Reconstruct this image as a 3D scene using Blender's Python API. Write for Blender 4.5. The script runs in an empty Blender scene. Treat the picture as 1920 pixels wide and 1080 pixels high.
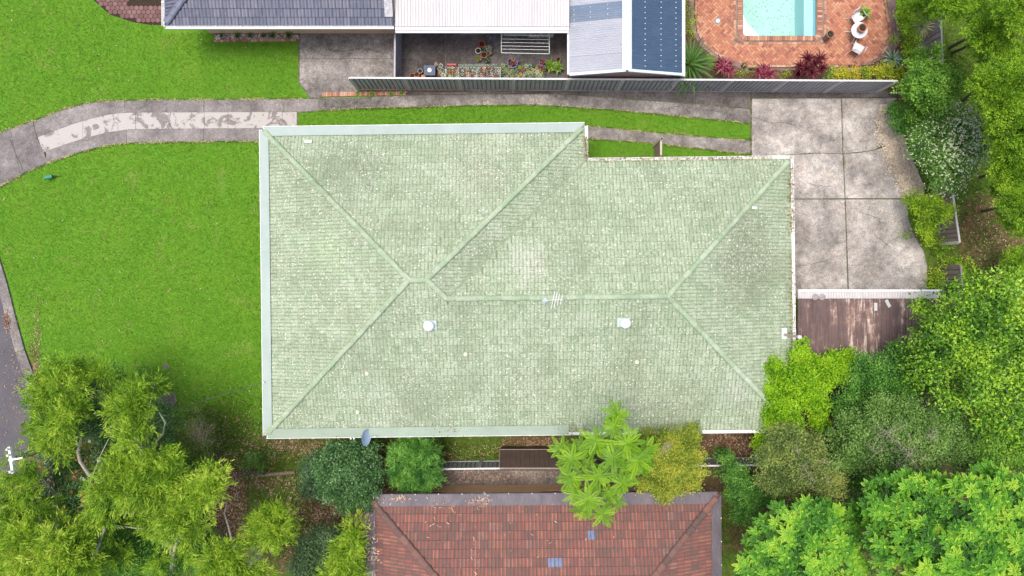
import bpy, bmesh, math, random
import numpy as np
from mathutils import Vector, Matrix

random.seed(7)
rng = np.random.default_rng(7)
S = bpy.context.scene
COL = S.collection

# ------------------------------------------------------------------ camera, sky, sun, exposure
H = 32.0                      # camera height above the lawn, metres
F = 1280.0                    # focal length in photograph pixels (24 mm on a 36 mm sensor)
cam_data = bpy.data.cameras.new("camera")
cam_data.sensor_width = 36.0
cam_data.lens = 24.0
cam_data.clip_end = 2000.0
cam = bpy.data.objects.new("camera", cam_data)
cam.location = (0, 0, H)
cam.rotation_euler = (0, 0, 0)
COL.objects.link(cam)
S.camera = cam

SUN_EL, SUN_AZ = math.radians(79), math.radians(295)     # azimuth clockwise from north (+Y)
W = bpy.data.worlds.new("World")
S.world = W
W.use_nodes = True
wn = W.node_tree
sky = wn.nodes.new("ShaderNodeTexSky")
sky.sky_type = 'NISHITA'
sky.sun_disc = False
sky.sun_elevation = SUN_EL
sky.sun_rotation = SUN_AZ
sky.air_density = 0.75
sky.dust_density = 5.0
sky.ozone_density = 0.6
wn.links.new(sky.outputs[0], wn.nodes["Background"].inputs[0])
wn.nodes["Background"].inputs[1].default_value = 0.15
sd = bpy.data.lights.new("sun", 'SUN')
sd.energy = 1.3
sd.angle = math.radians(22)
sd.color = (1.0, 0.96, 0.90)
sun = bpy.data.objects.new("sun", sd)
dirv = Vector((math.sin(SUN_AZ) * math.cos(SUN_EL), math.cos(SUN_AZ) * math.cos(SUN_EL), math.sin(SUN_EL)))
sun.rotation_euler = dirv.to_track_quat('Z', 'Y').to_euler()
sun.location = (0, 0, 60)
COL.objects.link(sun)
S.view_settings.view_transform = 'Standard'
S.view_settings.look = 'None'
S.view_settings.gamma = 1.0
S.view_settings.exposure = 0.66
S.view_settings.use_curve_mapping = False
S.cycles.max_bounces = 6
S.cycles.diffuse_bounces = 3
S.cycles.transparent_max_bounces = 6


def Q(px, py, z=0.0):
    """photograph pixel at height z -> world point"""
    k = (H - z) / F
    return Vector(((px - 960) * k, -(py - 540) * k, z))


# ------------------------------------------------------------------ tagging and linking
def tag(o, label=None, cat=None, group=None, kind=None):
    if label:
        o["label"] = label
        if not 4 <= len(label.split()) <= 16: print("LABEL", len(label.split()), label)
    if cat: o["category"] = cat
    if group: o["group"] = group
    if kind: o["kind"] = kind
    return o


def empty(name, loc, label, cat, group=None, rz=0.0):
    o = bpy.data.objects.new(name, None)
    o.empty_display_size = 0.2
    o.location = loc
    o.rotation_euler = (0, 0, rz)
    COL.objects.link(o)
    return tag(o, label, cat, group)


def link(name, me, parent=None, loc=None, rot=None, scale=None):
    o = bpy.data.objects.new(name, me)
    COL.objects.link(o)
    if loc is not None: o.location = loc
    if rot is not None: o.rotation_euler = rot
    if scale is not None: o.scale = scale
    if parent is not None: o.parent = parent
    return o


def wlink(name, me, parent, origin=None):
    """link a mesh given in world coordinates under a parent empty (unrotated)"""
    o = link(name, me, parent)
    if parent is not None:
        o.matrix_parent_inverse = Matrix.Translation(-Vector(parent.location))
    return o


def copy_thing(o, loc=None, rz=None, label=None, scale=None):
    c = o.copy(); COL.objects.link(c)
    if loc is not None: c.location = loc
    if rz is not None: c.rotation_euler = (0, 0, rz)
    if scale is not None: c.scale = scale
    if label: c["label"] = label
    for ch in list(o.children):
        d = ch.copy(); COL.objects.link(d); d.parent = c
        for g in list(ch.children):
            e = g.copy(); COL.objects.link(e); e.parent = d
    return c


# ------------------------------------------------------------------ mesh helpers
class MB:
    """mesh bag: collects shapes, builds ONE mesh"""
    def __init__(s): s.v = []; s.f = []; s.a = []

    def add(s, vs, fs, a=0.5):
        n = len(s.v)
        s.v += [tuple(v) for v in vs]
        for f in fs:
            s.f.append(tuple(i + n for i in f)); s.a.append(a)
        return s

    def box(s, x0, x1, y0, y1, z0, z1, M=None, a=0.5):
        vs = [Vector(p) for p in ((x0, y0, z0), (x1, y0, z0), (x1, y1, z0), (x0, y1, z0),
                                  (x0, y0, z1), (x1, y0, z1), (x1, y1, z1), (x0, y1, z1))]
        if M is not None: vs = [M @ v for v in vs]
        return s.add(vs, [(0, 3, 2, 1), (4, 5, 6, 7), (0, 1, 5, 4), (1, 2, 6, 5), (2, 3, 7, 6), (3, 0, 4, 7)], a)

    def bar(s, p0, p1, w, h=None, a=0.5):
        """square bar from p0 to p1"""
        h = h or w
        p0, p1 = Vector(p0), Vector(p1)
        d = (p1 - p0); L = d.length
        M = Matrix.Translation(p0) @ d.to_track_quat('X', 'Z').to_matrix().to_4x4()
        return s.box(0, L, -w / 2, w / 2, -h / 2, h / 2, M, a)

    def tube(s, pts, rad, n=6, cap=True, a=0.5):
        pts = [Vector(p) for p in pts]
        rad = rad if hasattr(rad, '__len__') else [rad] * len(pts)
        vs, fs = [], []
        for i, p in enumerate(pts):
            d = (pts[min(i + 1, len(pts) - 1)] - pts[max(i - 1, 0)]).normalized()
            q = d.to_track_quat('Z', 'Y')
            for k in range(n):
                t = 2 * math.pi * k / n
                vs.append(p + q @ Vector((math.cos(t) * rad[i], math.sin(t) * rad[i], 0)))
        for i in range(len(pts) - 1):
            for k in range(n):
                k2 = (k + 1) % n
                fs.append((i * n + k, i * n + k2, (i + 1) * n + k2, (i + 1) * n + k))
        if cap:
            fs.append(tuple(reversed(range(n)))); fs.append(tuple((len(pts) - 1) * n + k for k in range(n)))
        return s.add(vs, fs, a)

    def lathe(s, prof, c=(0, 0, 0), n=20, a=0.5, M=None):
        vs, fs = [], []
        for r, z in prof:
            for k in range(n):
                t = 2 * math.pi * k / n
                v = Vector((c[0] + r * math.cos(t), c[1] + r * math.sin(t), c[2] + z))
                vs.append(M @ v if M is not None else v)
        for i in range(len(prof) - 1):
            for k in range(n):
                k2 = (k + 1) % n
                fs.append((i * n + k, i * n + k2, (i + 1) * n + k2, (i + 1) * n + k))
        if prof[0][0] > 1e-4: fs.append(tuple(reversed(range(n))))
        if prof[-1][0] > 1e-4: fs.append(tuple((len(prof) - 1) * n + k for k in range(n)))
        return s.add(vs, fs, a)

    def prism(s, poly, z0, z1, a=0.5):
        """poly: list of xy, any winding"""
        A = sum(poly[i][0] * poly[(i + 1) % len(poly)][1] - poly[(i + 1) % len(poly)][0] * poly[i][1] for i in range(len(poly)))
        if A < 0: poly = poly[::-1]
        n = len(poly)
        vs = [(p[0], p[1], z0) for p in poly] + [(p[0], p[1], z1) for p in poly]
        fs = [tuple(range(n, 2 * n))] + [(i, (i + 1) % n, n + (i + 1) % n, n + i) for i in range(n)]
        return s.add(vs, fs, a)

    def mesh(s, name, mat, smooth=False):
        me = bpy.data.meshes.new(name)
        me.from_pydata(s.v, [], s.f)
        if mat: me.materials.append(mat)
        at = me.attributes.new("rnd", 'FLOAT', 'FACE')
        at.data.foreach_set("value", np.array(s.a, dtype=np.float32))
        if smooth: me.polygons.foreach_set("use_smooth", [True] * len(me.polygons))
        me.update()
        return me

    def build(s, name, mat, parent=None, smooth=False):
        return wlink(name, s.mesh(name, mat, smooth), parent)

    def local(s, name, mat, parent=None, smooth=False):
        return link(name, s.mesh(name, mat, smooth), parent)


def np_mesh(name, V, Fq, mat, rnd=None, smooth=False, extra=None):
    """V (n,3), Fq (m,4) quads"""
    me = bpy.data.meshes.new(name)
    me.vertices.add(len(V)); me.vertices.foreach_set("co", np.ascontiguousarray(V, dtype=np.float32).ravel())
    me.loops.add(Fq.size); me.loops.foreach_set("vertex_index", np.ascontiguousarray(Fq, dtype=np.int32).ravel())
    me.polygons.add(len(Fq))
    me.polygons.foreach_set("loop_start", np.arange(0, Fq.size, Fq.shape[1], dtype=np.int32))
    if rnd is not None:
        at = me.attributes.new("rnd", 'FLOAT', 'FACE'); at.data.foreach_set("value", np.asarray(rnd, dtype=np.float32))
    if extra is not None:
        for k, val in extra.items():
            at = me.attributes.new(k, 'FLOAT', 'POINT'); at.data.foreach_set("value", np.asarray(val, dtype=np.float32))
    if mat: me.materials.append(mat)
    me.update(calc_edges=True)
    me.polygons.foreach_set("use_smooth", np.full(len(Fq), smooth, dtype=bool))
    return me


# ------------------------------------------------------------------ materials
def lin(r, g, b):
    f = lambda c: (c / 255) / 12.92 if c / 255 <= 0.04045 else (((c / 255) + 0.055) / 1.055) ** 2.4
    return (f(r), f(g), f(b), 1.0)


class NT:
    def __init__(s, name, rough=0.8, spec=0.3):
        s.m = bpy.data.materials.new(name); s.m.use_nodes = True
        s.t = s.m.node_tree; s.b = s.t.nodes["Principled BSDF"]
        s.b.inputs["Roughness"].default_value = rough
        s.b.inputs["Specular IOR Level"].default_value = spec

    def n(s, typ, **kw):
        nd = s.t.nodes.new(typ)
        for k, v in kw.items(): setattr(nd, k, v)
        return nd

    def l(s, a, b): s.t.links.new(a, b)

    def pos(s): 
        if not hasattr(s, '_p'): s._p = s.n("ShaderNodeNewGeometry").outputs["Position"]
        return s._p

    def noise(s, scale, detail=4, rough=0.6, vec=None, stretch=None, dist=0.0):
        nd = s.n("ShaderNodeTexNoise")
        nd.inputs["Scale"].default_value = scale; nd.inputs["Detail"].default_value = detail
        nd.inputs["Roughness"].default_value = rough; nd.inputs["Distortion"].default_value = dist
        v = vec or s.pos()
        if stretch:
            mp = s.n("ShaderNodeMapping"); mp.inputs["Scale"].default_value = stretch; s.l(v, mp.inputs[0]); v = mp.outputs[0]
        s.l(v, nd.inputs["Vector"])
        return nd.outputs["Fac"]

    def voro(s, scale, feature='F1', out="Distance", vec=None):
        nd = s.n("ShaderNodeTexVoronoi", feature=feature); nd.inputs["Scale"].default_value = scale
        s.l(vec or s.pos(), nd.inputs["Vector"])
        return nd.outputs[out]

    def attr(s, name="rnd"):
        nd = s.n("ShaderNodeAttribute"); nd.attribute_name = name
        return nd.outputs["Fac"]

    def spot(s, px, py, rpx, z=4.0):
        nd = s.n("ShaderNodeVectorMath", operation='DISTANCE'); s.l(s.pos(), nd.inputs[0]); nd.inputs[1].default_value = Q(px, py, z)
        r = rpx / 46.0
        return s.step(s.math('ADD', nd.outputs["Value"], s.math('MULTIPLY', s.math('SUBTRACT', s.noise(1.3, 6, .75), .5), r * 2.2)), r * 1.25, r * .45)

    def objrnd(s): return s.n("ShaderNodeObjectInfo").outputs["Random"]

    def ramp(s, fac, stops, interp='LINEAR'):
        nd = s.n("ShaderNodeValToRGB"); cr = nd.color_ramp; cr.interpolation = interp
        while len(cr.elements) < len(stops): cr.elements.new(0.5)
        for e, (p, c) in zip(cr.elements, stops):
            e.position = p; e.color = c if hasattr(c, '__len__') else (c, c, c, 1)
        s.l(fac, nd.inputs[0])
        return nd.outputs["Color"]

    def step(s, fac, lo, hi): 
        nd = s.n("ShaderNodeMapRange"); nd.inputs[1].default_value = lo; nd.inputs[2].default_value = hi
        s.l(fac, nd.inputs[0]); return nd.outputs[0]

    def math(s, op, a, b):
        nd = s.n("ShaderNodeMath", operation=op)
        for i, x in enumerate((a, b)):
            if isinstance(x, (int, float)): nd.inputs[i].default_value = x
            else: s.l(x, nd.inputs[i])
        return nd.outputs[0]

    def mix(s, fac, a, b, mode='MIX'):
        nd = s.n("ShaderNodeMix", data_type='RGBA', blend_type=mode)
        for sock, x in ((nd.inputs[0], fac), (nd.inputs[6], a), (nd.inputs[7], b)):
            if isinstance(x, (int, float)): sock.default_value = x
            elif isinstance(x, tuple): sock.default_value = x
            else: s.l(x, sock)
        return nd.outputs[2]

    def col(s, c):
        if isinstance(c, tuple): s.b.inputs["Base Color"].default_value = c
        else: s.l(c, s.b.inputs["Base Color"])
        return s

    def bump(s, h, dist=0.01, strength=0.6):
        nd = s.n("ShaderNodeBump"); nd.inputs["Distance"].default_value = dist; nd.inputs["Strength"].default_value = strength
        s.l(h, nd.inputs["Height"]); s.l(nd.outputs[0], s.b.inputs["Normal"])
        return s


def plain(name, c, rough=0.7, spec=0.3, var=0.25, scale=6.0, metal=0.0):
    t = NT(name, rough, spec)
    n = t.noise(scale, 5, 0.65)
    d = tuple(x * (1 - var) for x in c[:3]) + (1,)
    e = tuple(min(1, x * (1 + var * 0.6)) for x in c[:3]) + (1,)
    t.col(t.ramp(n, [(0.3, d), (0.7, e)]))
    t.b.inputs["Metallic"].default_value = metal
    return t.m


def leaf_mat(name, stops, trans=0.3, rough=0.5, clump=1.6, spec=0.3):
    """stops: colours dark->light; per-leaf random plus clump-scale noise chooses"""
    t = NT(name, rough, spec)
    r = t.attr("rnd")
    n = t.noise(clump, 3, 0.6)
    f = t.math('ADD', t.math('MULTIPLY', r, 0.62), t.math('MULTIPLY', t.step(n, 0.3, 0.7), 0.38))
    k = len(stops)
    c = t.ramp(f, [(0.20 + 0.60 * i / (k - 1), s_) for i, s_ in enumerate(stops)])
    t.col(c)
    out = t.t.nodes["Material Output"]
    tr = t.n("ShaderNodeBsdfTranslucent"); t.l(c, tr.inputs[0])
    mx = t.n("ShaderNodeMixShader"); mx.inputs[0].default_value = trans
    t.l(t.b.outputs[0], mx.inputs[1]); t.l(tr.outputs[0], mx.inputs[2]); t.l(mx.outputs[0], out.inputs[0])
    return t.m


def concrete_mat(name, light, dark, moss=0.2, scale=0.9, seed=0.0, warm=None):
    t = NT(name, 0.92, 0.15)
    mp = t.n("ShaderNodeMapping"); mp.inputs["Location"].default_value = (seed, seed * 1.7, 0); t.l(t.pos(), mp.inputs[0])
    v = mp.outputs[0]
    big = t.noise(scale, 6, 0.68, v)
    med = t.noise(scale * 5, 5, 0.7, v)
    fine = t.noise(42, 4, 0.8, v)
    grain = t.noise(14, 5, 0.85, v)
    f = t.math('ADD', t.math('MULTIPLY', big, 0.62), t.math('MULTIPLY', med, 0.38))
    c = t.ramp(f, [(0.36, dark), (0.52, tuple((a + b) / 2 for a, b in zip(light, dark))), (0.64, light)])
    if warm:
        w = t.step(t.noise(scale * 1.7, 4, 0.6, v), 0.5, 0.75)
        c = t.mix(t.math('MULTIPLY', w, 0.5), c, warm)
    spk = t.noise(26, 5, 0.9, v)
    c = t.mix(0.65, c, t.ramp(spk, [(0.38, 0.22), (0.5, 0.5), (0.62, 0.80)]), 'OVERLAY')
    c = t.mix(0.7, c, t.ramp(grain, [(0.36, 0.3), (0.62, 0.68)]), 'OVERLAY')
    ms = t.math('MULTIPLY', t.step(t.noise(2.3, 6, 0.75, v), 0.56, 0.72), moss)
    c = t.mix(ms, c, lin(96, 92, 70))
    broad = t.noise(0.38, 6, 0.7, v, dist=.4)
    c = t.mix(0.75, c, t.ramp(broad, [(0.38, 0.32), (0.5, 0.5), (0.62, 0.62)]), 'OVERLAY')
    per = t.math('ADD', t.math('MULTIPLY', t.objrnd(), 0.16), 0.92)
    pc = t.n("ShaderNodeCombineColor"); 
    for i in range(3): t.l(per, pc.inputs[i])
    c = t.mix(1.0, c, pc.outputs[0], 'MULTIPLY')
    t.col(c); t.bump(fine, 0.004, 0.7)
    return t.m
# ================================================================== GROUND
POOL = (Q(1393, 0)[0], Q(1530, 0)[0], Q(0, 67)[1], 17.5)      # x0, x1, y0 (south), y1 (north, out of frame)


def blob(x, y, lst):
    v = 0.0
    for (px, py, rx, ry, w) in lst:
        c = Q(px, py)
        d = ((x - c[0]) / (rx / 40)) ** 2 + ((y - c[1]) / (ry / 40)) ** 2
        v = max(v, w * max(0.0, 1 - d * 0.5) ** 0.8 if d < 2 else 0.0)
    return v


ROUGH = [(560, 1000, 240, 140, 1), (400, 960, 120, 160, 1), (640, 870, 180, 60, 1), (490, 875, 80, 36, .5), (900, 850, 220, 50, 1), (1850, 300, 120, 420, 1),
         (1850, 700, 200, 300, 1), (1400, 950, 160, 180, 1), (1100, 900, 400, 60, 1), (200, 900, 170, 150, 1), (1850, 100, 110, 200, 1), (1400, 560, 10, 10, 0),
         (120, 1000, 200, 200, 1), (700, 1000, 60, 100, 1)]
BROWN = [(405, 950, 55, 85, 1), (625, 965, 75, 36, .75), (580, 832, 80, 20, .5), (460, 850, 20, 20, .2), (480, 905, 50, 20, .5), (740, 900, 120, 65, 1),
         (930, 900, 230, 22, 1), (1370, 832, 60, 24, 1), (1250, 835, 200, 20, .9), (1855, 440, 60, 75, .85), (1880, 520, 45, 45, .7), (1000, 832, 70, 20, .7),
         (1745, 505, 30, 25, .5), (1800, 1000, 400, 120, 1), (1600, 800, 240, 120, 1), (230, 880, 110, 110, .6), (1700, 130, 50, 60, 1), (1620, 128, 130, 22, 1),
         (1330, 150, 90, 22, 1), (1300, 60, 30, 90, 1), (1440, 145, 160, 24, 1), (1590, 150, 160, 24, 1), (1880, 60, 40, 40, .8), (1790, 150, 25, 90, .25), (620, 880, 40, 40, 1),
         (560, 1050, 90, 40, .6), (1350, 900, 60, 60, .7), (900, 160, 260, 24, 1), (60, 700, 16, 70, .6)]

gx = sorted(set([-150, -80, -50, -38, -31] + [round(-27 + i * 0.25, 3) for i in range(217)] + [31, 38, 50, 80, 150] + [round(POOL[0], 3), round(POOL[1], 3)]))
gy = sorted(set([-150, -80, -40, -28, -21] + [round(-17 + i * 0.25, 3) for i in range(137)] + [21, 28, 40, 80, 150] + [round(POOL[2], 3), round(POOL[3], 3)]))
NX, NY = len(gx), len(gy)
GV = np.array([(x, y, 0.0) for y in gy for x in gx])
gf = []
for j in range(NY - 1):
    for i in range(NX - 1):
        cx, cy = (gx[i] + gx[i + 1]) / 2, (gy[j] + gy[j + 1]) / 2
        if POOL[0] < cx < POOL[1] and POOL[2] < cy < POOL[3]: continue
        gf.append((j * NX + i, j * NX + i + 1, (j + 1) * NX + i + 1, (j + 1) * NX + i))
rough_v = [blob(p[0], p[1], ROUGH) for p in GV]
brown_v = [blob(p[0], p[1], BROWN) for p in GV]

t = NT("lawn_and_soil", 0.9, 0.1)
n1 = t.noise(0.55, 4, 0.6); n2 = t.noise(4.5, 6, 0.75); n3 = t.noise(24, 5, 0.8); n4 = t.noise(60, 3, 0.8)
nb = t.math('ADD', t.math('MULTIPLY', n2, 0.5), t.math('MULTIPLY', n3, 0.5))
LG = t.ramp(nb, [(0.33, (0.062, 0.175, 0.012, 1)), (0.5, (0.098, 0.25, 0.018, 1)), (0.67, (0.155, 0.325, 0.042, 1))])
LG = t.mix(t.math('MULTIPLY', t.step(n1, 0.42, 0.66), 0.4), LG, (0.15, 0.285, 0.024, 1))
LG = t.mix(t.math('MULTIPLY', t.step(t.noise(0.9, 7, 0.75, dist=.6), 0.56, 0.68), 0.55), LG, (0.22, 0.28, 0.07, 1))
LG = t.mix(t.math('MULTIPLY', t.step(t.noise(1.9, 5, 0.7), 0.55, 0.72), 0.35), LG, (0.045, 0.15, 0.010, 1))
LG = t.mix(0.55, LG, t.ramp(n4, [(0.3, 0.3), (0.65, 0.7)]), 'OVERLAY')
RG = t.ramp(nb, [(0.36, (0.034, 0.065, 0.010, 1)), (0.5, (0.082, 0.14, 0.018, 1)), (0.64, (0.155, 0.20, 0.045, 1))])
BR = t.ramp(nb, [(0.34, (0.05, 0.028, 0.018, 1)), (0.5, (0.14, 0.085, 0.05, 1)), (0.66, (0.29, 0.19, 0.125, 1))])
wob = t.math('SUBTRACT', t.noise(1.6, 6, 0.75), 0.5)
m1 = t.step(t.math('ADD', t.attr("rough"), t.math('MULTIPLY', wob, 0.9)), 0.25, 0.6)
m2 = t.step(t.math('ADD', t.attr("brown"), t.math('MULTIPLY', wob, 1.5)), 0.38, 0.62)
t.col(t.mix(m2, t.mix(m1, LG, RG), BR))
t.bump(n3, 0.05, 0.8)
GROUND_MAT = t.m
g = link("ground", np_mesh("ground", GV, np.array(gf), GROUND_MAT, extra={"rough": rough_v, "brown": brown_v}))
tag(g, kind="structure")

# ------------------------------------------------------------------ concrete
LIGHT, MID, DARK = (0.45, 0.405, 0.385, 1), (0.285, 0.265, 0.25, 1), (0.115, 0.10, 0.10, 1)
M_CON_A = concrete_mat("weathered_concrete", MID, (0.15, 0.135, 0.135, 1), 0.5, 0.8, 3)
M_CON_B = concrete_mat("pale_concrete", (0.50, 0.47, 0.435, 1), (0.175, 0.163, 0.155, 1), 0.25, 0.75, 9, warm=(0.5, 0.42, 0.35, 1))
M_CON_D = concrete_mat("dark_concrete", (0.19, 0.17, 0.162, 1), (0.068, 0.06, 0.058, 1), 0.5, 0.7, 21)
M_CON_E = concrete_mat("stained_concrete", (0.34, 0.315, 0.295, 1), (0.105, 0.096, 0.09, 1), 0.55, 0.7, 33)
# scraped render over concrete: pale skin with ragged holes
t = NT("flaking_render", 0.9, 0.15)
hole = t.step(t.noise(1.5, 8, 0.72, dist=0.8), 0.53, 0.56)
c = t.ramp(t.noise(30, 4, 0.8), [(0.3, (0.34, 0.32, 0.30, 1)), (0.7, (0.50, 0.475, 0.445, 1))])
c = t.mix(t.math('MULTIPLY', hole, 0.9), c, t.ramp(t.noise(22, 4, .8), [(0.3, (0.12, 0.105, 0.10, 1)), (0.7, (0.27, 0.24, 0.235, 1))]))
t.col(c); t.bump(hole, 0.01, 0.4)
M_FLAKE = t.m


M_JOINT = plain("mossy_joint", (0.17, 0.165, 0.115, 1), 0.95, 0.1, 0.6, 5)
def slab_set(name, polys, mat, z=0.035, kind="structure", label=None, inset=0.008):
    root = bpy.data.objects.new(name, None); root.empty_display_size = .3; COL.objects.link(root)
    c0 = Q(polys[0][0][0], polys[0][0][1]); root.location = c0
    tag(root, label, None, None, kind)
    for i, p in enumerate(polys):
        w = [Q(a, b).to_2d() for a, b in p[:-1]] if isinstance(p[-1], (int, float)) else [Q(a, b).to_2d() for a, b in p]
        cen = sum(w, Vector((0, 0))) / len(w)
        w2 = []
        for q in w:
            d = q - cen; w2.append(cen + d * max(0.0, (1 - inset * 1.1 / max(d.length, .3))))
        mb = MB().prism(w2, -0.05, z + (i % 3) * 0.003)
        MB().prism([q + (q - cen).normalized() * .07 for q in w], -0.05, 0.022 + 0.0007 * (i % 5)).build("joint_bed", M_JOINT, root)
        mb.build("slab", mat, root)
    return root


# curved driveway: edges as functions of x (pixels)
def interp(pts):
    xs = [p[0] for p in pts]; ys = [p[1] for p in pts]
    return lambda x: float(np.interp(x, xs, ys))


T = interp([(-120, 300), (0, 250), (62, 228), (120, 206), (165, 194), (205, 190), (300, 188), (380, 188), (575, 186), (670, 182)])
M1 = interp([(60, 262), (70, 258), (130, 235), (180, 220), (215, 213), (250, 211), (558, 210)])
M2 = interp([(70, 291), (83, 285), (150, 262), (200, 249), (245, 243), (300, 242), (560, 240)])
B = interp([(-120, 405), (0, 350), (45, 325), (90, 305), (150, 285), (195, 273), (240, 268), (300, 266), (490, 264), (560, 264)])


def strip(fa, fb, x0, x1, n=6, sl0=0, sl1=0):
    xs = [x0 + (x1 - x0) * i / n for i in range(n + 1)]
    a = [(x, fa(x)) for x in xs]; b = [(x, fb(x)) for x in xs]
    a[0] = (x0 + sl0, fa(x0 + sl0)); a[-1] = (x1 + sl1, fa(x1 + sl1))
    return a + b[::-1]


drv = [strip(T, B, -120, -45, 3, -8, -10), strip(T, B, -45, 40, 4, -10, -20),
       [(20, 243), (45, 234), (62, 228), (70, 258), (83, 285), (90, 305), (62, 317), (40, 327)],
       strip(T, M1, 72, 235, 8, -9, 0), strip(T, M1, 235, 383), strip(T, M1, 383, 533), [(533, 186), (598, 186), (598, 207), (560, 210), (533, 210)],
       strip(M2, B, 87, 238, 8), strip(M2, B, 238, 382), strip(M2, B, 382, 560)]
slab_set("driveway", drv, M_CON_A)
fl = [strip(M1, M2, 74, 156, 4, -2, 0), strip(M1, M2, 156, 222, 4), strip(M1, M2, 222, 255, 3), strip(M1, M2, 255, 308, 3), strip(M1, M2, 308, 384, 3),
      strip(M1, M2, 384, 428, 3), strip(M1, M2, 428, 530, 3), strip(M1, M2, 530, 557, 2)]
slab_set("driveway", fl, M_FLAKE, 0.03)

# side drive along the fence
U = interp([(598, 186), (670, 183), (760, 180), (905, 178), (1020, 177), (1100, 181), (1148, 184), (1250, 192), (1330, 199), (1406, 205)])
V_ = interp([(598, 207), (660, 204), (760, 201), (905, 197), (1000, 196), (1050, 199), (1150, 206), (1250, 215), (1320, 222), (1406, 231)])
slab_set("driveway", [strip(U, V_, 598, 655), strip(U, V_, 655, 905, 8), strip(U, V_, 905, 1148, 8), strip(U, V_, 1148, 1406, 8)], M_CON_E)
X_ = interp([(690, 171), (1406, 171)])
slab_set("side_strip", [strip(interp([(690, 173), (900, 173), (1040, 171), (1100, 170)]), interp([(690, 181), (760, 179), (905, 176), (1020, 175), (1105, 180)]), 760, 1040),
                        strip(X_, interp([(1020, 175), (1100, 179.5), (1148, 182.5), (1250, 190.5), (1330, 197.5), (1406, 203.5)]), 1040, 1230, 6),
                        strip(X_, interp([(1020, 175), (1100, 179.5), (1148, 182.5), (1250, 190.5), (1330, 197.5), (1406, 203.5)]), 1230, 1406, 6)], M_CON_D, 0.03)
C1 = interp([(1085, 236), (1145, 241), (1230, 250), (1300, 256), (1406, 264)])
C2 = interp([(1085, 258), (1150, 263), (1225, 268), (1300, 277), (1406, 289)])
slab_set("driveway", [strip(C1, C2, 1080, 1145, 3), strip(C1, C2, 1145, 1406, 8)], M_CON_E)

# parking pad behind the house
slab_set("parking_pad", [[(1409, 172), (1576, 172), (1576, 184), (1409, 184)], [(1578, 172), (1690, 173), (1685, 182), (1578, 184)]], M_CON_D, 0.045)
slab_set("parking_pad", [
    [(1409, 185.5), (1576, 185), (1579, 288), (1540, 287), (1495, 289), (1440, 294), (1409, 298)],
    [(1578, 185), (1682, 184), (1668, 196), (1661, 215), (1664, 250), (1668, 268), (1640, 281), (1612, 285), (1580, 288)],
    [(1409, 299), (1440, 295), (1495, 290), (1540, 288), (1579, 289.5), (1583, 372), (1409, 373)],
    [(1581, 289.5), (1612, 286), (1640, 282), (1669, 270), (1688, 310), (1702, 348), (1700, 372), (1584.5, 372)],
    [(1409, 375), (1583, 374), (1589, 560), (1409, 560)],
    [(1584.5, 374), (1700, 374), (1702, 410), (1712, 440), (1730, 470), (1737, 500), (1737, 560), (1591, 560)]], M_CON_B, 0.04)
# crack with weeds between slabs: thin green tufts grown later

# neighbour's pads
slab_set("neighbour_pad", [[(562, 50), (742, 50), (742, 110), (562, 110)], [(562, 111), (742, 111), (742, 150), (664, 150), (676, 170), (600, 182), (583, 184), (577, 174), (566, 160), (562, 155)]], M_CON_E, 0.03)
slab_set("courtyard_paving", [[(752, 40), (835, 40), (835, 160), (752, 160)], [(836, 40), (914, 40), (914, 160), (836, 160)], [(915, 40), (1062, 40), (1062, 160), (915, 160)]], M_CON_D, 0.03)
slab_set("side_path", [[(820, 882), (905, 882), (905, 913), (812, 913)], [(907, 882), (1110, 882), (1110, 913), (907, 913)], [(1112, 882), (1220, 882), (1220, 913), (1112, 913)]], M_CON_A, 0.03)

def crack(pts, w=.014, z=.052, mat=None):
    P_ = [Q(a, b, z) for a, b in pts]; L_ = [P_[0]]
    for a, b in zip(P_[:-1], P_[1:]):
        k = max(2, int((b - a).length / .12)); d = (b - a).normalized(); nn = Vector((-d.y, d.x, 0))
        for i in range(1, k + 1): L_.append(a.lerp(b, i / k) + nn * random.gauss(0, .018))
    vs = []
    for i, p in enumerate(L_):
        d = (L_[min(i + 1, len(L_) - 1)] - L_[max(i - 1, 0)]).normalized(); nn = Vector((-d.y, d.x, 0)) * w * random.uniform(.25, .75)
        vs += [p + nn, p - nn]
    return vs, [(2 * i, 2 * i + 1, 2 * i + 3, 2 * i + 2) for i in range(len(L_) - 1)]
mb = MB()
for pts in ([(1489, 500), (1515, 497), (1545, 490), (1570, 480), (1585, 477)], [(1600, 287), (1625, 285), (1640, 280), (1656, 273)], [(1240, 205), (1275, 198)], [(1000, 178), (1004, 190), (1002, 196)],
            [(320, 211), (316, 226), (321, 241)], [(325, 212), (330, 222), (327, 236)], [(384, 190), (383, 208)], [(210, 214), (214, 230), (208, 246)], [(1415, 220), (1450, 232), (1470, 228), (1500, 240)], [(1620, 400), (1650, 410), (1640, 440), (1665, 460)], [(600, 90), (640, 96), (680, 90), (720, 100)], [(20, 262), (30, 290), (42, 318)], [(610, 188), (612, 200)], [(1500, 330), (1520, 345), (1560, 350)]):
    v_, f_ = crack(pts); mb.add(v_, f_)
o = mb.build("crack", plain("crack_dirt", (0.05, 0.045, 0.038, 1), .95)); tag(o, kind="structure")
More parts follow.
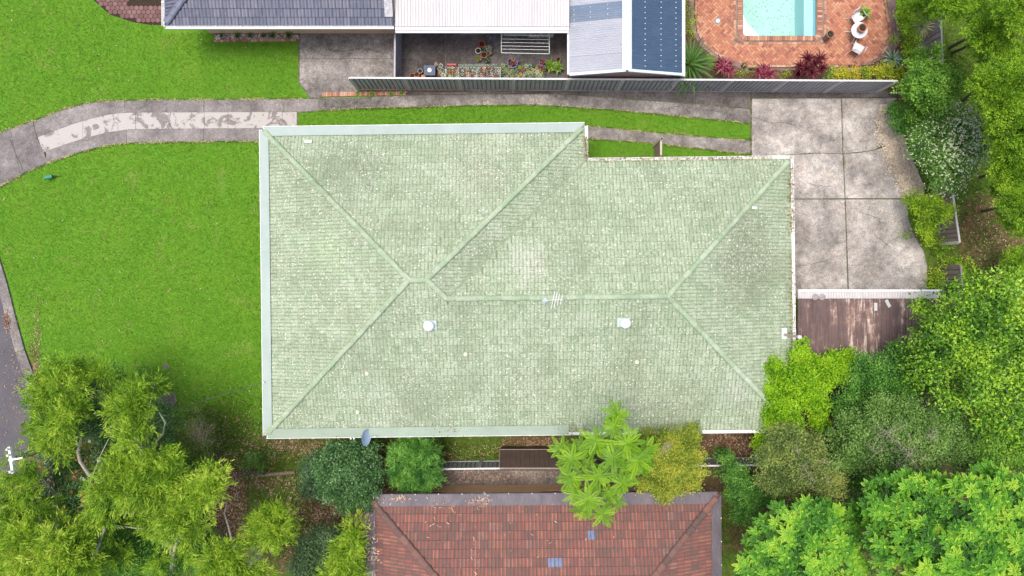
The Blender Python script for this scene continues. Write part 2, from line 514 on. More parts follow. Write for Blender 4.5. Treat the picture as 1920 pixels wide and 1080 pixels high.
# gravel spill beside the pad
t = NT("pale_gravel", 0.95, 0.1)
t.col(t.ramp(t.voro(26, out="Color"), [(0.1, (0.42, 0.33, 0.22, 1)), (0.55, (0.60, 0.50, 0.37, 1)), (0.9, (0.74, 0.66, 0.52, 1))])); t.bump(t.voro(26), 0.02, 0.8)
M_GRAVEL = t.m
gp = [(1658, 206), (1672, 230), (1690, 250), (1705, 290), (1732, 350), (1732, 374), (1706, 368), (1686, 334), (1674, 305), (1661, 284), (1655, 262), (1653, 232)]
mb = MB()
for k in range(4200):
    i = random.random(); yy = 196 + 176 * i
    cx = float(np.interp(yy, [196, 230, 280, 320, 370], [1657, 1660, 1674, 1692, 1712])); ww = float(np.interp(yy, [196, 230, 300, 370], [4, 13, 17, 12]))
    p = Q(random.gauss(cx, ww * 0.72), yy, 0.062); r = random.uniform(.012, .032)
    M = Matrix.Translation(p) @ Matrix.Rotation(random.random() * 6, 4, 'Z')
    mb.box(-r, r, -r * .8, r * .8, -.03, r * .6, M, random.random())
t = NT("gravel_stone", 0.9, 0.15); t.col(t.ramp(t.attr(), [(0, (0.36, 0.28, 0.19, 1)), (0.5, (0.56, 0.46, 0.34, 1)), (1, (0.72, 0.64, 0.52, 1))]))
tag(mb.build("gravel", t.m), kind="stuff")
mb = MB(); mb.prism([Q(a, b).to_2d() for a, b in gp], -.02, .058); o = mb.build("gravel_bed", M_GRAVEL); tag(o, kind="structure")

# ------------------------------------------------------------------ road, kerb
t = NT("asphalt", 0.9, 0.2)
f = t.noise(55, 4, 0.85); c = t.ramp(f, [(0.3, (0.05, 0.048, 0.056, 1)), (0.62, (0.13, 0.124, 0.138, 1))])
c = t.mix(t.math('MULTIPLY', t.step(t.noise(1.1, 5, 0.6), 0.45, 0.7), 0.35), c, (0.16, 0.15, 0.155, 1)); t.col(c); t.bump(f, 0.006, 0.8)
kx = [(-40, 380), (-15, 430), (0, 482), (15, 530), (30, 590), (48, 655), (70, 715), (88, 790), (100, 870), (112, 960), (125, 1080), (140, 1250)]
mb = MB(); edge = [Q(a - 20, b).to_2d() for a, b in kx]
mb.prism(edge + [Vector((-60, edge[-1][1])), Vector((-60, edge[0][1]))], -0.1, 0.008)
tag(mb.build("road", t.m), kind="structure")
kerb = empty("kerb", Q(20, 560), None, None); tag(kerb, kind="structure")
for i in range(len(kx) - 1):
    a0, a1 = Q(*kx[i]).to_2d(), Q(*kx[i + 1]).to_2d()
    d = (a1 - a0).normalized() * 0.008; nrm = Vector((-d[1], d[0])).normalized()
    if nrm[0] > 0: nrm = -nrm
    e0, e1 = a0 + d, a1 - d
    pf = [(0, 0.10), (0.13, 0.10), (0.17, 0.02), (0.50, 0.012), (0.50, -0.08), (0, -0.08)]
    vs = [(*(e0 + nrm * u), z) for u, z in pf] + [(*(e1 + nrm * u), z) for u, z in pf]
    n = len(pf); MB().add(vs, [(k, (k + 1) % n, n + (k + 1) % n, n + k) for k in range(n)] + [tuple(range(n))[::-1], tuple(range(n, 2 * n))]).build("kerb_stone", M_CON_A, kerb)

# ------------------------------------------------------------------ hexagonal paver path (top left)
t = NT("terracotta_paver", 0.85, 0.2)
c = t.ramp(t.objrnd(), [(0, (0.135, 0.075, 0.072, 1)), (0.5, (0.17, 0.095, 0.09, 1)), (1, (0.215, 0.125, 0.12, 1))])
t.col(t.mix(0.5, c, t.ramp(t.noise(24, 5, 0.8), [(0.3, 0.3), (0.66, 0.7)]), 'OVERLAY'))
M_PAVER = t.m
hexr = 0.128
hb = MB(); hp = [(math.cos(math.pi / 3 * k + math.pi / 6) * hexr * .91, math.sin(math.pi / 3 * k + math.pi / 6) * hexr * .91) for k in range(6)]
hb.prism(hp, -.02, .03); HEX = hb.mesh("paver", M_PAVER)
proot = empty("paver_path", Q(240, 20), None, None); tag(proot, kind="structure")
lim = interp([(150, -30), (175, 0), (190, 14), (205, 26), (225, 35), (250, 41), (285, 46), (320, 46)])
M_SOIL = plain("dark_soil", (0.05, 0.036, 0.026, 1), 0.95, 0.1, 0.5, 18)
prow = [(-60 + x * 1.0, 0) for x in range(0)]
mb = MB(); mb.prism([Q(a, b).to_2d() for a, b in [(150, -30), (175, 0), (205, 27), (250, 42), (285, 47), (330, 47), (330, -30)]], -.02, .012)
mb.build("bedding", M_SOIL, proot)
dy = hexr * 1.5; dx = hexr * math.sqrt(3); j = 0
y = Q(0, 46)[1]
while y < Q(0, -14)[1]:
    x = Q(150, 0)[0] + (j % 2) * dx / 2
    while x < Q(325, 0)[0]:
        ppx = 960 + x * 40; ppy = 540 - y * 40
        if ppy < lim(ppx) - 4 and not (ppx > 243 and ppy < 9 and ppx < 312):
            o = link("paver", HEX, proot, Vector((x, y, random.uniform(0, .005))) - Vector(proot.location), (random.gauss(0, .008), random.gauss(0, .008), 0))
        x += dx
    y += dy; j += 1
# ================================================================== TILED HIP ROOFS
def tile_proto(w, L, lip=0.004, rise=0.0065, nx=6, broad=0.5):
    """one interlocking tile: two rolls across, thick lower lip; returns V, F, pan, tip"""
    xs = np.linspace(0, w * 0.985, nx + 1)
    prof = []
    for i, x in enumerate(xs):
        ph = (x / w * 2) % 1.0
        z = rise * max(0.0, math.sin(math.pi * min(ph / 0.7, 1.0))) ** 0.7 if ph < 0.7 else 0.0
        prof.append(z)
    prof[0] = 0.001; prof[-1] = -0.005
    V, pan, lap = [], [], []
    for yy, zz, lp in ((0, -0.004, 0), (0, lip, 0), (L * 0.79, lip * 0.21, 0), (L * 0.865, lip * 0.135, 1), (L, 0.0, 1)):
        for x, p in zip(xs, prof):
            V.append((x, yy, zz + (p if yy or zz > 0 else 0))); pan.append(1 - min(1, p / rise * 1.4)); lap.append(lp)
    n = nx + 1; Fq = []
    for r in range(4):
        for i in range(nx):
            Fq.append((r * n + i, r * n + i + 1, (r + 1) * n + i + 1, (r + 1) * n + i))
    return np.array(V), np.array(Fq), np.array(pan), np.array(lap, dtype=float)


class Slope:
    """O: world corner at eave; a: unit vector along the eave; u: unit plan vector up the slope"""
    def __init__(s, O, a, u, tan, smin, smax, rmax, step=0):
        s.O, s.a, s.u, s.t, s.smin, s.smax, s.rmax = Vector(O), Vector(a), Vector(u), tan, smin, smax, rmax
        s.k = math.sqrt(1 + tan * tan)
        s.U = Vector((u[0], u[1], tan)) / s.k
        s.N = s.a.cross(s.U)
        if s.N.z < 0: s.N = -s.N

    def P(s, si, r, z=0.0):
        return s.O + s.a * si + s.U * (r * s.k) + s.N * z


def tile_roof(root, slopes, w, gauge, mats, nind, near, deck_mat, spots=None, lip=0.014, rise=0.010):
    """mats = (material for single tiles, material for joined tiles)"""
    V0, F0, P0, LP0 = tile_proto(w, gauge * 1.12, lip, rise)
    cand, clipped = [], []
    for si, sl in enumerate(slopes):
        rows = int(math.ceil(sl.rmax / (gauge / sl.k)))
        g = gauge / sl.k
        for j in range(rows):
            r0, r1 = j * g, (j + 1.12) * g
            rc = min(r1, sl.rmax - 1e-3)
            lo = min(sl.smin(r0), sl.smin(rc)); hi = max(sl.smax(r0), sl.smax(rc))
            off = (j % 2) * w / 2
            n0 = int(math.floor((lo - off) / w)); n1 = int(math.ceil((hi - off) / w))
            for i in range(n0, n1):
                s0 = i * w + off
                ctr = sl.P(s0 + w / 2, r0 + g / 2)
                inside = (s0 >= max(sl.smin(r0), sl.smin(rc)) + .01 and s0 + w <= min(sl.smax(r0), sl.smax(rc)) - .01 and r1 < sl.rmax)
                if s0 + w < lo or s0 > hi: continue
                sp = None
                if spots:
                    for (sx, sy, sk) in spots:
                        if sk == si and abs(s0 + w / 2 - sx) < w / 2 and abs(r0 + g / 2 - sy) < g / 2: sp = 1
                cand.append((0 if sp else (ctr.to_2d() - Vector(near)).length, inside, si, s0, r0, sp))
    cand.sort(key=lambda c: c[0])
    # shared mesh of a single tile
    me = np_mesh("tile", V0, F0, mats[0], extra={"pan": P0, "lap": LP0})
    vs, fs, rn, pn, ln = [], [], [], [], []
    cnt = 0; nv = 0
    for d, inside, si, s0, r0, sp in cand:
        sl = slopes[si]
        base = sl.P(s0, r0, 0.0)
        X, Y, Z = sl.a, sl.U, sl.N
        flip = X.cross(Y).dot(Z) < 0
        tw = random.gauss(0, .006); dz = random.gauss(0, .0025)
        if inside and cnt < nind and not (sp is None and False):
            if flip:   # mirrored slope: run the tile the other way so that the mesh is not turned inside out
                R = Matrix((-X, Y, Z)).transposed(); base = sl.P(s0 + w, r0, 0.0)
            else: R = Matrix((X, Y, Z)).transposed()
            M = Matrix.Translation(base + Z * dz) @ R.to_4x4() @ Matrix.Rotation(tw, 4, 'Z')
            o = bpy.data.objects.new("tile", me); COL.objects.link(o)
            o.parent = root
            o.matrix_local = Matrix.Translation(-Vector(root.location)) @ M
            if sp:
                o.data = me.copy(); o.data.materials[0] = spots_mat; tag(o, "replacement tile in slate blue")
            cnt += 1
        else:
            LV = V0.copy()
            c_, s_ = math.cos(tw), math.sin(tw)
            lx = LV[:, 0] * c_ - LV[:, 1] * s_ + s0; ly = (LV[:, 0] * s_ + LV[:, 1] * c_) / sl.k + r0; lz = LV[:, 2] + dz
            rm = sl.rmax
            for bk in getattr(sl, 'breaks', []):      # the ridge steps down here: tiles east of the step stop at it
                if r0 < bk and sl.smax(bk + 1e-3) < s0 + w / 2 < sl.smax(bk - 1e-3) + w: rm = bk - 1e-3
            ly = np.minimum(ly, rm)
            lo = np.array([sl.smin(min(max(y, 0), sl.rmax)) for y in ly]); hi = np.array([sl.smax(min(max(y, 0), sl.rmax)) for y in ly])
            lx = np.clip(lx, lo, hi)
            Wd = np.outer(lx, sl.a) + np.outer(ly * sl.k, sl.U) + np.outer(lz, sl.N) + np.array(sl.O)
            vs.append(Wd); ff = F0 + nv
            if flip: ff = ff[:, ::-1]
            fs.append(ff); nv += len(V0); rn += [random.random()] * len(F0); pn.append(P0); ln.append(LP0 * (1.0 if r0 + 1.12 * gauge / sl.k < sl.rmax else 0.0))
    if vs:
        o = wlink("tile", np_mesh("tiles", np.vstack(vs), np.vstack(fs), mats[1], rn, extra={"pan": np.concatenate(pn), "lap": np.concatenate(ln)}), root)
        tag(o, kind="stuff")
    # deck under the tiles
    mb = MB()
    for sl in slopes:
        rs = sorted(set([0, sl.rmax] + sl.breaks)) if hasattr(sl, 'breaks') else [0, sl.rmax]
        for a, b in zip(rs[:-1], rs[1:]):
            e = 1e-4
            mb.add([sl.P(sl.smin(a + e), a, -.03), sl.P(sl.smax(a + e), a, -.03), sl.P(sl.smax(b - e), b, -.03), sl.P(sl.smin(b - e), b, -.03)], [(0, 1, 2, 3)])
    mb.build("roof_deck", deck_mat, root)


def ridge_caps(root, lines, mat, L=0.40, r=0.106, step=0.36, name="ridge_cap"):
    mb = MB(); n = 7; vs = []
    for x, rr, dz in ((0, r, 0.0), (0.05, r * 1.04, 0.004), (L, r * 0.84, -0.022)):
        for k in range(n):
            t = math.pi * k / (n - 1)
            vs.append((x, math.cos(t) * rr * 1.08, math.sin(t) * rr * 0.62 + dz))
    fs = []
    for j in range(2):
        for k in range(n - 1): fs.append((j * n + k, (j + 1) * n + k, (j + 1) * n + k + 1, j * n + k + 1))
    fs.append(tuple(range(n)))
    mb.add(vs, fs); me = mb.mesh(name, mat)
    for p0, p1 in lines:
        p0, p1 = Vector(p0), Vector(p1); d = p1 - p0; nn = max(1, round(d.length / step)); st = d.length / nn
        q = d.to_track_quat('X', 'Z')
        for i in range(nn):
            o = bpy.data.objects.new(name, me); COL.objects.link(o); o.parent = root
            j = Vector((random.gauss(0, .004), random.gauss(0, .004), random.gauss(0, .004)))
            o.matrix_local = Matrix.Translation(p0 + d * (i / nn) + j - Vector(root.location)) @ q.to_matrix().to_4x4() @ Matrix.Rotation(random.gauss(0, .02), 4, 'Z') @ Matrix.Diagonal((st / step, 1, 1, 1))


def gutter(root, p0, p1, out, mat, strap_mat, w=0.11, h=0.09, strap=1.0, name="gutter"):
    p0, p1, out = Vector(p0), Vector(p1), Vector(out)
    d = (p1 - p0).normalized(); Z = Vector((0, 0, 1))
    prof = [(0, 0.0), (0, -h), (w, -h), (w, 0.012), (w + .022, 0.012), (w + .022, -h - .012), (-.012, -h - .012), (-.012, 0.0)]
    vs = [p0 + out * a + Z * b for a, b in prof] + [p1 + out * a + Z * b for a, b in prof]
    n = len(prof); fs = [(k, (k + 1) % n, n + (k + 1) % n, n + k) for k in range(n)] + [tuple(range(n)), tuple(range(2 * n - 1, n - 1, -1))]
    MB().add(vs, fs).build(name, mat, root)
    L = (p1 - p0).length; m = MB(); k = int(L / strap)
    for i in range(1, k):
        c = p0 + d * (L * i / k)
        m.bar(c + out * 0.0 + Z * .012, c + out * (w + .03) + Z * .026, .035, .008)
    if k > 1: o = m.build("gutter_strap", strap_mat, root); tag(o, kind="stuff")


def guard(root, p0, p1, inn, width, tan, mat, n0=0.0, n1=0.0, name="gutter_guard"):
    """mesh leaf guard from the gutter lip up over the lowest course"""
    p0, p1, inn = Vector(p0), Vector(p1), Vector(inn); d = (p1 - p0).normalized()
    a0 = p0 - inn * .10 + Vector((0, 0, .025)); a1 = p1 - inn * .10 + Vector((0, 0, .025))
    b0 = p0 + inn * width + d * n0 + Vector((0, 0, tan * width + .075)); b1 = p1 + inn * width - d * n1 + Vector((0, 0, tan * width + .075))
    dn = Vector((0, 0, -.012))
    MB().add([a0, a1, b1, b0, a0 + dn, a1 + dn, b1 + dn, b0 + dn], [(0, 1, 2, 3), (7, 6, 5, 4), (0, 4, 5, 1), (1, 5, 6, 2), (2, 6, 7, 3), (3, 7, 4, 0)]).build(name, mat, root)


def green_tile_mat(name, rnd_from_attr, cap=False):
    t = NT(name, 0.88, 0.2)
    r = t.attr() if rnd_from_attr else t.objrnd()
    c = t.ramp(r, [(0.0, (0.255, 0.35, 0.225, 1)), (0.5, (0.315, 0.41, 0.27, 1)), (1.0, (0.385, 0.465, 0.34, 1))])
    mossy = t.math('MULTIPLY', t.step(t.noise(0.35, 6, 0.72), 0.45, 0.62), 0.8 if not cap else 0.3)
    c = t.mix(mossy, c, (0.225, 0.275, 0.18, 1))
    pale = t.math('MULTIPLY', t.step(t.noise(0.28, 6, 0.75, dist=.5), 0.53, 0.66), 0.45)
    c = t.mix(pale, c, (0.46, 0.52, 0.39, 1))
    for (px_, py_, r_, cc, am) in ((640, 305, 75, (0.165, 0.205, 0.135, 1), .62), (1415, 500, 85, (0.17, 0.205, 0.135, 1), .55), (900, 470, 45, (0.19, 0.235, 0.15, 1), .5), (1080, 480, 60, (0.20, 0.25, 0.165, 1), .35), (1250, 790, 80, (0.19, 0.22, 0.155, 1), .4), (560, 770, 40, (0.20, 0.23, 0.14, 1), .4),
                                   (985, 500, 45, (0.56, 0.57, 0.49, 1), .5), (1035, 575, 25, (0.58, 0.58, 0.50, 1), .5), (600, 470, 60, (0.36, 0.50, 0.29, 1), .4), (1390, 740, 50, (0.50, 0.52, 0.45, 1), .4), (880, 330, 70, (0.48, 0.50, 0.40, 1), .3)):
        c = t.mix(t.math('MULTIPLY', t.spot(px_, py_, r_), am), c, cc)
    g = t.step(t.noise(7, 6, 0.8), 0.5, 0.62)
    c = t.mix(t.math('MULTIPLY', g, 0.45), c, (0.21, 0.27, 0.15, 1))
    if not cap:
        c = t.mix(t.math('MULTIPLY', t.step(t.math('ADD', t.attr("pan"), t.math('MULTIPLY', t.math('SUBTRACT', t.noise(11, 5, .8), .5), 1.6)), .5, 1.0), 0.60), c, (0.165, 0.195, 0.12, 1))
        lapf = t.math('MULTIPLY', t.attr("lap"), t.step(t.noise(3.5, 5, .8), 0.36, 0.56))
        dens = t.step(t.noise(0.5, 4, 0.6), 0.36, 0.62)
        l1 = t.step(t.noise(14, 5, 0.85), 0.53, 0.57)
        c = t.mix(t.math('MULTIPLY', l1, t.math('ADD', t.math('MULTIPLY', dens, 0.4), 0.38)), c, (0.63, 0.66, 0.53, 1))
        v = t.voro(5.5); sp = t.math('LESS_THAN', v, 0.15)
        c = t.mix(t.math('MULTIPLY', sp, 0.85), c, (0.80, 0.80, 0.73, 1))
        dk = t.step(t.noise(16, 5, 0.9, dist=.5), 0.525, 0.575)
        c = t.mix(t.math('MULTIPLY', dk, 0.66), c, (0.125, 0.155, 0.085, 1))
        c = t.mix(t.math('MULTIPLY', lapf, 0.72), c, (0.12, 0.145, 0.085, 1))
        og = t.step(t.noise(2.2, 6, 0.7, dist=.3), 0.64, 0.70)
        c = t.mix(t.math('MULTIPLY', og, 0.3), c, (0.46, 0.42, 0.27, 1))
    else:
        l1 = t.step(t.noise(13, 5, 0.8), 0.55, 0.60)
        c = t.mix(t.math('MULTIPLY', l1, 0.45), c, (0.58, 0.62, 0.50, 1))
    t.col(c); t.bump(t.noise(30, 4, 0.8), 0.008, 0.6)
    return t.m


def red_tile_mat(name, attr, cap=False):
    t = NT(name, 0.8, 0.25)
    r = t.attr() if attr else t.objrnd()
    c = t.ramp(r, [(0.0, (0.20, 0.078, 0.068, 1)), (0.15, (0.25, 0.080, 0.068, 1)), (0.6, (0.33, 0.098, 0.074, 1)), (0.92, (0.41, 0.14, 0.10, 1)), (1, (0.36, 0.16, 0.135, 1))] if not cap else [(0.0, (0.10, 0.07, 0.062, 1)), (0.5, (0.17, 0.09, 0.075, 1)), (1, (0.24, 0.12, 0.095, 1))])
    if not cap:
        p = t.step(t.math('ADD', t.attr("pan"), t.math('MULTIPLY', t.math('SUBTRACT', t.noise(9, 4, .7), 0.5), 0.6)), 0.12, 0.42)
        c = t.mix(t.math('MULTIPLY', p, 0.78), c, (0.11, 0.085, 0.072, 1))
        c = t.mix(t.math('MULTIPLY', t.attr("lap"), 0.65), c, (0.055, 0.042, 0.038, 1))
    dirt = t.step(t.noise(1.5, 7, 0.8), 0.48, 0.62)
    c = t.mix(t.math('MULTIPLY', dirt, 0.6), c, (0.10, 0.082, 0.072, 1))
    l1 = t.step(t.noise(12, 5, 0.75), 0.60, 0.66)
    c = t.mix(t.math('MULTIPLY', l1, 0.35), c, (0.40, 0.33, 0.30, 1))
    t.col(c); t.bump(t.noise(30, 4, 0.8), 0.006, 0.5)
    return t.m


def slate_tile_mat(name, attr):
    t = NT(name, 0.5, 0.4)
    r = t.attr() if attr else t.objrnd()
    c = t.ramp(r, [(0.0, (0.085, 0.098, 0.14, 1)), (0.5, (0.12, 0.135, 0.185, 1)), (1, (0.165, 0.17, 0.215, 1))])
    c = t.mix(t.math('MULTIPLY', t.step(t.noise(9, 5, 0.75, stretch=(1, .25, 1)), 0.5, 0.68), 0.5), c, (0.29, 0.27, 0.30, 1))
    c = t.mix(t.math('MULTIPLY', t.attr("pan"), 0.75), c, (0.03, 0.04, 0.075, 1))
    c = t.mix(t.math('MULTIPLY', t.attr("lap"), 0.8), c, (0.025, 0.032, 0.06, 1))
    t.col(c)
    return t.m


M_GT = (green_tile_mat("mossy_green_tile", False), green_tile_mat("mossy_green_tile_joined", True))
M_GCAP = green_tile_mat("green_ridge_cap", False, True)
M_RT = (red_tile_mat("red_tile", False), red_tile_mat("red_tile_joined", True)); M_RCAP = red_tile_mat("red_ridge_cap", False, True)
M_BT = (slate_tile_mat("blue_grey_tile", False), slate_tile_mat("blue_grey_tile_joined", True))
M_BCAP = plain("blue_grey_cap", (0.14, 0.155, 0.215, 1), 0.5, 0.4, 0.2, 3)
spots_mat = plain("slate_blue_tile", (0.115, 0.145, 0.25, 1), 0.45, 0.4, 0.3, 8)
M_DECK = plain("roof_deck", (0.05, 0.05, 0.045, 1), 0.9)
M_WHITE = plain("white_painted_metal", (0.80, 0.81, 0.80, 1), 0.5, 0.4, 0.06, 2)
M_PALEG = plain("pale_green_metal", (0.66, 0.75, 0.68, 1), 0.5, 0.4, 0.06, 2)
t = NT("pale_mesh_guard", 0.6, 0.3)
c = t.ramp(t.noise(1.2, 4, .6), [(0.35, (0.33, 0.405, 0.37, 1)), (0.65, (0.38, 0.455, 0.42, 1))])
t.col(t.mix(0.3, c, t.ramp(t.noise(60, 3, .8), [(0.35, 0.35), (0.65, 0.65)]), 'OVERLAY')); M_GUARD = t.m
t = NT("green_mesh_guard", 0.6, 0.3)
c = t.ramp(t.noise(1.5, 5, .7), [(0.35, (0.29, 0.37, 0.29, 1)), (0.65, (0.35, 0.43, 0.345, 1))])
t.col(t.mix(0.3, c, t.ramp(t.noise(60, 3, .8), [(0.35, 0.35), (0.65, 0.65)]), 'OVERLAY')); M_GUARD2 = t.m
t = NT("dark_mesh_guard", 0.6, 0.3)
c = t.ramp(t.noise(2.5, 5, .7, stretch=(1, .3, 1)), [(0.3, (0.10, 0.088, 0.10, 1)), (0.7, (0.18, 0.16, 0.178, 1))])
t.col(t.mix(0.5, c, t.ramp(t.noise(50, 3, .8, stretch=(1, .12, 1)), [(0.35, 0.3), (0.65, 0.66)]), 'OVERLAY')); M_GUARD3 = t.m
def brick_mat(name, c1, c2, mortar, sc=1.0):
    t = NT(name, 0.9, 0.15)
    co = t.n("ShaderNodeTexCoord")
    mp = t.n("ShaderNodeMapping"); t.l(co.outputs["UV"], mp.inputs[0]); t.l(t.pos(), mp.inputs[0])
    # walls: use x+y along, z up
    sx = t.n("ShaderNodeSeparateXYZ"); t.l(t.pos(), sx.inputs[0]); cb = t.n("ShaderNodeCombineXYZ")
    t.l(t.math('ADD', sx.outputs[0], sx.outputs[1]), cb.inputs[0]); t.l(sx.outputs[2], cb.inputs[1])
    br = t.n("ShaderNodeTexBrick"); t.l(cb.outputs[0], br.inputs["Vector"])
    br.inputs["Scale"].default_value = 1; br.inputs["Brick Width"].default_value = 0.24; br.inputs["Row Height"].default_value = 0.086
    br.inputs["Mortar Size"].default_value = 0.008; br.inputs["Color1"].default_value = c1; br.inputs["Color2"].default_value = c2; br.inputs["Mortar"].default_value = mortar
    t.col(br.outputs[0]); t.bump(br.outputs["Fac"], 0.006, -0.6)
    return t.m
M_TANBRICK = brick_mat("tan_brick", (0.64, 0.37, 0.17, 1), (0.72, 0.46, 0.25, 1), (0.70, 0.58, 0.42, 1))
M_CREAMBRICK = brick_mat("cream_brick", (0.42, 0.30, 0.19, 1), (0.50, 0.37, 0.25, 1), (0.5, 0.44, 0.35, 1))
M_PINKBRICK = brick_mat("pinkish_brick", (0.38, 0.20, 0.16, 1), (0.45, 0.27, 0.22, 1), (0.5, 0.46, 0.42, 1))
M_SOFFIT = plain("soffit", (0.6, 0.6, 0.57, 1), 0.8)
M_MAROON = plain("maroon_frame", (0.12, 0.02, 0.02, 1), 0.5)
M_GLASS = NT("window_glass", 0.08, 0.6).col((0.05, 0.07, 0.08, 1)).m


def window(root, c, along, out, w, h, frame_mat):
    """frame with four rails, pane behind it, sill"""
    c, A, O = Vector(c), Vector(along), Vector(out); Z = Vector((0, 0, 1))
    m = MB()
    for s in (-1, 1):
        m.bar(c + A * s * w / 2 - Z * h / 2, c + A * s * w / 2 + Z * h / 2, .06, .07)
        m.bar(c - A * (w / 2 - .03) + Z * s * h / 2, c + A * (w / 2 - .03) + Z * s * h / 2, .06, .06)
    m.bar(c - Z * (h / 2 - .03), c + Z * (h / 2 - .03), .04, .05)
    f = m.build("window", frame_mat, root)
    M = MB(); M.bar(c - A * w / 2 - O * .004, c + A * w / 2 - O * .004, .02, h - .02)
    p = M.mesh("pane", M_GLASS); o = link("pane", p); o.parent = f; o.matrix_parent_inverse = f.matrix_parent_inverse.copy() @ Matrix.Identity(4)
    # frame mesh is in world coordinates with a parent inverse; keep the pane in the same space
    o.matrix_parent_inverse = Matrix.Identity(4)
    s = MB(); s.bar(c - A * (w / 2 + .03) - Z * (h / 2 + .05) + O * .02, c + A * (w / 2 + .03) - Z * (h / 2 + .05) + O * .02, .07, .05)
    s.build("sill", M_TANBRICK, root)


# ================================================================== MAIN HOUSE (green roof)
ROT = math.radians(0.7)
cr, sr = math.cos(ROT), math.sin(ROT)
def L2(u, v, z=0.0): return Vector((u * cr - v * sr, u * sr + v * cr, z))
UX, UY = L2(1, 0), L2(0, 1)
ZE = 2.75; TG = 0.35
W0, E0, N0, N1, S0, WE = -10.62, 12.0, 6.93, 5.40, -6.20, 3.2
hs = (N0 - S0) / 2; hs2 = (N1 - S0) / 2
vA = S0 + hs; uA = W0 + hs; uB = WE - hs
vD = S0 + hs2; uD = E0 - hs2; uC = uB + (hs - hs2)
zA = ZE + hs * TG; zC = ZE + hs2 * TG
house = empty("house", L2(0, 0, 0), "large house under a mossy pale green hip roof in the middle of the photo", "house")
D_ = hs2
def mk(O, a, u, smin, smax, rmax, breaks=()):
    s = Slope(O, a, u, TG, smin, smax, rmax); s.breaks = list(breaks); return s
slopes = [
    mk(L2(W0, 0, ZE), UY, UX, lambda r: S0 + r, lambda r: N0 - r, hs),                                            # west
    mk(L2(0, N0, ZE), UX, -UY, lambda r: W0 + r, lambda r: WE - r, hs),                                          # north of wing
    mk(L2(WE, 0, ZE), UY, -UX, lambda r: (N1 - r) if r < D_ else vD + (r - D_), lambda r: N0 - r, hs, [D_]),     # east of wing
    mk(L2(0, N1, ZE), UX, -UY, lambda r: WE - r, lambda r: E0 - r, D_),                                          # north of body
    mk(L2(E0, 0, ZE), UY, -UX, lambda r: S0 + r, lambda r: N1 - r, D_),                                          # east
    mk(L2(0, S0, ZE), UX, UY, lambda r: W0 + r, lambda r: (E0 - r) if r < D_ else uC - (r - D_), hs, [D_]),      # south
]
tile_roof(house, slopes, 0.30, 0.345, M_GT, 300, (0, 0), M_DECK)
cz = 0.045
A_, B_ = L2(uA, vA, zA + cz), L2(uB, vA, zA + cz); C_, Dp = L2(uC, vD, zC + cz), L2(uD, vD, zC + cz)
ridge_caps(house, [(L2(W0 + .15, N0 - .15, ZE + .11), A_), (L2(W0 + .15, S0 + .15, ZE + .11), A_), (A_, B_), (L2(WE - .15, N0 - .15, ZE + .11), B_), (C_, B_), (C_, Dp),
                   (L2(E0 - .15, N1 - .15, ZE + .11), Dp), (L2(E0 - .15, S0 + .15, ZE + .11), Dp)], M_GCAP)
# valley flashing
mb = MB(); v0 = L2(WE, N1, ZE + .03); v1 = L2(uC + .2, vD + .2, zC - .03)
mb.bar(v0, v1, 0.07, 0.012); mb.build("valley_flashing", plain("valley_metal", (0.25, 0.31, 0.20, 1), .7), house)
ge = -0.015
for a, b, out in ((L2(W0, S0, ZE), L2(W0, N0, ZE), -UX), (L2(W0, N0, ZE), L2(WE, N0, ZE), UY), (L2(WE, N0, ZE), L2(WE, N1, ZE), UX), (L2(WE + .12, N1, ZE), L2(E0, N1, ZE), UY),
                  (L2(E0, N1, ZE), L2(E0, S0, ZE), UX), (L2(W0, S0, ZE), L2(E0, S0, ZE), -UY)):
    gutter(house, a, b, out, M_WHITE, M_WHITE)
guard(house, L2(W0, S0 + .04, ZE), L2(W0, N0 - .04, ZE), UX, 0.33, TG, M_GUARD, .33, .33)
guard(house, L2(W0 + .04, N0, ZE), L2(WE, N0, ZE), -UY, 0.33, TG, M_GUARD, .33, .33)
guard(house, L2(W0 + .04, S0, ZE), L2(2.35, S0, ZE), UY, 0.33, TG, M_GUARD2, .33, 0)
# walls, eaves lining
def wall_loop(root, pts, z1, mat, th=.12, name="wall"):
    n = len(pts)
    for i in range(n):
        a, b = Vector(pts[i]), Vector(pts[(i + 1) % n]); d = (b - a).normalized()
        MB().bar(a + Vector((0, 0, z1 / 2)), b - d * th + Vector((0, 0, z1 / 2)), th, z1).build(name, mat, root)
o_ = .5
wp = [L2(W0 + o_, S0 + o_), L2(E0 - o_, S0 + o_), L2(E0 - o_, N1 - o_), L2(WE - o_, N1 - o_), L2(WE - o_, N0 - o_), L2(W0 + o_, N0 - o_)]
wall_loop(house, wp, ZE - .12, M_CREAMBRICK)
mb = MB(); mb.prism([L2(*p).to_2d() for p in ((W0, S0), (E0, S0), (E0, N1), (WE, N1), (WE, N0), (W0, N0))], ZE - .115, ZE - .10); mb.build("eaves_lining", M_SOFFIT, house)
# dark leaf mould in the open gutters
M_MOULD = leaf_mat("gutter_debris", [(0.05, 0.03, 0.02, 1), (0.16, 0.09, 0.04, 1), (0.33, 0.22, 0.08, 1), (0.30, 0.36, 0.06, 1)], 0)


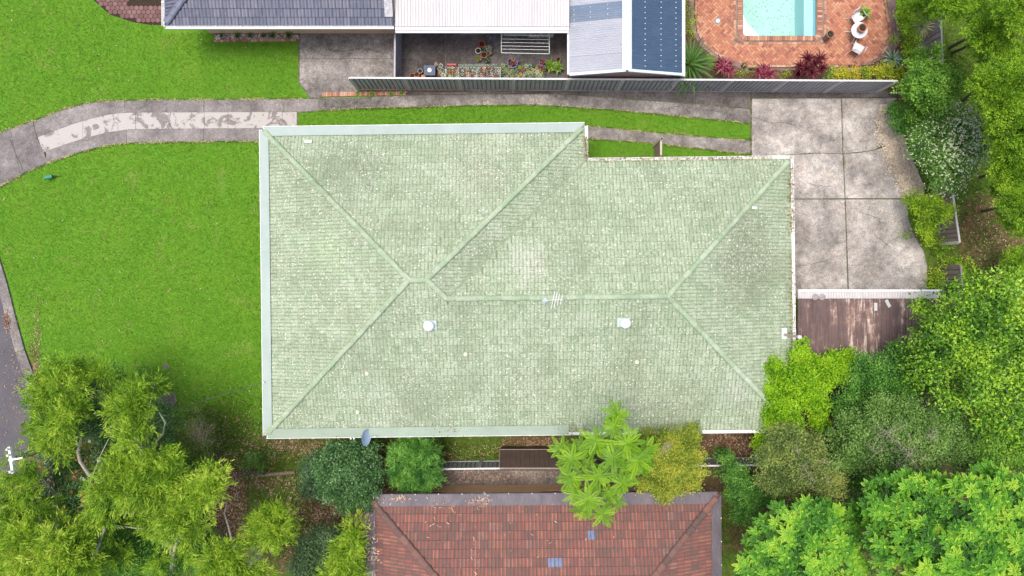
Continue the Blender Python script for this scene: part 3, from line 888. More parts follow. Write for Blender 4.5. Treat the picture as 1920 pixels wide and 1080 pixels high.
# ================================================================== RED HOUSE (bottom)
RW, RE, RN, RS = -6.22, 8.78, -8.93, -27.5
RZ = 2.7; RTG = 0.38
RR = math.radians(0.45); cr2, sr2 = math.cos(RR), math.sin(RR)
def R2(u, v, z=0.0): return Vector((u * cr2 - v * sr2, u * sr2 + v * cr2, z))
RX, RY = R2(1, 0), R2(0, 1)
red = empty("house", R2(1, -12, 0), "house with weathered red tiled roof and dark leaf guards, at the bottom edge", "house")
hr = (RE - RW) / 2
rs_ = []
for O, a, u, lo, hi in ((R2(0, RN, RZ), RX, -RY, lambda r: RW + r, lambda r: RE - r), (R2(RW, 0, RZ), RY, RX, lambda r: max(RS + r, -18.0), lambda r: RN - r), (R2(RE, 0, RZ), RY, -RX, lambda r: max(RS + r, -18.0), lambda r: RN - r)):
    s = Slope(O, a, u, RTG, lo, hi, hr); s.breaks = []; rs_.append(s)
RCAM = R2(1.3, -9.5).to_2d()
def spot(px, py, si=0):
    z = RZ + .5
    for _ in range(4):
        p = Q(px, py, z); v = -p.x * sr2 + p.y * cr2; z = RZ + (RN - v) * RTG
    u = p.x * cr2 + p.y * sr2
    return (u, RN - v, si)
tile_roof(red, rs_, 0.31, 0.355, M_RT, 300, RCAM, M_DECK, lip=.022, rise=.018, spots=[spot(1106, 1011), spot(1041, 1063), spot(1055, 1063)])
apx = R2((RW + RE) / 2, RN - hr, RZ + hr * RTG + .045)
ridge_caps(red, [(R2(RW + .12, RN - .12, RZ + .1), apx), (R2(RE - .12, RN - .12, RZ + .1), apx)], M_RCAP, L=.44, r=.14, step=.40)
for a, b, out in ((R2(RW, RN, RZ), R2(RE, RN, RZ), RY), (R2(RW, RN, RZ), R2(RW, -18, RZ), -RX), (R2(RE, RN, RZ), R2(RE, -18, RZ), RX)):
    gutter(red, a, b, out, plain("dark_gutter", (0.13, 0.11, 0.135, 1), .5), M_WHITE, w=.10)
guard(red, R2(RW + .03, RN, RZ), R2(RE - .03, RN, RZ), -RY, .34, RTG, M_GUARD3, .4, .4)
guard(red, R2(RE, RN - .03, RZ), R2(RE, -18, RZ), -RX, .36, RTG, M_GUARD3, .4, 0)
guard(red, R2(RW, RN - .03, RZ), R2(RW, -18, RZ), RX, .32, RTG, M_GUARD3, .4, 0)
wall_loop(red, [R2(RW + .45, -17.5), R2(RE - .45, -17.5), R2(RE - .45, RN - .35), R2(RW + .45, RN - .35)][::-1], RZ - .12, M_TANBRICK)
mb = MB(); mb.prism([R2(*p).to_2d() for p in ((RW, -18), (RE, -18), (RE, RN), (RW, RN))], RZ - .115, RZ - .10); mb.build("eaves_lining", M_SOFFIT, red)
for wx in (-3.9, 2.0, 5.5):
    window(red, R2(wx, RN - .28, 1.75), RX, RY, 1.5, 1.0, M_MAROON)

# ================================================================== BLUE GREY HOUSE (top left)
BW, BE, BS, BZ, BTG = Q(309, 0, 2.7)[0], Q(738, 0, 2.7)[0], Q(0, 48, 2.7)[1], 2.7, 0.33
blue = empty("house", (-10, 14, 0), "house with a blue grey tiled roof and white gutter, at the top left edge", "house")
BN = BS + 9.0
bs_ = []
for O, a, u, lo, hi, rm in (((0, BS, BZ), (1, 0, 0), (0, 1, 0), lambda r: BW + r, lambda r: BE, 4.5), ((BW, 0, BZ), (0, 1, 0), (1, 0, 0), lambda r: BS + r, lambda r: BN - r, 4.5)):
    s = Slope(O, a, u, BTG, lo, hi, rm); s.breaks = []; bs_.append(s)
tile_roof(blue, bs_, 0.30, 0.345, M_BT, 300, (-10, 11.5), M_DECK, lip=.024, rise=.016)
ridge_caps(blue, [(Vector((BW + .1, BS + .1, BZ + .09)), Vector((BW + 4.5, BS + 4.5, BZ + 4.5 * BTG + .045)))], M_BCAP, L=.44, r=.14, step=.40)
gutter(blue, (BW, BS, BZ), (BE, BS, BZ), (0, -1, 0), M_WHITE, M_WHITE); gutter(blue, (BW, BS, BZ), (BW, BN, BZ), (-1, 0, 0), M_WHITE, M_WHITE)
by = BS + .72
wall_loop(blue, [Vector((BW + .78, by, 0)), Vector((BE, by, 0)), Vector((BE, by + 7, 0)), Vector((BW + .78, by + 7, 0))], BZ - .12, M_TANBRICK)
mb = MB(); mb.box(BW, BE, BS, BN, BZ - .115, BZ - .10); mb.build("eaves_lining", M_SOFFIT, blue)
# lead flashing patch at the roof end
mb = MB(); mb.box(-.35, 0, .35, 1.2, .05, .065, Matrix.Translation((BE, BS, BZ)) @ Matrix.Rotation(math.atan(BTG), 4, 'X')); mb.build("flashing", plain("lead_flashing", (.42, .42, .44, 1), .5, .4, .4, 8), blue)


# ------------------------------------------------------------------ corrugated sheets
def corr(xr, yr, zf, pitch, amp, along='y', kind='sine', seg=4):
    """corrugated surface; ribs run along 'along'; zf(x,y) base height. returns V,F"""
    a0, a1 = xr if along == 'y' else yr
    b0, b1 = yr if along == 'y' else xr
    n = max(2, int(abs(a1 - a0) / pitch * seg)); A = np.linspace(a0, a1, n + 1)
    if kind == 'sine': Zp = amp * np.sin(2 * np.pi * (A - a0) / pitch)
    else:
        ph = ((A - a0) / pitch) % 1.0; Zp = np.where(ph < 0.22, amp, 0.0)
    V = []
    for bb in (b0, b1):
        for aa, z in zip(A, Zp):
            x, y = (aa, bb) if along == 'y' else (bb, aa)
            V.append((x, y, zf(x, y) + z))
    V = np.array(V); n1 = n + 1
    Fq = np.array([(i, i + 1, n1 + i + 1, n1 + i) for i in range(n)])
    if along != 'y': Fq = Fq[:, ::-1]
    return V, Fq


def corr_obj(name, root, mat, *a, **k):
    V, Fq = corr(*a, **k)
    o = wlink(name, np_mesh(name, V, Fq, mat, np.full(len(Fq), .5)), root)
    return o


# white carport roof
t = NT("white_roof_sheet", 0.5, 0.4)
c = t.ramp(t.noise(2.0, 5, 0.7, stretch=(1, .2, 1)), [(0.3, (0.46, 0.44, 0.445, 1)), (0.7, (0.55, 0.535, 0.54, 1))]); t.col(c); M_WSHEET = t.m
CX0, CX1, CY = Q(741, 0, 2.65)[0], Q(1066, 0, 2.65)[0], Q(0, 50, 2.65)[1]
carp = empty("carport", ((CX0 + CX1) / 2, CY + 2, 0), "patio cover with ribbed white metal roof between the blue grey house and gabled shed", "carport")
nsh = 10
for i in range(nsh):
    a, b = CX0 + (CX1 - CX0) * i / nsh, CX0 + (CX1 - CX0) * (i + 1) / nsh
    corr_obj("roof_sheet", carp, M_WSHEET, (a, b + .02), (CY, CY + 5.5), lambda x, y: 2.66 + (y - CY) * .05 + (i % 2) * .003, (CX1 - CX0) / 58, .028, 'y', 'trap', 9)
MB().box(CX0, CX1, CY - .16, CY - .015, 2.60, 2.655).build("gutter", M_WHITE, carp)
MB().box(CX0, CX1, CY - .24, CY - .18, 2.52, 2.60).build("fascia", M_WHITE, carp)
for x in (CX0 + .1, CX0 + 2.7, CX0 + 5.2, CX1 - .15): MB().box(x - .045, x + .045, CY + 1.0, CY + 1.09, 0, 2.6).build("post", M_WHITE, carp)
MB().box(CX0, CX1, CY + 1.2, CY + 1.35, 0, 2.6).build("wall", M_TANBRICK, carp)

# gabled shed, grey left slope, navy right slope
t = NT("pale_grey_sheet", 0.42, 0.45); t.col(t.ramp(t.noise(1.2, 5, .65, stretch=(.4, 1, 1)), [(0.3, (0.30, 0.32, 0.365, 1)), (0.7, (0.38, 0.395, 0.44, 1))])); M_GSHEET = t.m
t = NT("slate_blue_sheet", 0.42, 0.45); t.col(t.ramp(t.noise(1.2, 5, .65), [(0.3, (0.12, 0.165, 0.235, 1)), (0.7, (0.16, 0.21, 0.285, 1))])); M_SSHEET = t.m
t = NT("navy_sheet", 0.42, 0.45); t.col(t.ramp(t.noise(1.5, 5, .65), [(0.3, (0.040, 0.078, 0.135, 1)), (0.7, (0.058, 0.10, 0.165, 1))])); M_NSHEET = t.m
SX0, SXR, SX1 = Q(1068, 0, 2.5)[0], Q(1176, 0, 3.1)[0], Q(1279, 0, 2.5)[0]
SY = Q(0, 139, 2.5)[1]
shed = empty("shed", (SXR, SY + 3, 0), "gabled garage with pale grey roof sheets on one side and navy on the other", "garage")
zl = lambda x, y: 2.5 + (x - SX0) / (SXR - SX0) * .6
zr = lambda x, y: 2.5 + (SX1 - x) / (SX1 - SXR) * .6
LY = [SY, SY + .76, SY + 1.42, SY + 2.08, SY + 2.74, SY + 3.4, SY + 4.4, SY + 5.4, SY + 6.4]
b0, b1 = Q(0, 39, 2.7)[1], Q(0, 8, 2.7)[1]
LY = [SY, SY + (b0 - SY) / 3, SY + 2 * (b0 - SY) / 3, b0, b1, b1 + .8, b1 + 1.6, b1 + 3]
for i in range(len(LY) - 1):
    corr_obj("roof_sheet", shed, M_SSHEET if i == 3 else M_GSHEET, (SX0, SXR - .1), (LY[i], LY[i + 1] + .03), lambda x, y: zl(x, y) + (i % 2) * .006, .095, .012, 'x', 'sine', 6)
for i in range(8):
    corr_obj("roof_sheet", shed, M_NSHEET, (SXR + .1, SX1), (SY + i * .8, SY + (i + 1) * .8 + .03), lambda x, y: zr(x, y) + (i % 2) * .006, .095, .012, 'x', 'sine', 6)
mb = MB()
for s_, zf in ((-1, zl), (1, zr)):
    pts = [(SXR + s_ * d, SXR + s_ * (d + .10)) for d in (0, .1)]
mb.add([(SXR - .2, SY - .02, zl(SXR - .2, 0) + .02), (SXR, SY - .02, 3.14), (SXR + .2, SY - .02, zr(SXR + .2, 0) + .02), (SXR - .2, SY + 7, zl(SXR - .2, 0) + .02), (SXR, SY + 7, 3.14), (SXR + .2, SY + 7, zr(SXR + .2, 0) + .02)], [(0, 1, 4, 3), (1, 2, 5, 4)])
M_TRIM = plain("pale_blue_grey_trim", (0.56, 0.62, 0.66, 1), .45, .4, .08, 2)
mb.build("ridge_capping", M_TRIM, shed)
MB().bar((SX0, SY - .03, 2.52), (SXR - .05, SY - .03, 3.1), .11, .10).build("barge_board", M_TRIM, shed)
MB().bar((SXR + .05, SY - .03, 3.1), (SX1, SY - .03, 2.52), .11, .10).build("barge_board", M_TRIM, shed)
MB().box(SX1, SX1 + .13, SY - .08, SY + 7, 2.42, 2.50).build("gutter", M_WHITE, shed)
MB().box(SX0 - .10, SX0 - .005, SY, SY + 7, 2.42, 2.47).build("gutter", M_TRIM, shed)
m = MB()
for px in (1209, 1239, 1267):
    for py in range(5, 132, 10):
        p = Q(px, py, 2.85 - (px - 1209) * .0052); m.lathe([(.021, 0), (.021, .012), (.008, .020)], (p.x, p.y, zr(p.x, p.y) + .012), 6)
for px in (1077, 1107, 1138):
    for py in (14, 23, 33, 43):
        p = Q(px, py + (1107 - px) * .08, 2.7); m.lathe([(.019, 0), (.019, .012), (.008, .020)], (p.x, p.y, zl(p.x, p.y) + .012), 6)
tag(m.build("roof_screw", M_WHITE, shed), kind="stuff")
wall_loop(shed, [Vector((SX0 + .12, SY + .22, 0)), Vector((SX1 - .15, SY + .22, 0)), Vector((SX1 - .15, SY + 7, 0)), Vector((SX0 + .12, SY + 7, 0))], 2.42, M_PINKBRICK)
MB().add([(SX0 + .1, SY + .20, 2.42), (SX1 - .1, SY + .20, 2.42), (SXR, SY + .20, 3.02)], [(0, 1, 2)]).build("gable_wall", plain("gable_lining", (.42, .42, .44, 1)), shed)

# rusty carport at the right
t = NT("rusty_sheet", 0.8, 0.2)
n = t.noise(1.6, 5, 0.7, stretch=(3.2, .28, 1)); n2 = t.noise(2.4, 7, 0.75)
f = t.math('ADD', t.math('ADD', t.math('MULTIPLY', n, 0.55), t.math('MULTIPLY', n2, 0.45)), t.math('MULTIPLY', t.math('SUBTRACT', t.objrnd(), 0.62), 0.085))
c = t.ramp(f, [(0.38, (0.125, 0.088, 0.083, 1)), (0.515, (0.175, 0.125, 0.118, 1)), (0.56, (0.33, 0.22, 0.17, 1)), (0.62, (0.60, 0.56, 0.54, 1))])
t.col(t.mix(.4, c, t.ramp(t.noise(30, 4, .8), [(.3, .35), (.65, .65)]), 'OVERLAY')); M_RUST = t.m
KX0, KX1, KY1 = Q(1493, 0, 2.3)[0], Q(1800, 0, 2.3)[0], Q(0, 545, 2.3)[1]
KY0 = KY1 - 4.0
kc = empty("carport", ((KX0 + KX1) / 2, KY1 - 2, 0), "low carport with rusty corrugated sheets and pale gutter strip, behind the green roofed house", "carport")
fy = Q(0, 560, 2.35)[1]
M_PALESHEET = plain("pale_sheet", (0.50, 0.485, 0.48, 1), .6, .3, .12, 5)
ns = 10
for i in range(ns):
    a, b = KX0 + (KX1 - KX0) * i / ns, KX0 + (KX1 - KX0) * (i + 1) / ns
    corr_obj("roof_sheet", kc, M_RUST, (a, b + .04), (KY0, fy), lambda x, y: 2.36 + (y - KY0) * .03 + (i % 2) * .008, .115, .028, 'y', 'sine', 6)
corr_obj("flashing", kc, M_PALESHEET, (KX0, KX1), (fy + .01, KY1 - .04), lambda x, y: 2.47, .115, .013, 'y', 'sine', 6)
MB().box(KX0, KX1, KY1 - .035, KY1 + .05, 2.42, 2.51).build("gutter", M_WHITE, kc)
for x in (KX0 + .1, (KX0 + KX1) / 2, KX1 - .2):
    for y in (KY0 + .2, KY1 - .25): MB().box(x - .04, x + .04, y - .04, y + .04, 0, 2.34).build("post", M_WHITE, kc)
for (px, py, ang) in ((1641, 575, 0), (1664, 569, .5)):
    p = Q(px, py, 2.52); MB().box(-.07, .07, -.17, .17, 0, .045, Matrix.Translation(p) @ Matrix.Rotation(ang, 4, 'Z')).build("patch_plate", M_PALESHEET, kc)
for (px, py) in ((1528, 557), (1541, 557)):
    p = Q(px, py, 2.5); m = MB(); m.lathe([(.13, 0), (.14, .03), (.09, .05), (.03, .045)], p, 12); m.build("vent_cap", plain("dull_metal", (.30, .29, .28, 1), .5), kc)
# ================================================================== FENCES
M_FGREY = plain("grey_fence_sheet", (0.36, 0.36, 0.39, 1), .5, .35, .18, 2)
M_FCAP = plain("pale_fence_rail", (0.60, 0.58, 0.58, 1), .5, .35, .08, 3)
M_FCAPG = plain("grey_fence_rail", (0.30, 0.29, 0.31, 1), .5, .35, .08, 3)
M_FPALE = plain("silver_fence_sheet", (0.36, 0.39, 0.41, 1), .5, .35, .12, 2)
M_FBROWN = plain("taupe_fence_sheet", (0.25, 0.215, 0.20, 1), .55, .3, .12, 3)
M_FLILAC = plain("lilac_grey_sheet", (0.27, 0.265, 0.29, 1), .5, .35, .1, 2)


def fence(label, p0, p1, h, plen, sheet, rail, pitch=0.19, hf=None, name="metal_fence", rib=.035, trail=True, postm=None):
    """sheet metal fence: every panel, post and rail is a part"""
    p0, p1 = Vector(p0), Vector(p1); d = p1 - p0; L = d.length; n = max(1, round(L / plen)); d.normalize()
    nrm = Vector((-d.y, d.x, 0)); Z = Vector((0, 0, 1))
    root = empty(name, p0, label, "fence")
    for i in range(n):
        a, b = p0 + d * (L * i / n), p0 + d * (L * (i + 1) / n)
        w = (b - a).length
        k = max(2, int(w / pitch)); st = w / k
        prof = []
        for j in range(k):
            s = j * st
            prof += [(s, 0), (s + st * .70, 0), (s + st * .72, -rib * 1.6), (s + st * .93, -rib * 1.6)]
        prof.append((w, 0))
        prof = [(min(max(s, .02), w - .02), q) for s, q in prof]
        vs = [a + d * s + nrm * q + Z * .06 for s, q in prof] + [a + d * s + nrm * q + Z * (h - .03) for s, q in prof]
        m = len(prof); MB().add(vs, [(j, j + 1, m + j + 1, m + j) for j in range(m - 1)]).build("panel", sheet, root)
        if trail: MB().bar(a + d * .012 + Z * h + nrm * .015, b - d * .012 + Z * h + nrm * .015, .075, .05).build("top_rail", rail, root)
        MB().bar(a + d * .012 + Z * .045 + nrm * .015, b - d * .012 + Z * .045 + nrm * .015, .05, .05).build("bottom_rail", sheet, root)
    for i in range(n + 1):
        a = p0 + d * (L * i / n) + nrm * .015
        sg = 1 if rib > 0 else -1
        m = MB()
        for q in (-.045, .045): m.bar(a + d * q + nrm * sg * .03, a + d * q + nrm * sg * .03 + Z * (h - .03), .04, .035)
        m.bar(a + Z * 0, a + Z * (h + .02), .05, .05); m.build("post", postm or rail, root)
    return root


f0, f1 = Q(672, 168.5), Q(1642, 174)
fence("long grey ribbed metal fence with a white top rail beside the side driveway", f0, f1, 1.78, 2.40, M_FGREY, M_FCAP, .19, rib=-.035)
fence("short dark metal fence between the stained concrete pad and the courtyard of pots", Q(752, 50), Q(751, 166), 1.7, 2.6, M_FGREY, M_FGREY, .19, rib=-.03, postm=M_FGREY)
fence("silver ribbed metal fence with a white rail between the green and red roofed houses", Q(812, 866), Q(1440, 858), 1.35, 2.35, M_FPALE, M_FCAP, .19)
fence("pale lilac metal fence leaning out behind the pool garden hedge", Q(1716, -40, 0), Q(1724, 190, 0), 1.75, 2.35, M_FLILAC, M_FCAPG, .24, rib=-.03)
fence("taupe ribbed metal fence behind the yellow green citrus bush", Q(1746, 345, 0), Q(1762, 458, 0), 1.4, 2.9, M_FBROWN, M_FCAP, .2, rib=-.03)
fence("small taupe fence end half hidden by leaves near the right end of the rusty carport", Q(1764, 500, 0), Q(1768, 560, 0), 1.4, 2.6, M_FBROWN, M_FBROWN, .2, rib=-.03)

# brown lean-to store against the silver fence
st = empty("garden_store", Q(995, 862), "small brown metal garden store with a ribbed roof against the silver fence", "shed")
M_BRN = plain("brown_sheet", (0.085, 0.062, 0.05, 1), .5, .35, .15, 3); M_BRN2 = plain("taupe_trim", (0.24, 0.19, 0.17, 1), .5)
a, b, e = Q(938, 842, .8), Q(1055, 842, 1.7), Q(0, 876, 1.72)
xr, yr = (Q(938, 0, 1.7).x, b.x), (e.y, Q(0, 843, .8).y)
sz_ = lambda y: 1.72 - (y - yr[0]) / (yr[1] - yr[0]) * .92
V, Fq = corr(xr, yr, lambda x, y: sz_(y), (xr[1] - xr[0]) / 13, .03, 'y', 'trap', 9); wlink("roof_sheet", np_mesh("roof_sheet", V, Fq, M_BRN, np.full(len(Fq), .5)), st)
MB().box(xr[0] - .02, xr[1] + .02, yr[0] - .07, yr[0], 1.64, 1.79).build("fascia", M_BRN2, st)
MB().box(xr[0] - .02, xr[1] + .02, yr[1], yr[1] + .03, .74, .85).build("fascia", M_BRN2, st)
MB().bar((xr[0] - .04, yr[0], 1.74), (xr[0] - .04, yr[1], .82), .04, .10).build("barge_board", M_BRN2, st); MB().bar((xr[1] + .04, yr[0], 1.74), (xr[1] + .04, yr[1], .82), .04, .10).build("barge_board", M_BRN2, st)
wall_loop(st, [Vector((xr[0] + .04, yr[0] + .04, 0)), Vector((xr[1] - .04, yr[0] + .04, 0)), Vector((xr[1] - .04, yr[1] - .04, 0)), Vector((xr[0] + .04, yr[1] - .04, 0))], .74, M_BRN, .03)

# side gate, slatted, beside the house
gt = empty("side_gate", Q(1229, 271), "narrow timber slatted gate standing on the grass strip beside the house", "gate")
M_TIMB = plain("pale_timber", (0.50, 0.44, 0.36, 1), .8, .2, .2, 9); M_TIMD = plain("brown_timber", (0.17, 0.12, 0.08, 1), .85)
gp0, gp1 = Q(1226, 276, 0), Q(1226, 303, 0)
for i in range(7): MB().bar(gp0 + Vector((0, -.05, .18 + i * .2)), gp1 + Vector((0, 0, .18 + i * .2)), .022, .10).build("slat", M_TIMD, gt)
MB().bar(gp0 + Vector((0, 0, 1.52)), gp1 + Vector((0, 0, 1.52)), .09, .05).build("top_rail", M_TIMB, gt)
MB().box(gp0.x - .06, gp0.x + .06, gp0.y - .02, gp0.y + .10, 0, 1.62).build("post", M_TIMB, gt)
MB().box(gp0.x - .035, gp0.x + .035, gp0.y + .005, gp0.y + .075, 1.62, 1.70).build("post_cap", plain("black_cap", (.02, .02, .02, 1)), gt)

# ================================================================== ROOF FITTINGS
TS = math.atan(TG)
def roof_z(u, v):
    return max(0, min(u - W0, v - S0, E0 - u if v < N1 else 99, N0 - v if u < WE else N1 - v)) * TG + ZE
def on_roof(px, py, dz=0.0):
    z = 4.0
    for _ in range(8):
        p = Q(px, py, z); u = p.x * cr + p.y * sr; v = -p.x * sr + p.y * cr
        z = ZE + max(0.0, min(u - W0, v - S0, E0 - u, (N0 - v) if u < WE - .3 else (N1 - v) if u > WE + 4 else max(N1 - v, min(N0 - v, WE - u)))) * TG
    return Q(px, py, z) + Vector((0, 0, dz))
M_CLEAR = plain("milky_plastic", (0.74, 0.82, 0.82, 1), .25, .5, .05); M_FLASH = plain("pale_flashing", (0.46, 0.56, 0.54, 1), .4, .4, .1)
for (px, py, lab, dx) in ((807, 609, "round white roof vent dome with square flashing, western one of two on green roof", -.05), (1169, 604, "round white roof vent dome with square flashing, eastern one of two on green roof", .06)):
    p = on_roof(px, py, .06); v = empty("roof_vent", p, lab, "vent")
    v.rotation_euler = (TS, 0, ROT)
    MB().box(-.26, .26, -.2, .2, -.01, .02).local("flashing", M_FLASH, v)
    m = MB(); m.lathe([(.15, .02), (.155, .10)], (dx, 0, 0), 20); m.local("collar", M_FLASH, v)
    m = MB(); m.lathe([(.215, .10), (.222, .14), (.20, .20), (.15, .25), (.08, .28), (.0, .29)], (dx, 0, 0), 24); m.local("dome", M_CLEAR, v, True)
# television antenna at the ridge
ap = on_roof(1022, 562, .02); an = empty("antenna", ap, "small white television antenna on the ridge of the green roof", "antenna")
MB().tube([(0, 0, 0), (0, 0, 1.3)], .02, 8).local("mast", M_WHITE, an)
MB().lathe([(.13, .0), (.12, .05), (.03, .12)], (0, 0, .02), 14).local("mast_flashing", plain("blue_grey_lead", (.5, .57, .63, 1), .4), an)
dirb = Vector((1, .05, 0)).normalized()
MB().tube([Vector((0, 0, 1.25)), Vector((0, 0, 1.25)) + dirb * .62], .012, 6).local("boom", M_WHITE, an)
for i, s in enumerate((.24, .34, .44, .56)):
    c = Vector((0, 0, 1.26)) + dirb * s; l = .34 - i * .05; dd = Vector((.22, 1, 0)).normalized()
    MB().tube([c - dd * l, c + dd * l], .010, 6).local("element", M_WHITE, an)
# flue and translucent sheet
pp = on_roof(1469, 627, .05); sh = empty("skylight_sheet", on_roof(1469, 625, .065), "translucent white sheet let into the roof tiles at the foot of the flue", "skylight")
sh.rotation_euler = (0, TS, ROT)
m = MB(); m.box(-.13, .13, -.23, .23, 0, .015)
for i in range(4): m.box(-.13, .13, -.2 + i * .12, -.17 + i * .12, .015, .03)
m.local("sheet", M_CLEAR, sh)
fl_ = empty("flue_pipe", pp, "tall thin pinkish copper flue pipe at the eastern corner of the green roof", "pipe")
MB().tube([(0, 0, 0), (0, 0, 1.55)], .055, 12).local("pipe", plain("dull_copper", (.52, .38, .33, 1), .45, .5, .15, 5), fl_)
MB().lathe([(.085, 1.5), (.085, 1.62), (.02, 1.66)], (0, 0, 0), 12).local("cowl", plain("pale_cowl", (.6, .6, .62, 1)), fl_)
# satellite dish on the southern gutter
dp = Q(685, 820, 3.05); ds = empty("satellite_dish", dp, "pale blue satellite dish seen edge on at the southern gutter", "satellite dish", rz=0)
R_, m = .36, MB(); vs, fs = [], []
for i in range(5):
    r = R_ * i / 4
    for k in range(20):
        t_ = 2 * math.pi * k / 20; vs.append((r * r * .55 - .02, r * math.cos(t_), r * math.sin(t_)))
for i in range(4):
    for k in range(20): fs.append((i * 20 + k, i * 20 + (k + 1) % 20, (i + 1) * 20 + (k + 1) % 20, (i + 1) * 20 + k))
m.add(vs, fs); m.add([(x - .012, y, z) for x, y, z in vs], [f[::-1] for f in fs])
M_DISH = plain("pale_blue_enamel", (.38, .50, .66, 1), .4, .4, .06)
o = m.local("reflector", M_DISH, ds, True); o.rotation_euler = (0, math.radians(-22), math.radians(-3))
MB().tube([(-.02, 0, -.02), (-.05, .1, -.2), (-.02, .28, -.28)], .02, 7).local("mount", M_FGREY, ds)
MB().tube([(.02, 0, -.3), (.38, 0, -.12)], .012, 6).local("feed_arm", M_FGREY, ds); MB().lathe([(.03, 0), (.035, .07), (.0, .09)], (.38, 0, -.15), 10).local("receiver", M_WHITE, ds)
for (px, py) in ((658, 822), (664, 822)):
    p = Q(px, py, 2.82); MB().lathe([(.035, 0), (.04, .05), (.0, .06)], p, 10).build("junction_cap", M_WHITE, house)
# loose pale pieces on the tiles
for px, py, sx, sy, lab in ((579, 266, .15, .07, "pale repair patch stuck on the tiles near the north western hip"), (1413, 390, .11, .06, "white scrap lying on the tiles below the north eastern hip")):
    p = on_roof(px, py, .07); m = MB(); m.prism([(-sx, -sy), (sx, -sy * .8), (sx * .9, sy), (-sx * .2, sy * .8), (-sx * .95, sy)], 0, .02)
    o = link("roof_patch", m.mesh("roof_patch", M_CLEAR), None, p, (-TS if px < 600 else 0, TS if px > 600 else 0, 0)); tag(o, lab, "patch")
t = NT("pale_tile", .8, .2); t.col(t.ramp(t.noise(9, 4), [(.3, (.5, .48, .36, 1)), (.7, (.68, .66, .54, 1))]))
for (px, py) in ((688, 700), (671, 772), (873, 664), (1194, 678)):
    p = on_roof(px, py, .062); m = MB(); m.prism([(.09 * math.cos(k) * random.uniform(.7, 1.1), .11 * math.sin(k) * random.uniform(.7, 1.1)) for k in np.arange(0, 6.2, .8)], 0, .012)
    o = link("lichen_patch", m.mesh("lichen_patch", t.m), house, p - Vector(house.location), (TS, 0, ROT)); 

# ================================================================== POOL, PAVING
px0, px1, py0, py1 = POOL
t = NT("pool_plaster", .6, .2)
c = t.ramp(t.noise(0.8, 4, .6), [(0.3, (0.38, 0.60, 0.50, 1)), (0.5, (0.42, 0.63, 0.54, 1)), (0.7, (0.44, 0.66, 0.64, 1))])
dbr = t.math('MULTIPLY', t.math('LESS_THAN', t.voro(8.5), 0.24), 0.75)
c = t.mix(dbr, c, (0.09, 0.20, 0.15, 1))
t.col(c); M_POOL = t.m
M_POOLW = plain("pool_wall_paint", (0.42, 0.66, 0.74, 1), .5, .3, .06); M_STEP = plain("pool_step_paint", (0.74, 0.78, 0.72, 1), .5, .3, .05)
pool = empty("swimming_pool", ((px0 + px1) / 2, py0 + 1, 0), "turquoise swimming pool with corner steps, at the top edge behind the pool terrace", "swimming pool")
MB().box(px0, px1, py0, py1, -1.45, -1.40).build("floor", M_POOL, pool)
MB().box(px0 - .1, px0, py0, py1, -1.4, -.005).build("wall", M_POOLW, pool); MB().box(px1, px1 + .1, py0, py1, -1.4, -.005).build("wall", M_POOLW, pool)
MB().box(px0 - .1, px1 + .1, py0 - .1, py0, -1.4, -.005).build("wall", M_POOLW, pool)
MB().box(px0 - .1, px1 + .1, py1, py1 + .1, -1.4, -.005).build("wall", M_POOLW, pool)
MB().box(px1 - .42, px1 - .002, py0 + .02, py1 - .01, -1.395, -.35).build("ledge", M_POOLW, pool)
# quarter fan of steps
def fan(x0, y0, L1, L2, z):
    return MB().prism([(x0 + .004, y0 + .02), (x0 + L1, y0 + .02), (x0 + .004, y0 + L2)], -1.398, z)
fan(px0, py0, 1.32, 1.40, -.80).build("step", M_STEP, pool); fan(px0, py0, .95, 1.37, -.52).build("step", M_STEP, pool); fan(px0, py0, .55, 1.34, -.26).build("step", M_STEP, pool)
t = NT("pool_water", .03, .5); out = t.t.nodes["Material Output"]
tp = t.n("ShaderNodeBsdfTransparent"); tp.inputs[0].default_value = (.90, .985, .985, 1); gl = t.n("ShaderNodeBsdfGlossy"); gl.inputs[1].default_value = .04
fr = t.n("ShaderNodeFresnel"); fr.inputs[0].default_value = 1.33; mx = t.n("ShaderNodeMixShader")
bmp = t.n("ShaderNodeBump"); bmp.inputs["Distance"].default_value = .05; bmp.inputs["Strength"].default_value = .3; t.l(t.noise(2.5, 3, .5), bmp.inputs["Height"])
t.l(bmp.outputs[0], gl.inputs["Normal"]); t.l(bmp.outputs[0], fr.inputs["Normal"])
t.l(fr.outputs[0], mx.inputs[0]); t.l(tp.outputs[0], mx.inputs[1]); t.l(gl.outputs[0], mx.inputs[2]); t.l(mx.outputs[0], out.inputs[0])
MB().add([(px0, py0, -.12), (px1, py0, -.12), (px1, py1, -.12), (px0, py1, -.12)], [(0, 1, 2, 3)]).build("water_surface", t.m, pool)

t = NT("terrace_brick", .85, .2)
c = t.ramp(t.attr(), [(0, (0.27, 0.105, 0.075, 1)), (.2, (0.38, 0.155, 0.10, 1)), (.7, (0.45, 0.20, 0.12, 1)), (1, (0.49, 0.27, 0.165, 1))])
st_ = t.math('MULTIPLY', t.step(t.noise(1.1, 7, .78, dist=.4), .53, .66), .55)
c = t.mix(st_, c, (0.17, 0.10, 0.09, 1)); t.col(t.mix(.4, c, t.ramp(t.noise(26, 4, .8), [(.3, .32), (.65, .68)]), 'OVERLAY')); M_TBRICK = t.m
t = NT("single_brick", .85, .2)
c = t.ramp(t.objrnd(), [(0, (0.24, 0.11, 0.085, 1)), (.4, (0.38, 0.19, 0.125, 1)), (.75, (0.47, 0.26, 0.17, 1)), (1, (0.50, 0.34, 0.25, 1))])
t.col(t.mix(.5, c, t.ramp(t.noise(20, 5, .8), [(.3, .32), (.65, .68)]), 'OVERLAY')); M_SBRICK = t.m
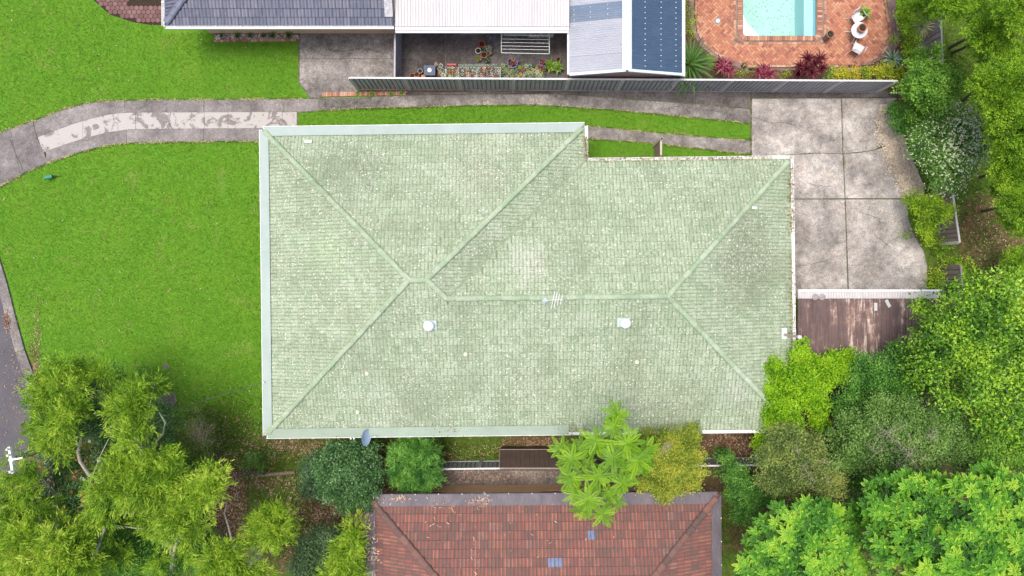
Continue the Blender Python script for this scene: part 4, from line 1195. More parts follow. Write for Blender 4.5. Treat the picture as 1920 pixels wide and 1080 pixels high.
terr = empty("brick_terrace", Q(1480, 100), None, None); tag(terr, kind="structure")
LB = interp([(-60, 1306), (0, 1308), (30, 1307), (60, 1312), (80, 1322), (97, 1340), (110, 1362), (120, 1392), (126, 1460)])
RB = interp([(-60, 1654), (0, 1655), (30, 1660), (55, 1665), (75, 1664), (95, 1655), (108, 1640), (118, 1618), (126, 1590)])
inpave = lambda px, py: (-50 < py < 121 + (px - 1460) * .006) and LB(py) < px < RB(py) and not (1374 < px < 1549 and py < 85)
mort = plain("mortar_bed", (0.26, 0.19, 0.15, 1), .9)
for poly in ([(1383, 78), (1383, -60), (1306, -60), (1308, 0), (1307, 30), (1312, 60), (1322, 80), (1340, 97), (1362, 110), (1392, 121), (1460, 122), (1460, 78)],
             [(1460, 78), (1460, 122), (1590, 122), (1618, 117), (1640, 108), (1655, 95), (1664, 75), (1665, 55), (1660, 30), (1655, 0), (1654, -60), (1540, -60), (1540, 78)]):
    MB().prism([Q(a, b).to_2d() for a, b in poly], -.05, .028).build("mortar_bed", mort, terr)
bw, bl = .115, .23
m = MB(); base = Q(1300, 130); ca, sa = math.cos(math.radians(45)), math.sin(math.radians(45))
for i in range(-70, 150):
    for j in range(-70, 90):
        for kind_ in (0, 1):
            # classic herringbone lattice
            ox, oy = i * bw + j * bw * 0, 0
            X = (i * bw) + (0); Y = (i * bw) + j * bl * 2 / 1.0
            if kind_ == 0: x0_, y0_, lx, ly = X, Y, bl, bw
            else: x0_, y0_, lx, ly = X, Y + bw, bw, bl
            cx_, cy_ = x0_ + lx / 2, y0_ + ly / 2
            wx, wy = base.x + cx_ * ca + cy_ * sa, base.y - cx_ * sa + cy_ * ca
            if inpave(960 + wx * 40, 540 - wy * 40):
                M = Matrix.Translation((wx, wy, 0)) @ Matrix.Rotation(math.radians(-45), 4, 'Z')
                g_ = .005
                m.box(-lx / 2 + g_, lx / 2 - g_, -ly / 2 + g_, ly / 2 - g_, .0, .048 + random.uniform(-.004, .004), M, random.random())
o = m.build("brick", M_TBRICK, terr); tag(o, kind="stuff")
print("terrace bricks", len(m.f) // 6)
# border of bricks laid end to end round the terrace and the pool coping: each its own part
BR_M = MB().box(-.105, .105, -.052, .052, -.04, .055).mesh("brick", M_SBRICK)
def brick_run(root, pts, step=.225, across=False, z=0.0, scale=1.0):
    pts = [Vector(p).to_2d() if len(p) > 2 else Vector(p) for p in pts]
    acc = 0.0; st_ = step
    for a, b in zip(pts[:-1], pts[1:]):
        d = b - a; L = d.length; ang = math.atan2(d.y, d.x)
        s = acc
        while s < L:
            c = a + d * (s / L)
            link("brick", BR_M, root, Vector((c.x, c.y, z + random.uniform(0, .004))) - Vector(root.location), (0, 0, ang + (math.pi / 2 if across else 0) + random.gauss(0, .015)), (scale, 1, 1))
            s += st_
        acc = s - L
brick_run(terr, [Q(LB(y) - 3, y) for y in range(-12, 120, 8)] , .225)
brick_run(terr, [Q(x, 124.5 + (x - 1460) * .004) for x in range(1396, 1590, 12)], .225)
brick_run(terr, [Q(RB(y) + 3, y) for y in range(122, -14, -8)], .225)
# outer apron of the terrace (dark pink edging slabs)
M_APR = concrete_mat("pinkish_path", (0.33, 0.22, 0.20, 1), (0.17, 0.11, 0.105, 1), .3, 1.1, 5)
ap_l = [(-20, 1292), (30, 1291), (60, 1298), (85, 1311), (104, 1334), (122, 1370), (135, 1400)]
for (ya, xa), (yb, xb) in zip(ap_l[:-1], ap_l[1:]):
    MB().prism([Q(xa, ya).to_2d(), Q(xb, yb).to_2d(), Q(LB(yb) - 6.5, yb).to_2d(), Q(LB(ya) - 6.5, ya).to_2d()], -.04, .036).build("edging_slab", M_APR, terr)
ap_r = [(-20, 1676), (25, 1680), (60, 1688), (85, 1684), (105, 1664), (122, 1630)]
for (ya, xa), (yb, xb) in zip(ap_r[:-1], ap_r[1:]):
    MB().prism([Q(xa, ya).to_2d(), Q(xb, yb).to_2d(), Q(RB(yb) + 6.5, yb).to_2d(), Q(RB(ya) + 6.5, ya).to_2d()], -.04, .036).build("edging_slab", M_APR, terr)
for xa, xb in ((1403, 1460), (1461, 1520), (1521, 1580), (1581, 1632)):
    MB().prism([Q(xa, 128).to_2d(), Q(xb, 128).to_2d(), Q(xb, 133).to_2d(), Q(xa, 133).to_2d()], -.04, .036).build("edging_slab", M_APR, terr)
# coping
cp = []
def arc(cx, cy, r, a0, a1, n=6): return [(cx + r * math.cos(a0 + (a1 - a0) * i / n), cy + r * math.sin(a0 + (a1 - a0) * i / n)) for i in range(n + 1)]
cop = [(1387, -12), (1387, 62)] + [(1391, 69), (1397, 72.5)] + [(1526, 72.5)] + [(1533, 69), (1536.5, 62)] + [(1536.5, -12)]
brick_run(pool, [Q(*p) for p in cop], .118, True, .004, 1.02)
cop2 = [(1377, -12), (1377, 66), (1382, 76), (1391, 82), (1532, 82), (1541, 77), (1546.5, 66), (1546.5, -12)]
brick_run(pool, [Q(*p) for p in cop2], .225, False, .0, 1.0)
MB().box(px0 - .26, px1 + .26, py0 - .26, py0 - .02, -.05, .03).build("coping_bed", mort, pool)
MB().box(px0 - .26, px0, py0 - .02, py1, -.05, .03).build("coping_bed", mort, pool); MB().box(px1, px1 + .26, py0 - .02, py1, -.05, .03).build("coping_bed", mort, pool)
# skimmer lid
p = Q(1346, 39, .045); dr = empty("drain_cover", p, "round pale blue skimmer lid set in the brick terrace left of the pool", "drain cover")
MB().lathe([(.135, 0), (.135, .02), (.10, .02), (.10, .012)], (0, 0, 0), 20).local("rim", plain("grey_rim", (.22, .26, .30, 1)), dr)
MB().lathe([(.0995, .0), (.0995, .012), (.03, .03), (0, .03)], (0, 0, 0), 20).local("lid", plain("pale_blue_lid", (.5, .62, .74, 1), .4), dr)

# ------------------------------------------------------------------ garden table, chairs, pots
M_WP = plain("white_cast_metal", (.62, .62, .64, 1), .45, .4, .05)
M_TERR = plain("terracotta", (.46, .19, .11, 1), .8, .2, .2, 12); M_TERR2 = plain("old_terracotta", (.30, .17, .13, 1), .85, .2, .3, 12)
tz = Q(1611, 57, .73); tb = empty("garden_table", (tz.x, tz.y, .03), "round white metal garden table with a terracotta pot standing on it", "table")
MB().lathe([(.0, .70), (.36, .70), (.375, .715), (.375, .73), (.35, .735), (0, .735)], (0, 0, 0), 30).local("tabletop", M_WP, tb)
for k in range(3):
    a = k * 2.094 + 2.6; MB().tube([(.05 * math.cos(a), .05 * math.sin(a), .7), (.12 * math.cos(a), .12 * math.sin(a), .35), (.40 * math.cos(a), .40 * math.sin(a), .0)], [.02, .018, .022], 7).local("leg", M_WP, tb)


def chair(loc, rz, label):
    c = empty("garden_chair", loc, label, "chair", "white metal garden chairs round the table", rz)
    m = MB(); m.prism([(-.24, -.20), (.24, -.20), (.21, .22), (-.21, .22)], .43, .46)
    for i in range(5): m.box(-.2, .2, -.17 + i * .08, -.15 + i * .08, .46, .468)
    m.local("seat", M_WP, c)
    for sx in (-1, 1):
        MB().tube([(sx * .20, .18, .44), (sx * .22, .24, .2), (sx * .25, .33, 0)], .016, 6).local("leg", M_WP, c)
        MB().tube([(sx * .22, -.17, .44), (sx * .24, -.22, .2), (sx * .27, -.30, 0)], .016, 6).local("leg", M_WP, c)
        MB().tube([(sx * .22, .22, .82), (sx * .29, .10, .66), (sx * .29, -.16, .64), (sx * .24, -.19, .45)], .016, 6).local("armrest", M_WP, c)
    m = MB(); m.tube([(-.21, .20, .45), (-.23, .27, .7), (-.13, .31, .90), (.13, .31, .90), (.23, .27, .7), (.21, .20, .45)], .018, 7)
    for i in range(5): x = -.14 + .07 * i; m.tube([(x, .20, .46), (x * .9, .295, .88)], .010, 5)
    m.local("backrest", M_WP, c)
    return c
# one shares its look with the other, but the potted fern sits in the upper one
chair(Q(1607, 34, .45) - Vector((0, 0, .42)), math.radians(35), "white metal garden chair with a green potted plant at its side, by round table")
chair(Q(1608, 91, .45) - Vector((0, 0, .42)), math.radians(150), "white metal garden chair pulled away from the round table, standing in front of it")


LEAFM = {}
def strap_leaf_mesh(name, L, W_, droop, mat, seg=4, fold=.25):
    vs, fs = [], []
    for i in range(seg + 1):
        s = i / seg; w = W_ * (0.45 + 1.1 * s if s < .4 else (1 - s) / .6 * .9 + .02) / 2
        x = L * s; z = -droop * L * s * s
        vs += [(x, -w, z + w * fold * 2), (x, 0, z), (x, w, z + w * fold * 2)]
    for i in range(seg):
        for k in range(2): fs.append((i * 3 + k, (i + 1) * 3 + k, (i + 1) * 3 + k + 1, i * 3 + k + 1))
    return MB().add(vs, fs).mesh(name, mat)


def rosette(root, c, n, L, W_, mat, el0=80, el1=10, droop=.35, name="leaf", az=None, jit=.15):
    """n separate strap leaves round c; steeper in the middle"""
    key = (L, W_, mat.name, droop)
    if key not in LEAFM: LEAFM[key] = strap_leaf_mesh("leaf", L, W_, droop, mat)
    me = LEAFM[key]
    for i in range(n):
        a = i * 2.39996 if az is None else random.uniform(*az); f = (i + .5) / n
        el = math.radians(el0 + (el1 - el0) * f + random.gauss(0, 5)); s = (0.6 + .4 * f) * random.uniform(1 - jit, 1 + jit)
        o = bpy.data.objects.new(name, me); COL.objects.link(o); o.parent = root
        o.matrix_local = Matrix.Translation(Vector(c)) @ Matrix.Rotation(a, 4, 'Z') @ Matrix.Rotation(-el, 4, 'Y') @ Matrix.Diagonal((s, s, s, 1))


def one_rnd_leaf(name, stops, trans=.25, rough=.45):
    t = NT(name, rough, .35); t.col(t.ramp(t.math('ADD', t.math('MULTIPLY', t.objrnd(), .8), t.math('MULTIPLY', t.noise(6, 3), .2)), [(i / (len(stops) - 1), s) for i, s in enumerate(stops)]))
    out = t.t.nodes["Material Output"]; tr = t.n("ShaderNodeBsdfTranslucent"); t.l(t.b.inputs["Base Color"].links[0].from_socket, tr.inputs[0])
    mx = t.n("ShaderNodeMixShader"); mx.inputs[0].default_value = trans; t.l(t.b.outputs[0], mx.inputs[1]); t.l(tr.outputs[0], mx.inputs[2]); t.l(mx.outputs[0], out.inputs[0]); return t.m
L_DRAC = one_rnd_leaf("dracaena_leaf", [(.035, .085, .018, 1), (.07, .16, .03, 1), (.15, .27, .07, 1)])
L_RED = one_rnd_leaf("crimson_leaf", [(.07, .008, .018, 1), (.19, .02, .05, 1), (.36, .07, .12, 1), (.48, .22, .20, 1)])
L_DRED = one_rnd_leaf("maroon_leaf", [(.045, .008, .012, 1), (.12, .015, .025, 1), (.24, .045, .06, 1)])
L_AGAVE = one_rnd_leaf("agave_leaf", [(.15, .26, .20, 1), (.24, .38, .28, 1), (.34, .48, .36, 1)])
L_PALEY = one_rnd_leaf("variegated_leaf", [(.22, .28, .08, 1), (.38, .42, .18, 1), (.55, .56, .32, 1)])
L_FRESH = one_rnd_leaf("fresh_leaf", [(.10, .22, .02, 1), (.20, .36, .04, 1), (.34, .48, .08, 1)])
L_SUCC = [one_rnd_leaf("succulent_leaf_a", [(.12, .22, .08, 1), (.28, .38, .16, 1), (.45, .52, .30, 1)]), one_rnd_leaf("succulent_leaf_b", [(.28, .26, .05, 1), (.45, .40, .08, 1), (.60, .52, .14, 1)]),
          one_rnd_leaf("succulent_leaf_c", [(.06, .13, .06, 1), (.12, .22, .10, 1), (.2, .32, .16, 1)]), one_rnd_leaf("succulent_leaf_d", [(.22, .08, .06, 1), (.34, .14, .10, 1), (.42, .26, .2, 1)]),
          one_rnd_leaf("succulent_leaf_e", [(.30, .36, .30, 1), (.42, .48, .42, 1), (.55, .6, .54, 1)])]

POTS = {}
def pot_mesh(r, h, mat):
    k = (round(r, 3), round(h, 3), mat.name)
    if k not in POTS:
        POTS[k] = (MB().lathe([(r * .7, 0), (r * .92, h * .82), (r * 1.05, h * .83), (r * 1.05, h), (r * .86, h), (r * .8, h * .72)], (0, 0, 0), 16).mesh("pot_body", mat),
                   MB().lathe([(r * .82, h * .7), (r * .82, h * .8), (0, h * .84)], (0, 0, 0), 12).mesh("soil", M_SOIL))
    return POTS[k]
def pot(loc, r, h, mat, label, cat="plant pot", plant=None, np_=8, group=None, name="plant_pot", leafL=None, z0=0):
    p = empty(name, loc, label, cat, group)
    a, b = pot_mesh(r, h, mat); link("pot_body", a, p); link("soil", b, p)
    if plant: rosette(p, (0, 0, h * .8), np_, leafL or r * 1.5, (leafL or r * 1.5) * .42, plant, 85, 12, .3)
    return p
M_BLUE = plain("cobalt_glaze", (.04, .10, .30, 1), .3, .5, .15); M_WPOT = plain("white_plastic", (.75, .75, .73, 1), .5); M_BLK = plain("black_plastic", (.025, .027, .032, 1), .5)
M_GREYP = plain("grey_blue_plastic", (.30, .36, .42, 1), .5); M_GRNP = plain("pale_green_plastic", (.38, .52, .40, 1), .5); M_ORNG = plain("orange_plastic", (.62, .16, .05, 1), .5); M_REDP = plain("red_plastic", (.55, .09, .05, 1), .5)
pot((tz.x + .01, tz.y + .02, .767), .19, .26, M_TERR, "large terracotta pot with a dark centre on the round white garden table")
o = pot(Q(1546, 73, .04), .17, .62, M_TERR2, "tall dull brown terracotta urn standing on the terrace right of the pool", "urn", L_DRAC, 10, leafL=.12)
pot(Q(1613, 30, .04), .16, .42, M_BLK, "black pot with a bright green strappy plant beside the upper garden chair", "potted plant", L_FRESH, 22, leafL=.42)
pot(Q(1393, 124, .04), .11, .2, M_BLK, "small black pot with a yellow green plant on the terrace edge behind the fence", "potted plant", L_SUCC[1], 9, leafL=.15)

# courtyard pots
yard = [
    (904, 86, .15, .26, M_REDP, None, "empty red pot at the top of the cluster in the courtyard"),
    (910, 91, .11, .2, M_TERR2, L_SUCC[1], "brown pot with olive leaves below the empty red pot"),
    (917, 94, .14, .24, M_GREYP, L_SUCC[4], "grey blue pot right of the courtyard pot cluster"),
    (897, 98, .135, .22, M_WPOT, None, "empty white pot left in the courtyard pot cluster"),
    (906, 97, .14, .2, M_BLK, L_SUCC[2], "black pot with dark green leaves in the middle of the courtyard pot cluster"),
    (908, 106, .15, .26, M_TERR, None, "empty orange terracotta pot at the foot of the courtyard pot cluster"),
    (898, 112, .13, .2, M_TERR2, L_FRESH, "brown pot with fresh green leaves at the lower left of the courtyard pot cluster"),
    (919, 102, .11, .2, M_BLK, L_SUCC[1], "black pot with yellow green leaves below the grey blue pot"),
    (913, 115, .14, .22, M_BLK, L_SUCC[2], "black pot with grey green leaves at the bottom of the courtyard pot cluster"),
    (774.5, 145, .12, .26, M_TERR, None, "leftmost small terracotta pot with a dark mouth by the white rail"),
    (783, 142.5, .12, .26, M_TERR, None, "second small terracotta pot with a dark mouth by the white rail"),
    (789, 136, .11, .24, M_GREYP, None, "grey pot with a dark mouth above the orange tray"),
    (1023, 92, .05, .1, M_TERR, None, None),
    (961, 122, .24, .34, M_BLUE, L_SUCC[3], "big cobalt blue glazed pot at the back of the plant row"),
    (1018, 120, .20, .3, M_BLUE, L_SUCC[3], "cobalt blue pot left of the large fresh green plant"),
    (1030, 126, .19, .3, M_BLK, L_FRESH, "large potted plant with bright broad leaves near the right end of the plant row"),
    (1045, 130, .19, .3, M_GREYP, L_FRESH, "broad green leaves in a grey blue pot at the right end of the row"),
    (1047, 114, .12, .2, M_TERR2, None, "square looking rusty red pot in the right corner of the courtyard"),
]
for (px, py, r, h, m_, pl, lab) in yard:
    if lab is None: continue
    big = lab.startswith("large potted") or "broad green" in lab
    pot(Q(px, py, .035), r, h, m_, lab, "plant pot" if pl is None else "potted plant", pl, 16 if big else 9, leafL=(.42 if big else None))
# benches with nursery pots behind the fence
M_BENCH = plain("white_bench_frame", (.62, .60, .60, 1), .5)
bench_px = [(834, 858, "first"), (858.5, 876.5, "second"), (877, 894.5, "third"), (895, 921, "fourth"), (921.5, 939, "fifth")]
cols = ["yellow", "pink", "white", "red", "brown"]
yb0, yb1 = Q(0, 147, .45)[1], Q(0, 126, .45)[1]
ORD = ["first", "second", "third", "fourth", "fifth", "sixth", "seventh", "eighth", "ninth", "tenth", "eleventh", "twelfth", "thirteenth", "fourteenth"]
bench_group = "small nursery pots crowded on the white benches"
k_ = 0
names_m = [("terracotta", M_TERR), ("white", M_WPOT), ("black", M_BLK), ("grey", M_GREYP), ("green", M_GRNP), ("red", M_REDP)]
leafn = ["pale green", "yellow", "dark green", "reddish", "silvery"]
ordn = ["front", "middle", "back"]
for bi, (xa, xb, nm) in enumerate(bench_px):
    X0, X1 = Q(xa, 0, .45)[0] + .01, Q(xb, 0, .45)[0] - .01
    bn = empty("plant_bench", ((X0 + X1) / 2, (yb0 + yb1) / 2, 0), "white framed plant bench crowded with small pots, %s from the left along the fence" % nm, "bench", "white plant benches behind the fence")
    m = MB()
    for y in (yb0, yb1 - .03): m.box(X0, X1, y, y + .03, .41, .45)
    for x in (X0, X1 - .03): m.box(x, x + .03, yb0 + .03, yb1 - .03, .41, .45)
    m.build("frame", M_BENCH, bn)
    for j in range(4): y = yb0 + .06 + j * (yb1 - yb0 - .1) / 4; MB().box(X0 + .03, X1 - .03, y, y + .07, .40, .42).build("slat", M_TIMD, bn)
    for x in (X0, X1 - .03):
        for y in (yb0, yb1 - .03): MB().box(x, x + .03, y, y + .03, 0.03, .41).build("leg", M_BENCH, bn)
    nx_ = max(3, int((X1 - X0) / .12)); ny_ = 4
    for ix in range(nx_):
        for iy in range(ny_):
            pn, pm = random.choice(names_m); li = random.randrange(5)
            if bi == 0 and random.random() < .5: li = 1
            if bi == 3 and random.random() < .5: li = 3
            x = X0 + (ix + .5) * (X1 - X0) / nx_ + random.gauss(0, .01); y = yb0 + (iy + .5) * (yb1 - yb0) / ny_ + random.gauss(0, .01)
            pot((x, y, .42), random.uniform(.045, .06), .11, pm, "tiny %s pot, %s succulent, %s row, %s from left on %s bench" % (pn, leafn[li], ["front", "second", "third", "back"][iy], ORD[ix], nm), "potted plant", L_SUCC[li], 7, bench_group, leafL=random.uniform(.07, .11))
# small pots in rows along the bench backs and right of the benches
M_PSTR = plain("pale_tray", (.5, .58, .48, 1), .5)
for i in range(14):
    x = 862 + i * 5.2; pot(Q(x, 124, .035), .06, .12, M_GRNP, "small pale green pot, silvery succulent, %s from left in the row behind the benches" % ORD[i], "potted plant", L_SUCC[4], 6, "pale green pots in a row behind the benches", leafL=.08)
i = 0
for gy_ in range(4):
    for gx_ in range(14):
        px = 943 + gx_ * 6.3 + random.uniform(-1.5, 1.5); py = 127 + gy_ * 5.6 + random.uniform(-1.5, 1.5)
        if px > 1022: continue
        pn, pm = random.choice(names_m); li = random.choice([0, 0, 1, 2, 2, 3, 4])
        pot(Q(px, py, .035), random.uniform(.06, .09), random.uniform(.1, .22), pm, "%s pot with %s succulent, %s row, %s from left beside the fifth bench" % (pn, leafn[li], ["back", "third", "second", "front"][gy_], ORD[gx_]), "potted plant", L_SUCC[li], 9, "pots crowded on the ground right of the benches", leafL=random.uniform(.12, .2))
for i in range(9):
    px = 822 + random.uniform(-4, 10); py = 122 + i * 2.9
    pn, pm = names_m[i % 6]
    pot(Q(px, py, .3), .09, .14, pm, "%s pot with silvery green succulent, %s from the back, between navy box and benches" % (pn, ORD[i]), "potted plant", L_SUCC[[4, 0, 4, 0, 2][i % 5]], 8, "pots between the box and the first bench", leafL=.12)
# navy box with a white disc, red and orange trays
bx = empty("storage_box", Q(808, 139, 0), "navy blue storage box with a white round disc on its lid beside the plant benches", "box")
MB().box(-.24, .24, -.2, .22, .03, .5).local("box_body", plain("navy_plastic", (.03, .055, .11, 1), .4), bx)
MB().box(-.26, .26, -.22, .24, .5, .53).local("lid", plain("navy_lid", (.045, .075, .14, 1), .4), bx)
MB().lathe([(.10, .53), (.10, .545), (.02, .548), (.018, .56), (0, .56)], (0, .02, 0), 18).local("disc", M_WPOT, bx)
o = MB().box(-.11, .11, -.08, .08, 0, .14).mesh("tray", M_ORNG); o = link("planter_tray", o, None, Q(795, 145, .035), (0, 0, .1)); tag(o, "bright orange planter tray left of the navy box", "tray")
o = MB().box(-.2, .2, -.05, .06, 0, .18).mesh("tray", plain("blue_plastic", (.05, .09, .25, 1), .4)); o = link("planter_tray", o, None, Q(808, 129, .035), (0, 0, 0)); tag(o, "long blue trough behind the navy box", "tray")
o = MB().box(-.22, .22, -.04, .04, 0, .16).mesh("tray", plain("rose_plastic", (.5, .1, .12, 1), .5)); o = link("planter_tray", o, None, Q(847, 123, .035), (0, 0, 0)); tag(o, "long rose pink trough behind the first white bench", "tray")

# folding clothes line
cl = empty("clothes_line", Q(985, 80, 0), "pale green folding clothes line frame with white lines over the courtyard", "clothes line")
M_CL = plain("pale_green_tube", (.50, .62, .54, 1), .4)
zc = 1.75; c1, c2, c3, c4 = Q(940, 58, zc), Q(1030, 58, zc), Q(1030, 101, zc), Q(940, 99, zc)
for a, b in ((c1, c4), (c4, c3), (c3, c2), (c1, c2)): MB().tube([a, b], .016, 6).build("frame_bar", M_CL, cl)
for y in (66, 73.5, 80, 86.5, 92.5): MB().tube([Q(941, y - .5, zc), Q(1029, y + 1, zc)], .0085, 5).build("line", M_WHITE, cl)
for p in (c1, c2): MB().tube([p, Vector((p.x, p.y, 0))], .018, 6).build("post", M_CL, cl)
for p, q in ((c4, c1), (c3, c2)): MB().tube([p.lerp(q, .4), Vector((q.x, q.y, .9))], .012, 6).build("brace", M_CL, cl)
# step slab, low planter, grey bush at the courtyard wall
o = MB().prism([Q(864, 50).to_2d(), Q(864, 65).to_2d(), Q(911, 65).to_2d(), Q(911, 50).to_2d()], 0, .14).build("doorstep", plain("pale_step", (.42, .41, .43, 1))); tag(o, "pale concrete doorstep under the edge of the white ribbed roof", "step")
for i, (xa, xb, y) in enumerate(((945, 990, 67), (991, 1013, 70), (1014, 1037, 70))):
    pl_ = empty("planter_box", Q((xa + xb) / 2, y - 4, 0), "long white planter box behind the clothes line, %s" % ["green plants at its left end", "middle one of three", "rightmost of three"][i], "planter")
    a_, b_ = Q(xa, y - 9, .3), Q(xb, y, .3); w_, l_ = (b_.x - a_.x) / 2, (a_.y - b_.y) / 2
    m = MB()
    for q in ((-w_, w_, -l_, -l_ + .03), (-w_, w_, l_ - .03, l_), (-w_, -w_ + .03, -l_ + .03, l_ - .03), (w_ - .03, w_, -l_ + .03, l_ - .03)): m.box(*q, .03, .32)
    m.local("trough", M_WPOT if i else M_GRNP, pl_); MB().box(-w_ + .03, w_ - .03, -l_ + .03, l_ - .03, .03, .27).local("soil", M_SOIL, pl_)
    for k in range(int(w_ * 2 / .16)): rosette(pl_, (-w_ + .1 + k * .16, random.uniform(-.05, .05), .27), 9, .2, .05, L_DRAC if k % 3 else L_FRESH, 80, 15, .3)
# solar stake lamp on the lawn
p = Q(112, 331, 0); sl_ = empty("garden_stake_lamp", p, "green cylinder on a thin black stake lying on the lawn near the driveway bend", "garden lamp")
MB().tube([(.08, 0.02, .02), (-.24, -.02, .16)], .012, 6).local("stake", M_BLK, sl_)
MB().tube([(-.24, -.02, .16), (-.25, -.02, .165), (-.52, -.11, .27), (-.53, -.11, .275)], [.06, .095, .095, .08], 16).local("cylinder", plain("sea_green_plastic", (.05, .26, .17, 1), .3, .5, .1), sl_)
MB().tube([(-.23, -.017, .157), (-.25, -.02, .165)], .10, 16).local("collar", plain("dark_green_plastic", (.02, .10, .06, 1), .3), sl_)
# manhole covers
for px, py, r, lab in ((317, 749, .36, "large round weathered manhole cover in the lawn by the bushes"), (312, 687, .13, "small round brown inspection cover in the middle of the lawn")):
    mh = empty("manhole_cover", Q(px, py, 0), lab, "manhole cover")
    MB().lathe([(r, 0), (r, .03), (r * .86, .03), (r * .86, .02)], (0, 0, 0), 26).local("rim", M_CON_A, mh)
    MB().lathe([(r * .85, .0), (r * .85, .024), (r * .12, .024), (r * .1, .014), (0, .014)], (0, 0, 0), 26).local("lid", concrete_mat("cover_concrete", (.24, .2, .17, 1), (.13, .11, .09, 1), .4, 3), mh)
# log edging
M_BARK = plain("grey_bark", (.27, .20, .15, 1), .9, .1, .45, 14); M_BARKD = plain("dark_log", (.11, .08, .07, 1), .9, .1, .4, 14)
for pts, r, m_, lab in (([(488, 891), (520, 888), (553, 886)], .085, M_BARK, "pale straight log lying on the leaf litter left of the dark bush"), ([(448, 885), (470, 884), (497, 886)], .11, M_BARKD, "short dark log lying behind the pale straight log")):
    m = MB(); m.tube([Q(a, b, r) + Vector((0, random.gauss(0, .01), 0)) for a, b in pts], [r * 1.05, r, r * .9], 10); o = m.build("log", m_); tag(o, lab, "log")
# brick edging at the neighbour's pad: bricks are parts
be = empty("brick_edging", Q(640, 176), "row of red bricks set on edge below the left end of the long grey fence", "brick edging")
for i in range(19):
    p = Q(606 + i * 3.4, 177.5 - i * .08, .03); o = link("brick", BR_M, be, p - Vector(be.location), (0, 0, math.pi / 2 + random.gauss(0, .03)), (.95, .7, .6))
for i in range(26):
    p = Q(676 + i * 3.4, 176.5 - i * .05, .0); o = link("brick", BR_M, be, p - Vector(be.location), (0, 0, math.pi / 2 + random.gauss(0, .04)), (.8, .7, .5))
sc = empty("service_cable", Q(25, 862, 6.2), "thin grey service cable sagging from the pole to the western gutter of the house", "cable")
e0, e1 = Vector((0, 0, 0)), Q(494, 717, 2.95) - sc.location
MB().tube([e0.lerp(e1, k / 12) - Vector((0, 0, .55 * math.sin(math.pi * k / 12))) for k in range(13)], .011, 5).local("cable", plain("grey_cable", (.10, .10, .10, 1)), sc)
MB().lathe([(.03, -.05), (.04, 0), (.03, .05)], e1, 8).local("anchor", M_WHITE, sc)
# garden bed beside the blue grey house: brick edge + gravel mulch
bed = empty("garden_bed", Q(480, 65), "narrow garden bed of pale gravel edged with bricks under the blue grey roof", "garden bed")
MB().prism([Q(a, b).to_2d() for a, b in ((402, 62.5), (562, 62.5), (562, 76), (402, 78))], -.02, .03).build("mulch", M_SOIL, bed)
for i in range(28): link("brick", BR_M, bed, Q(405 + i * 5.7, 77 - i * .06, .02) - Vector(bed.location), (random.gauss(0, .05), random.gauss(0, .05), random.gauss(0, .08)), (.62, .9, .8))
m = MB()
for k in range(1300):
    p = Q(random.uniform(403, 561), random.uniform(64, 74), .035); r = random.uniform(.015, .035); M = Matrix.Translation(p) @ Matrix.Rotation(random.random() * 6, 4, 'Z'); m.box(-r, r, -r * .8, r * .8, -.01, r * .7, M, random.random())
t = NT("pink_gravel_stone", 0.9, 0.15); t.col(t.ramp(t.attr(), [(0, (0.16, 0.10, 0.09, 1)), (0.5, (0.34, 0.24, 0.22, 1)), (1, (0.68, 0.58, 0.55, 1))])); o = m.build("gravel", t.m, bed); tag(o, kind="stuff")
# timber power pole (top shows at the left edge)
pb = Q(198, 800, 0); pt = Q(22, 862, 6.2)
pb = Vector((pt.x, pt.y, 0)); pw = empty("power_pole", pb, "pole with a white cross arm standing over the road edge among the feathery branches", "pole")
MB().tube([(0, 0, 0), (0, 0, 6.1)], [.13, .10], 12).local("pole", plain("weathered_pole", (.30, .27, .24, 1), .85), pw)
MB().tube([(0, 0, 6.1), (0, 0, 6.25)], [.10, .09], 12).local("pole_top", M_WHITE, pw)
MB().bar((-.07, .50, 6.22), (.07, -.50, 6.22), .09, .09).local("cross_arm", M_WHITE, pw)
MB().bar((.02, 0, 6.2), (.42, .08, 6.2), .06, .06).local("side_arm", M_WHITE, pw)
for y in (.42, .2, -.42):
    MB().lathe([(.03, 6.27), (.05, 6.31), (.03, 6.35), (.045, 6.39), (0, 6.41)], (-y * .14, y, 0), 10).local("insulator", plain("cream_insulator", (.7, .68, .62, 1), .3), pw)
# ================================================================== FOLIAGE
def nrmz(v): return v / np.maximum(np.linalg.norm(v, axis=1, keepdims=True), 1e-9)
def rand_dir(n, zmin=-1.0):
    z = rng.uniform(zmin, 1, n); a = rng.uniform(0, 2 * np.pi, n); r = np.sqrt(1 - z * z)
    return np.stack([r * np.cos(a), r * np.sin(a), z], 1)
UPV = np.array([0, 0, 1.0])


class Leaves:
    def __init__(s): s.V = []; s.R = []
    def add(s, C, D, N, L, W, R, fold=.18, wide=.45):
        """diamond leaves: base C, direction D, face normal ~N"""
        D = nrmz(D); side = nrmz(np.cross(D, N)); Nn = np.cross(side, D)
        L = np.broadcast_to(L, len(C))[:, None]; W = np.broadcast_to(W, len(C))[:, None]
        mid = C + D * L * wide + Nn * W * fold
        V = np.stack([C, mid + side * W * .5, C + D * L - Nn * W * fold, mid - side * W * .5], 1)
        s.V.append(V.reshape(-1, 3)); s.R.append(np.clip(np.broadcast_to(R, len(C)), 0, 1))
    def count(s): return sum(len(r) for r in s.R)
    def mesh(s, name, mat):
        V = np.vstack(s.V); n = len(V) // 4
        return np_mesh(name, V, np.arange(4 * n).reshape(n, 4), mat, np.concatenate(s.R))


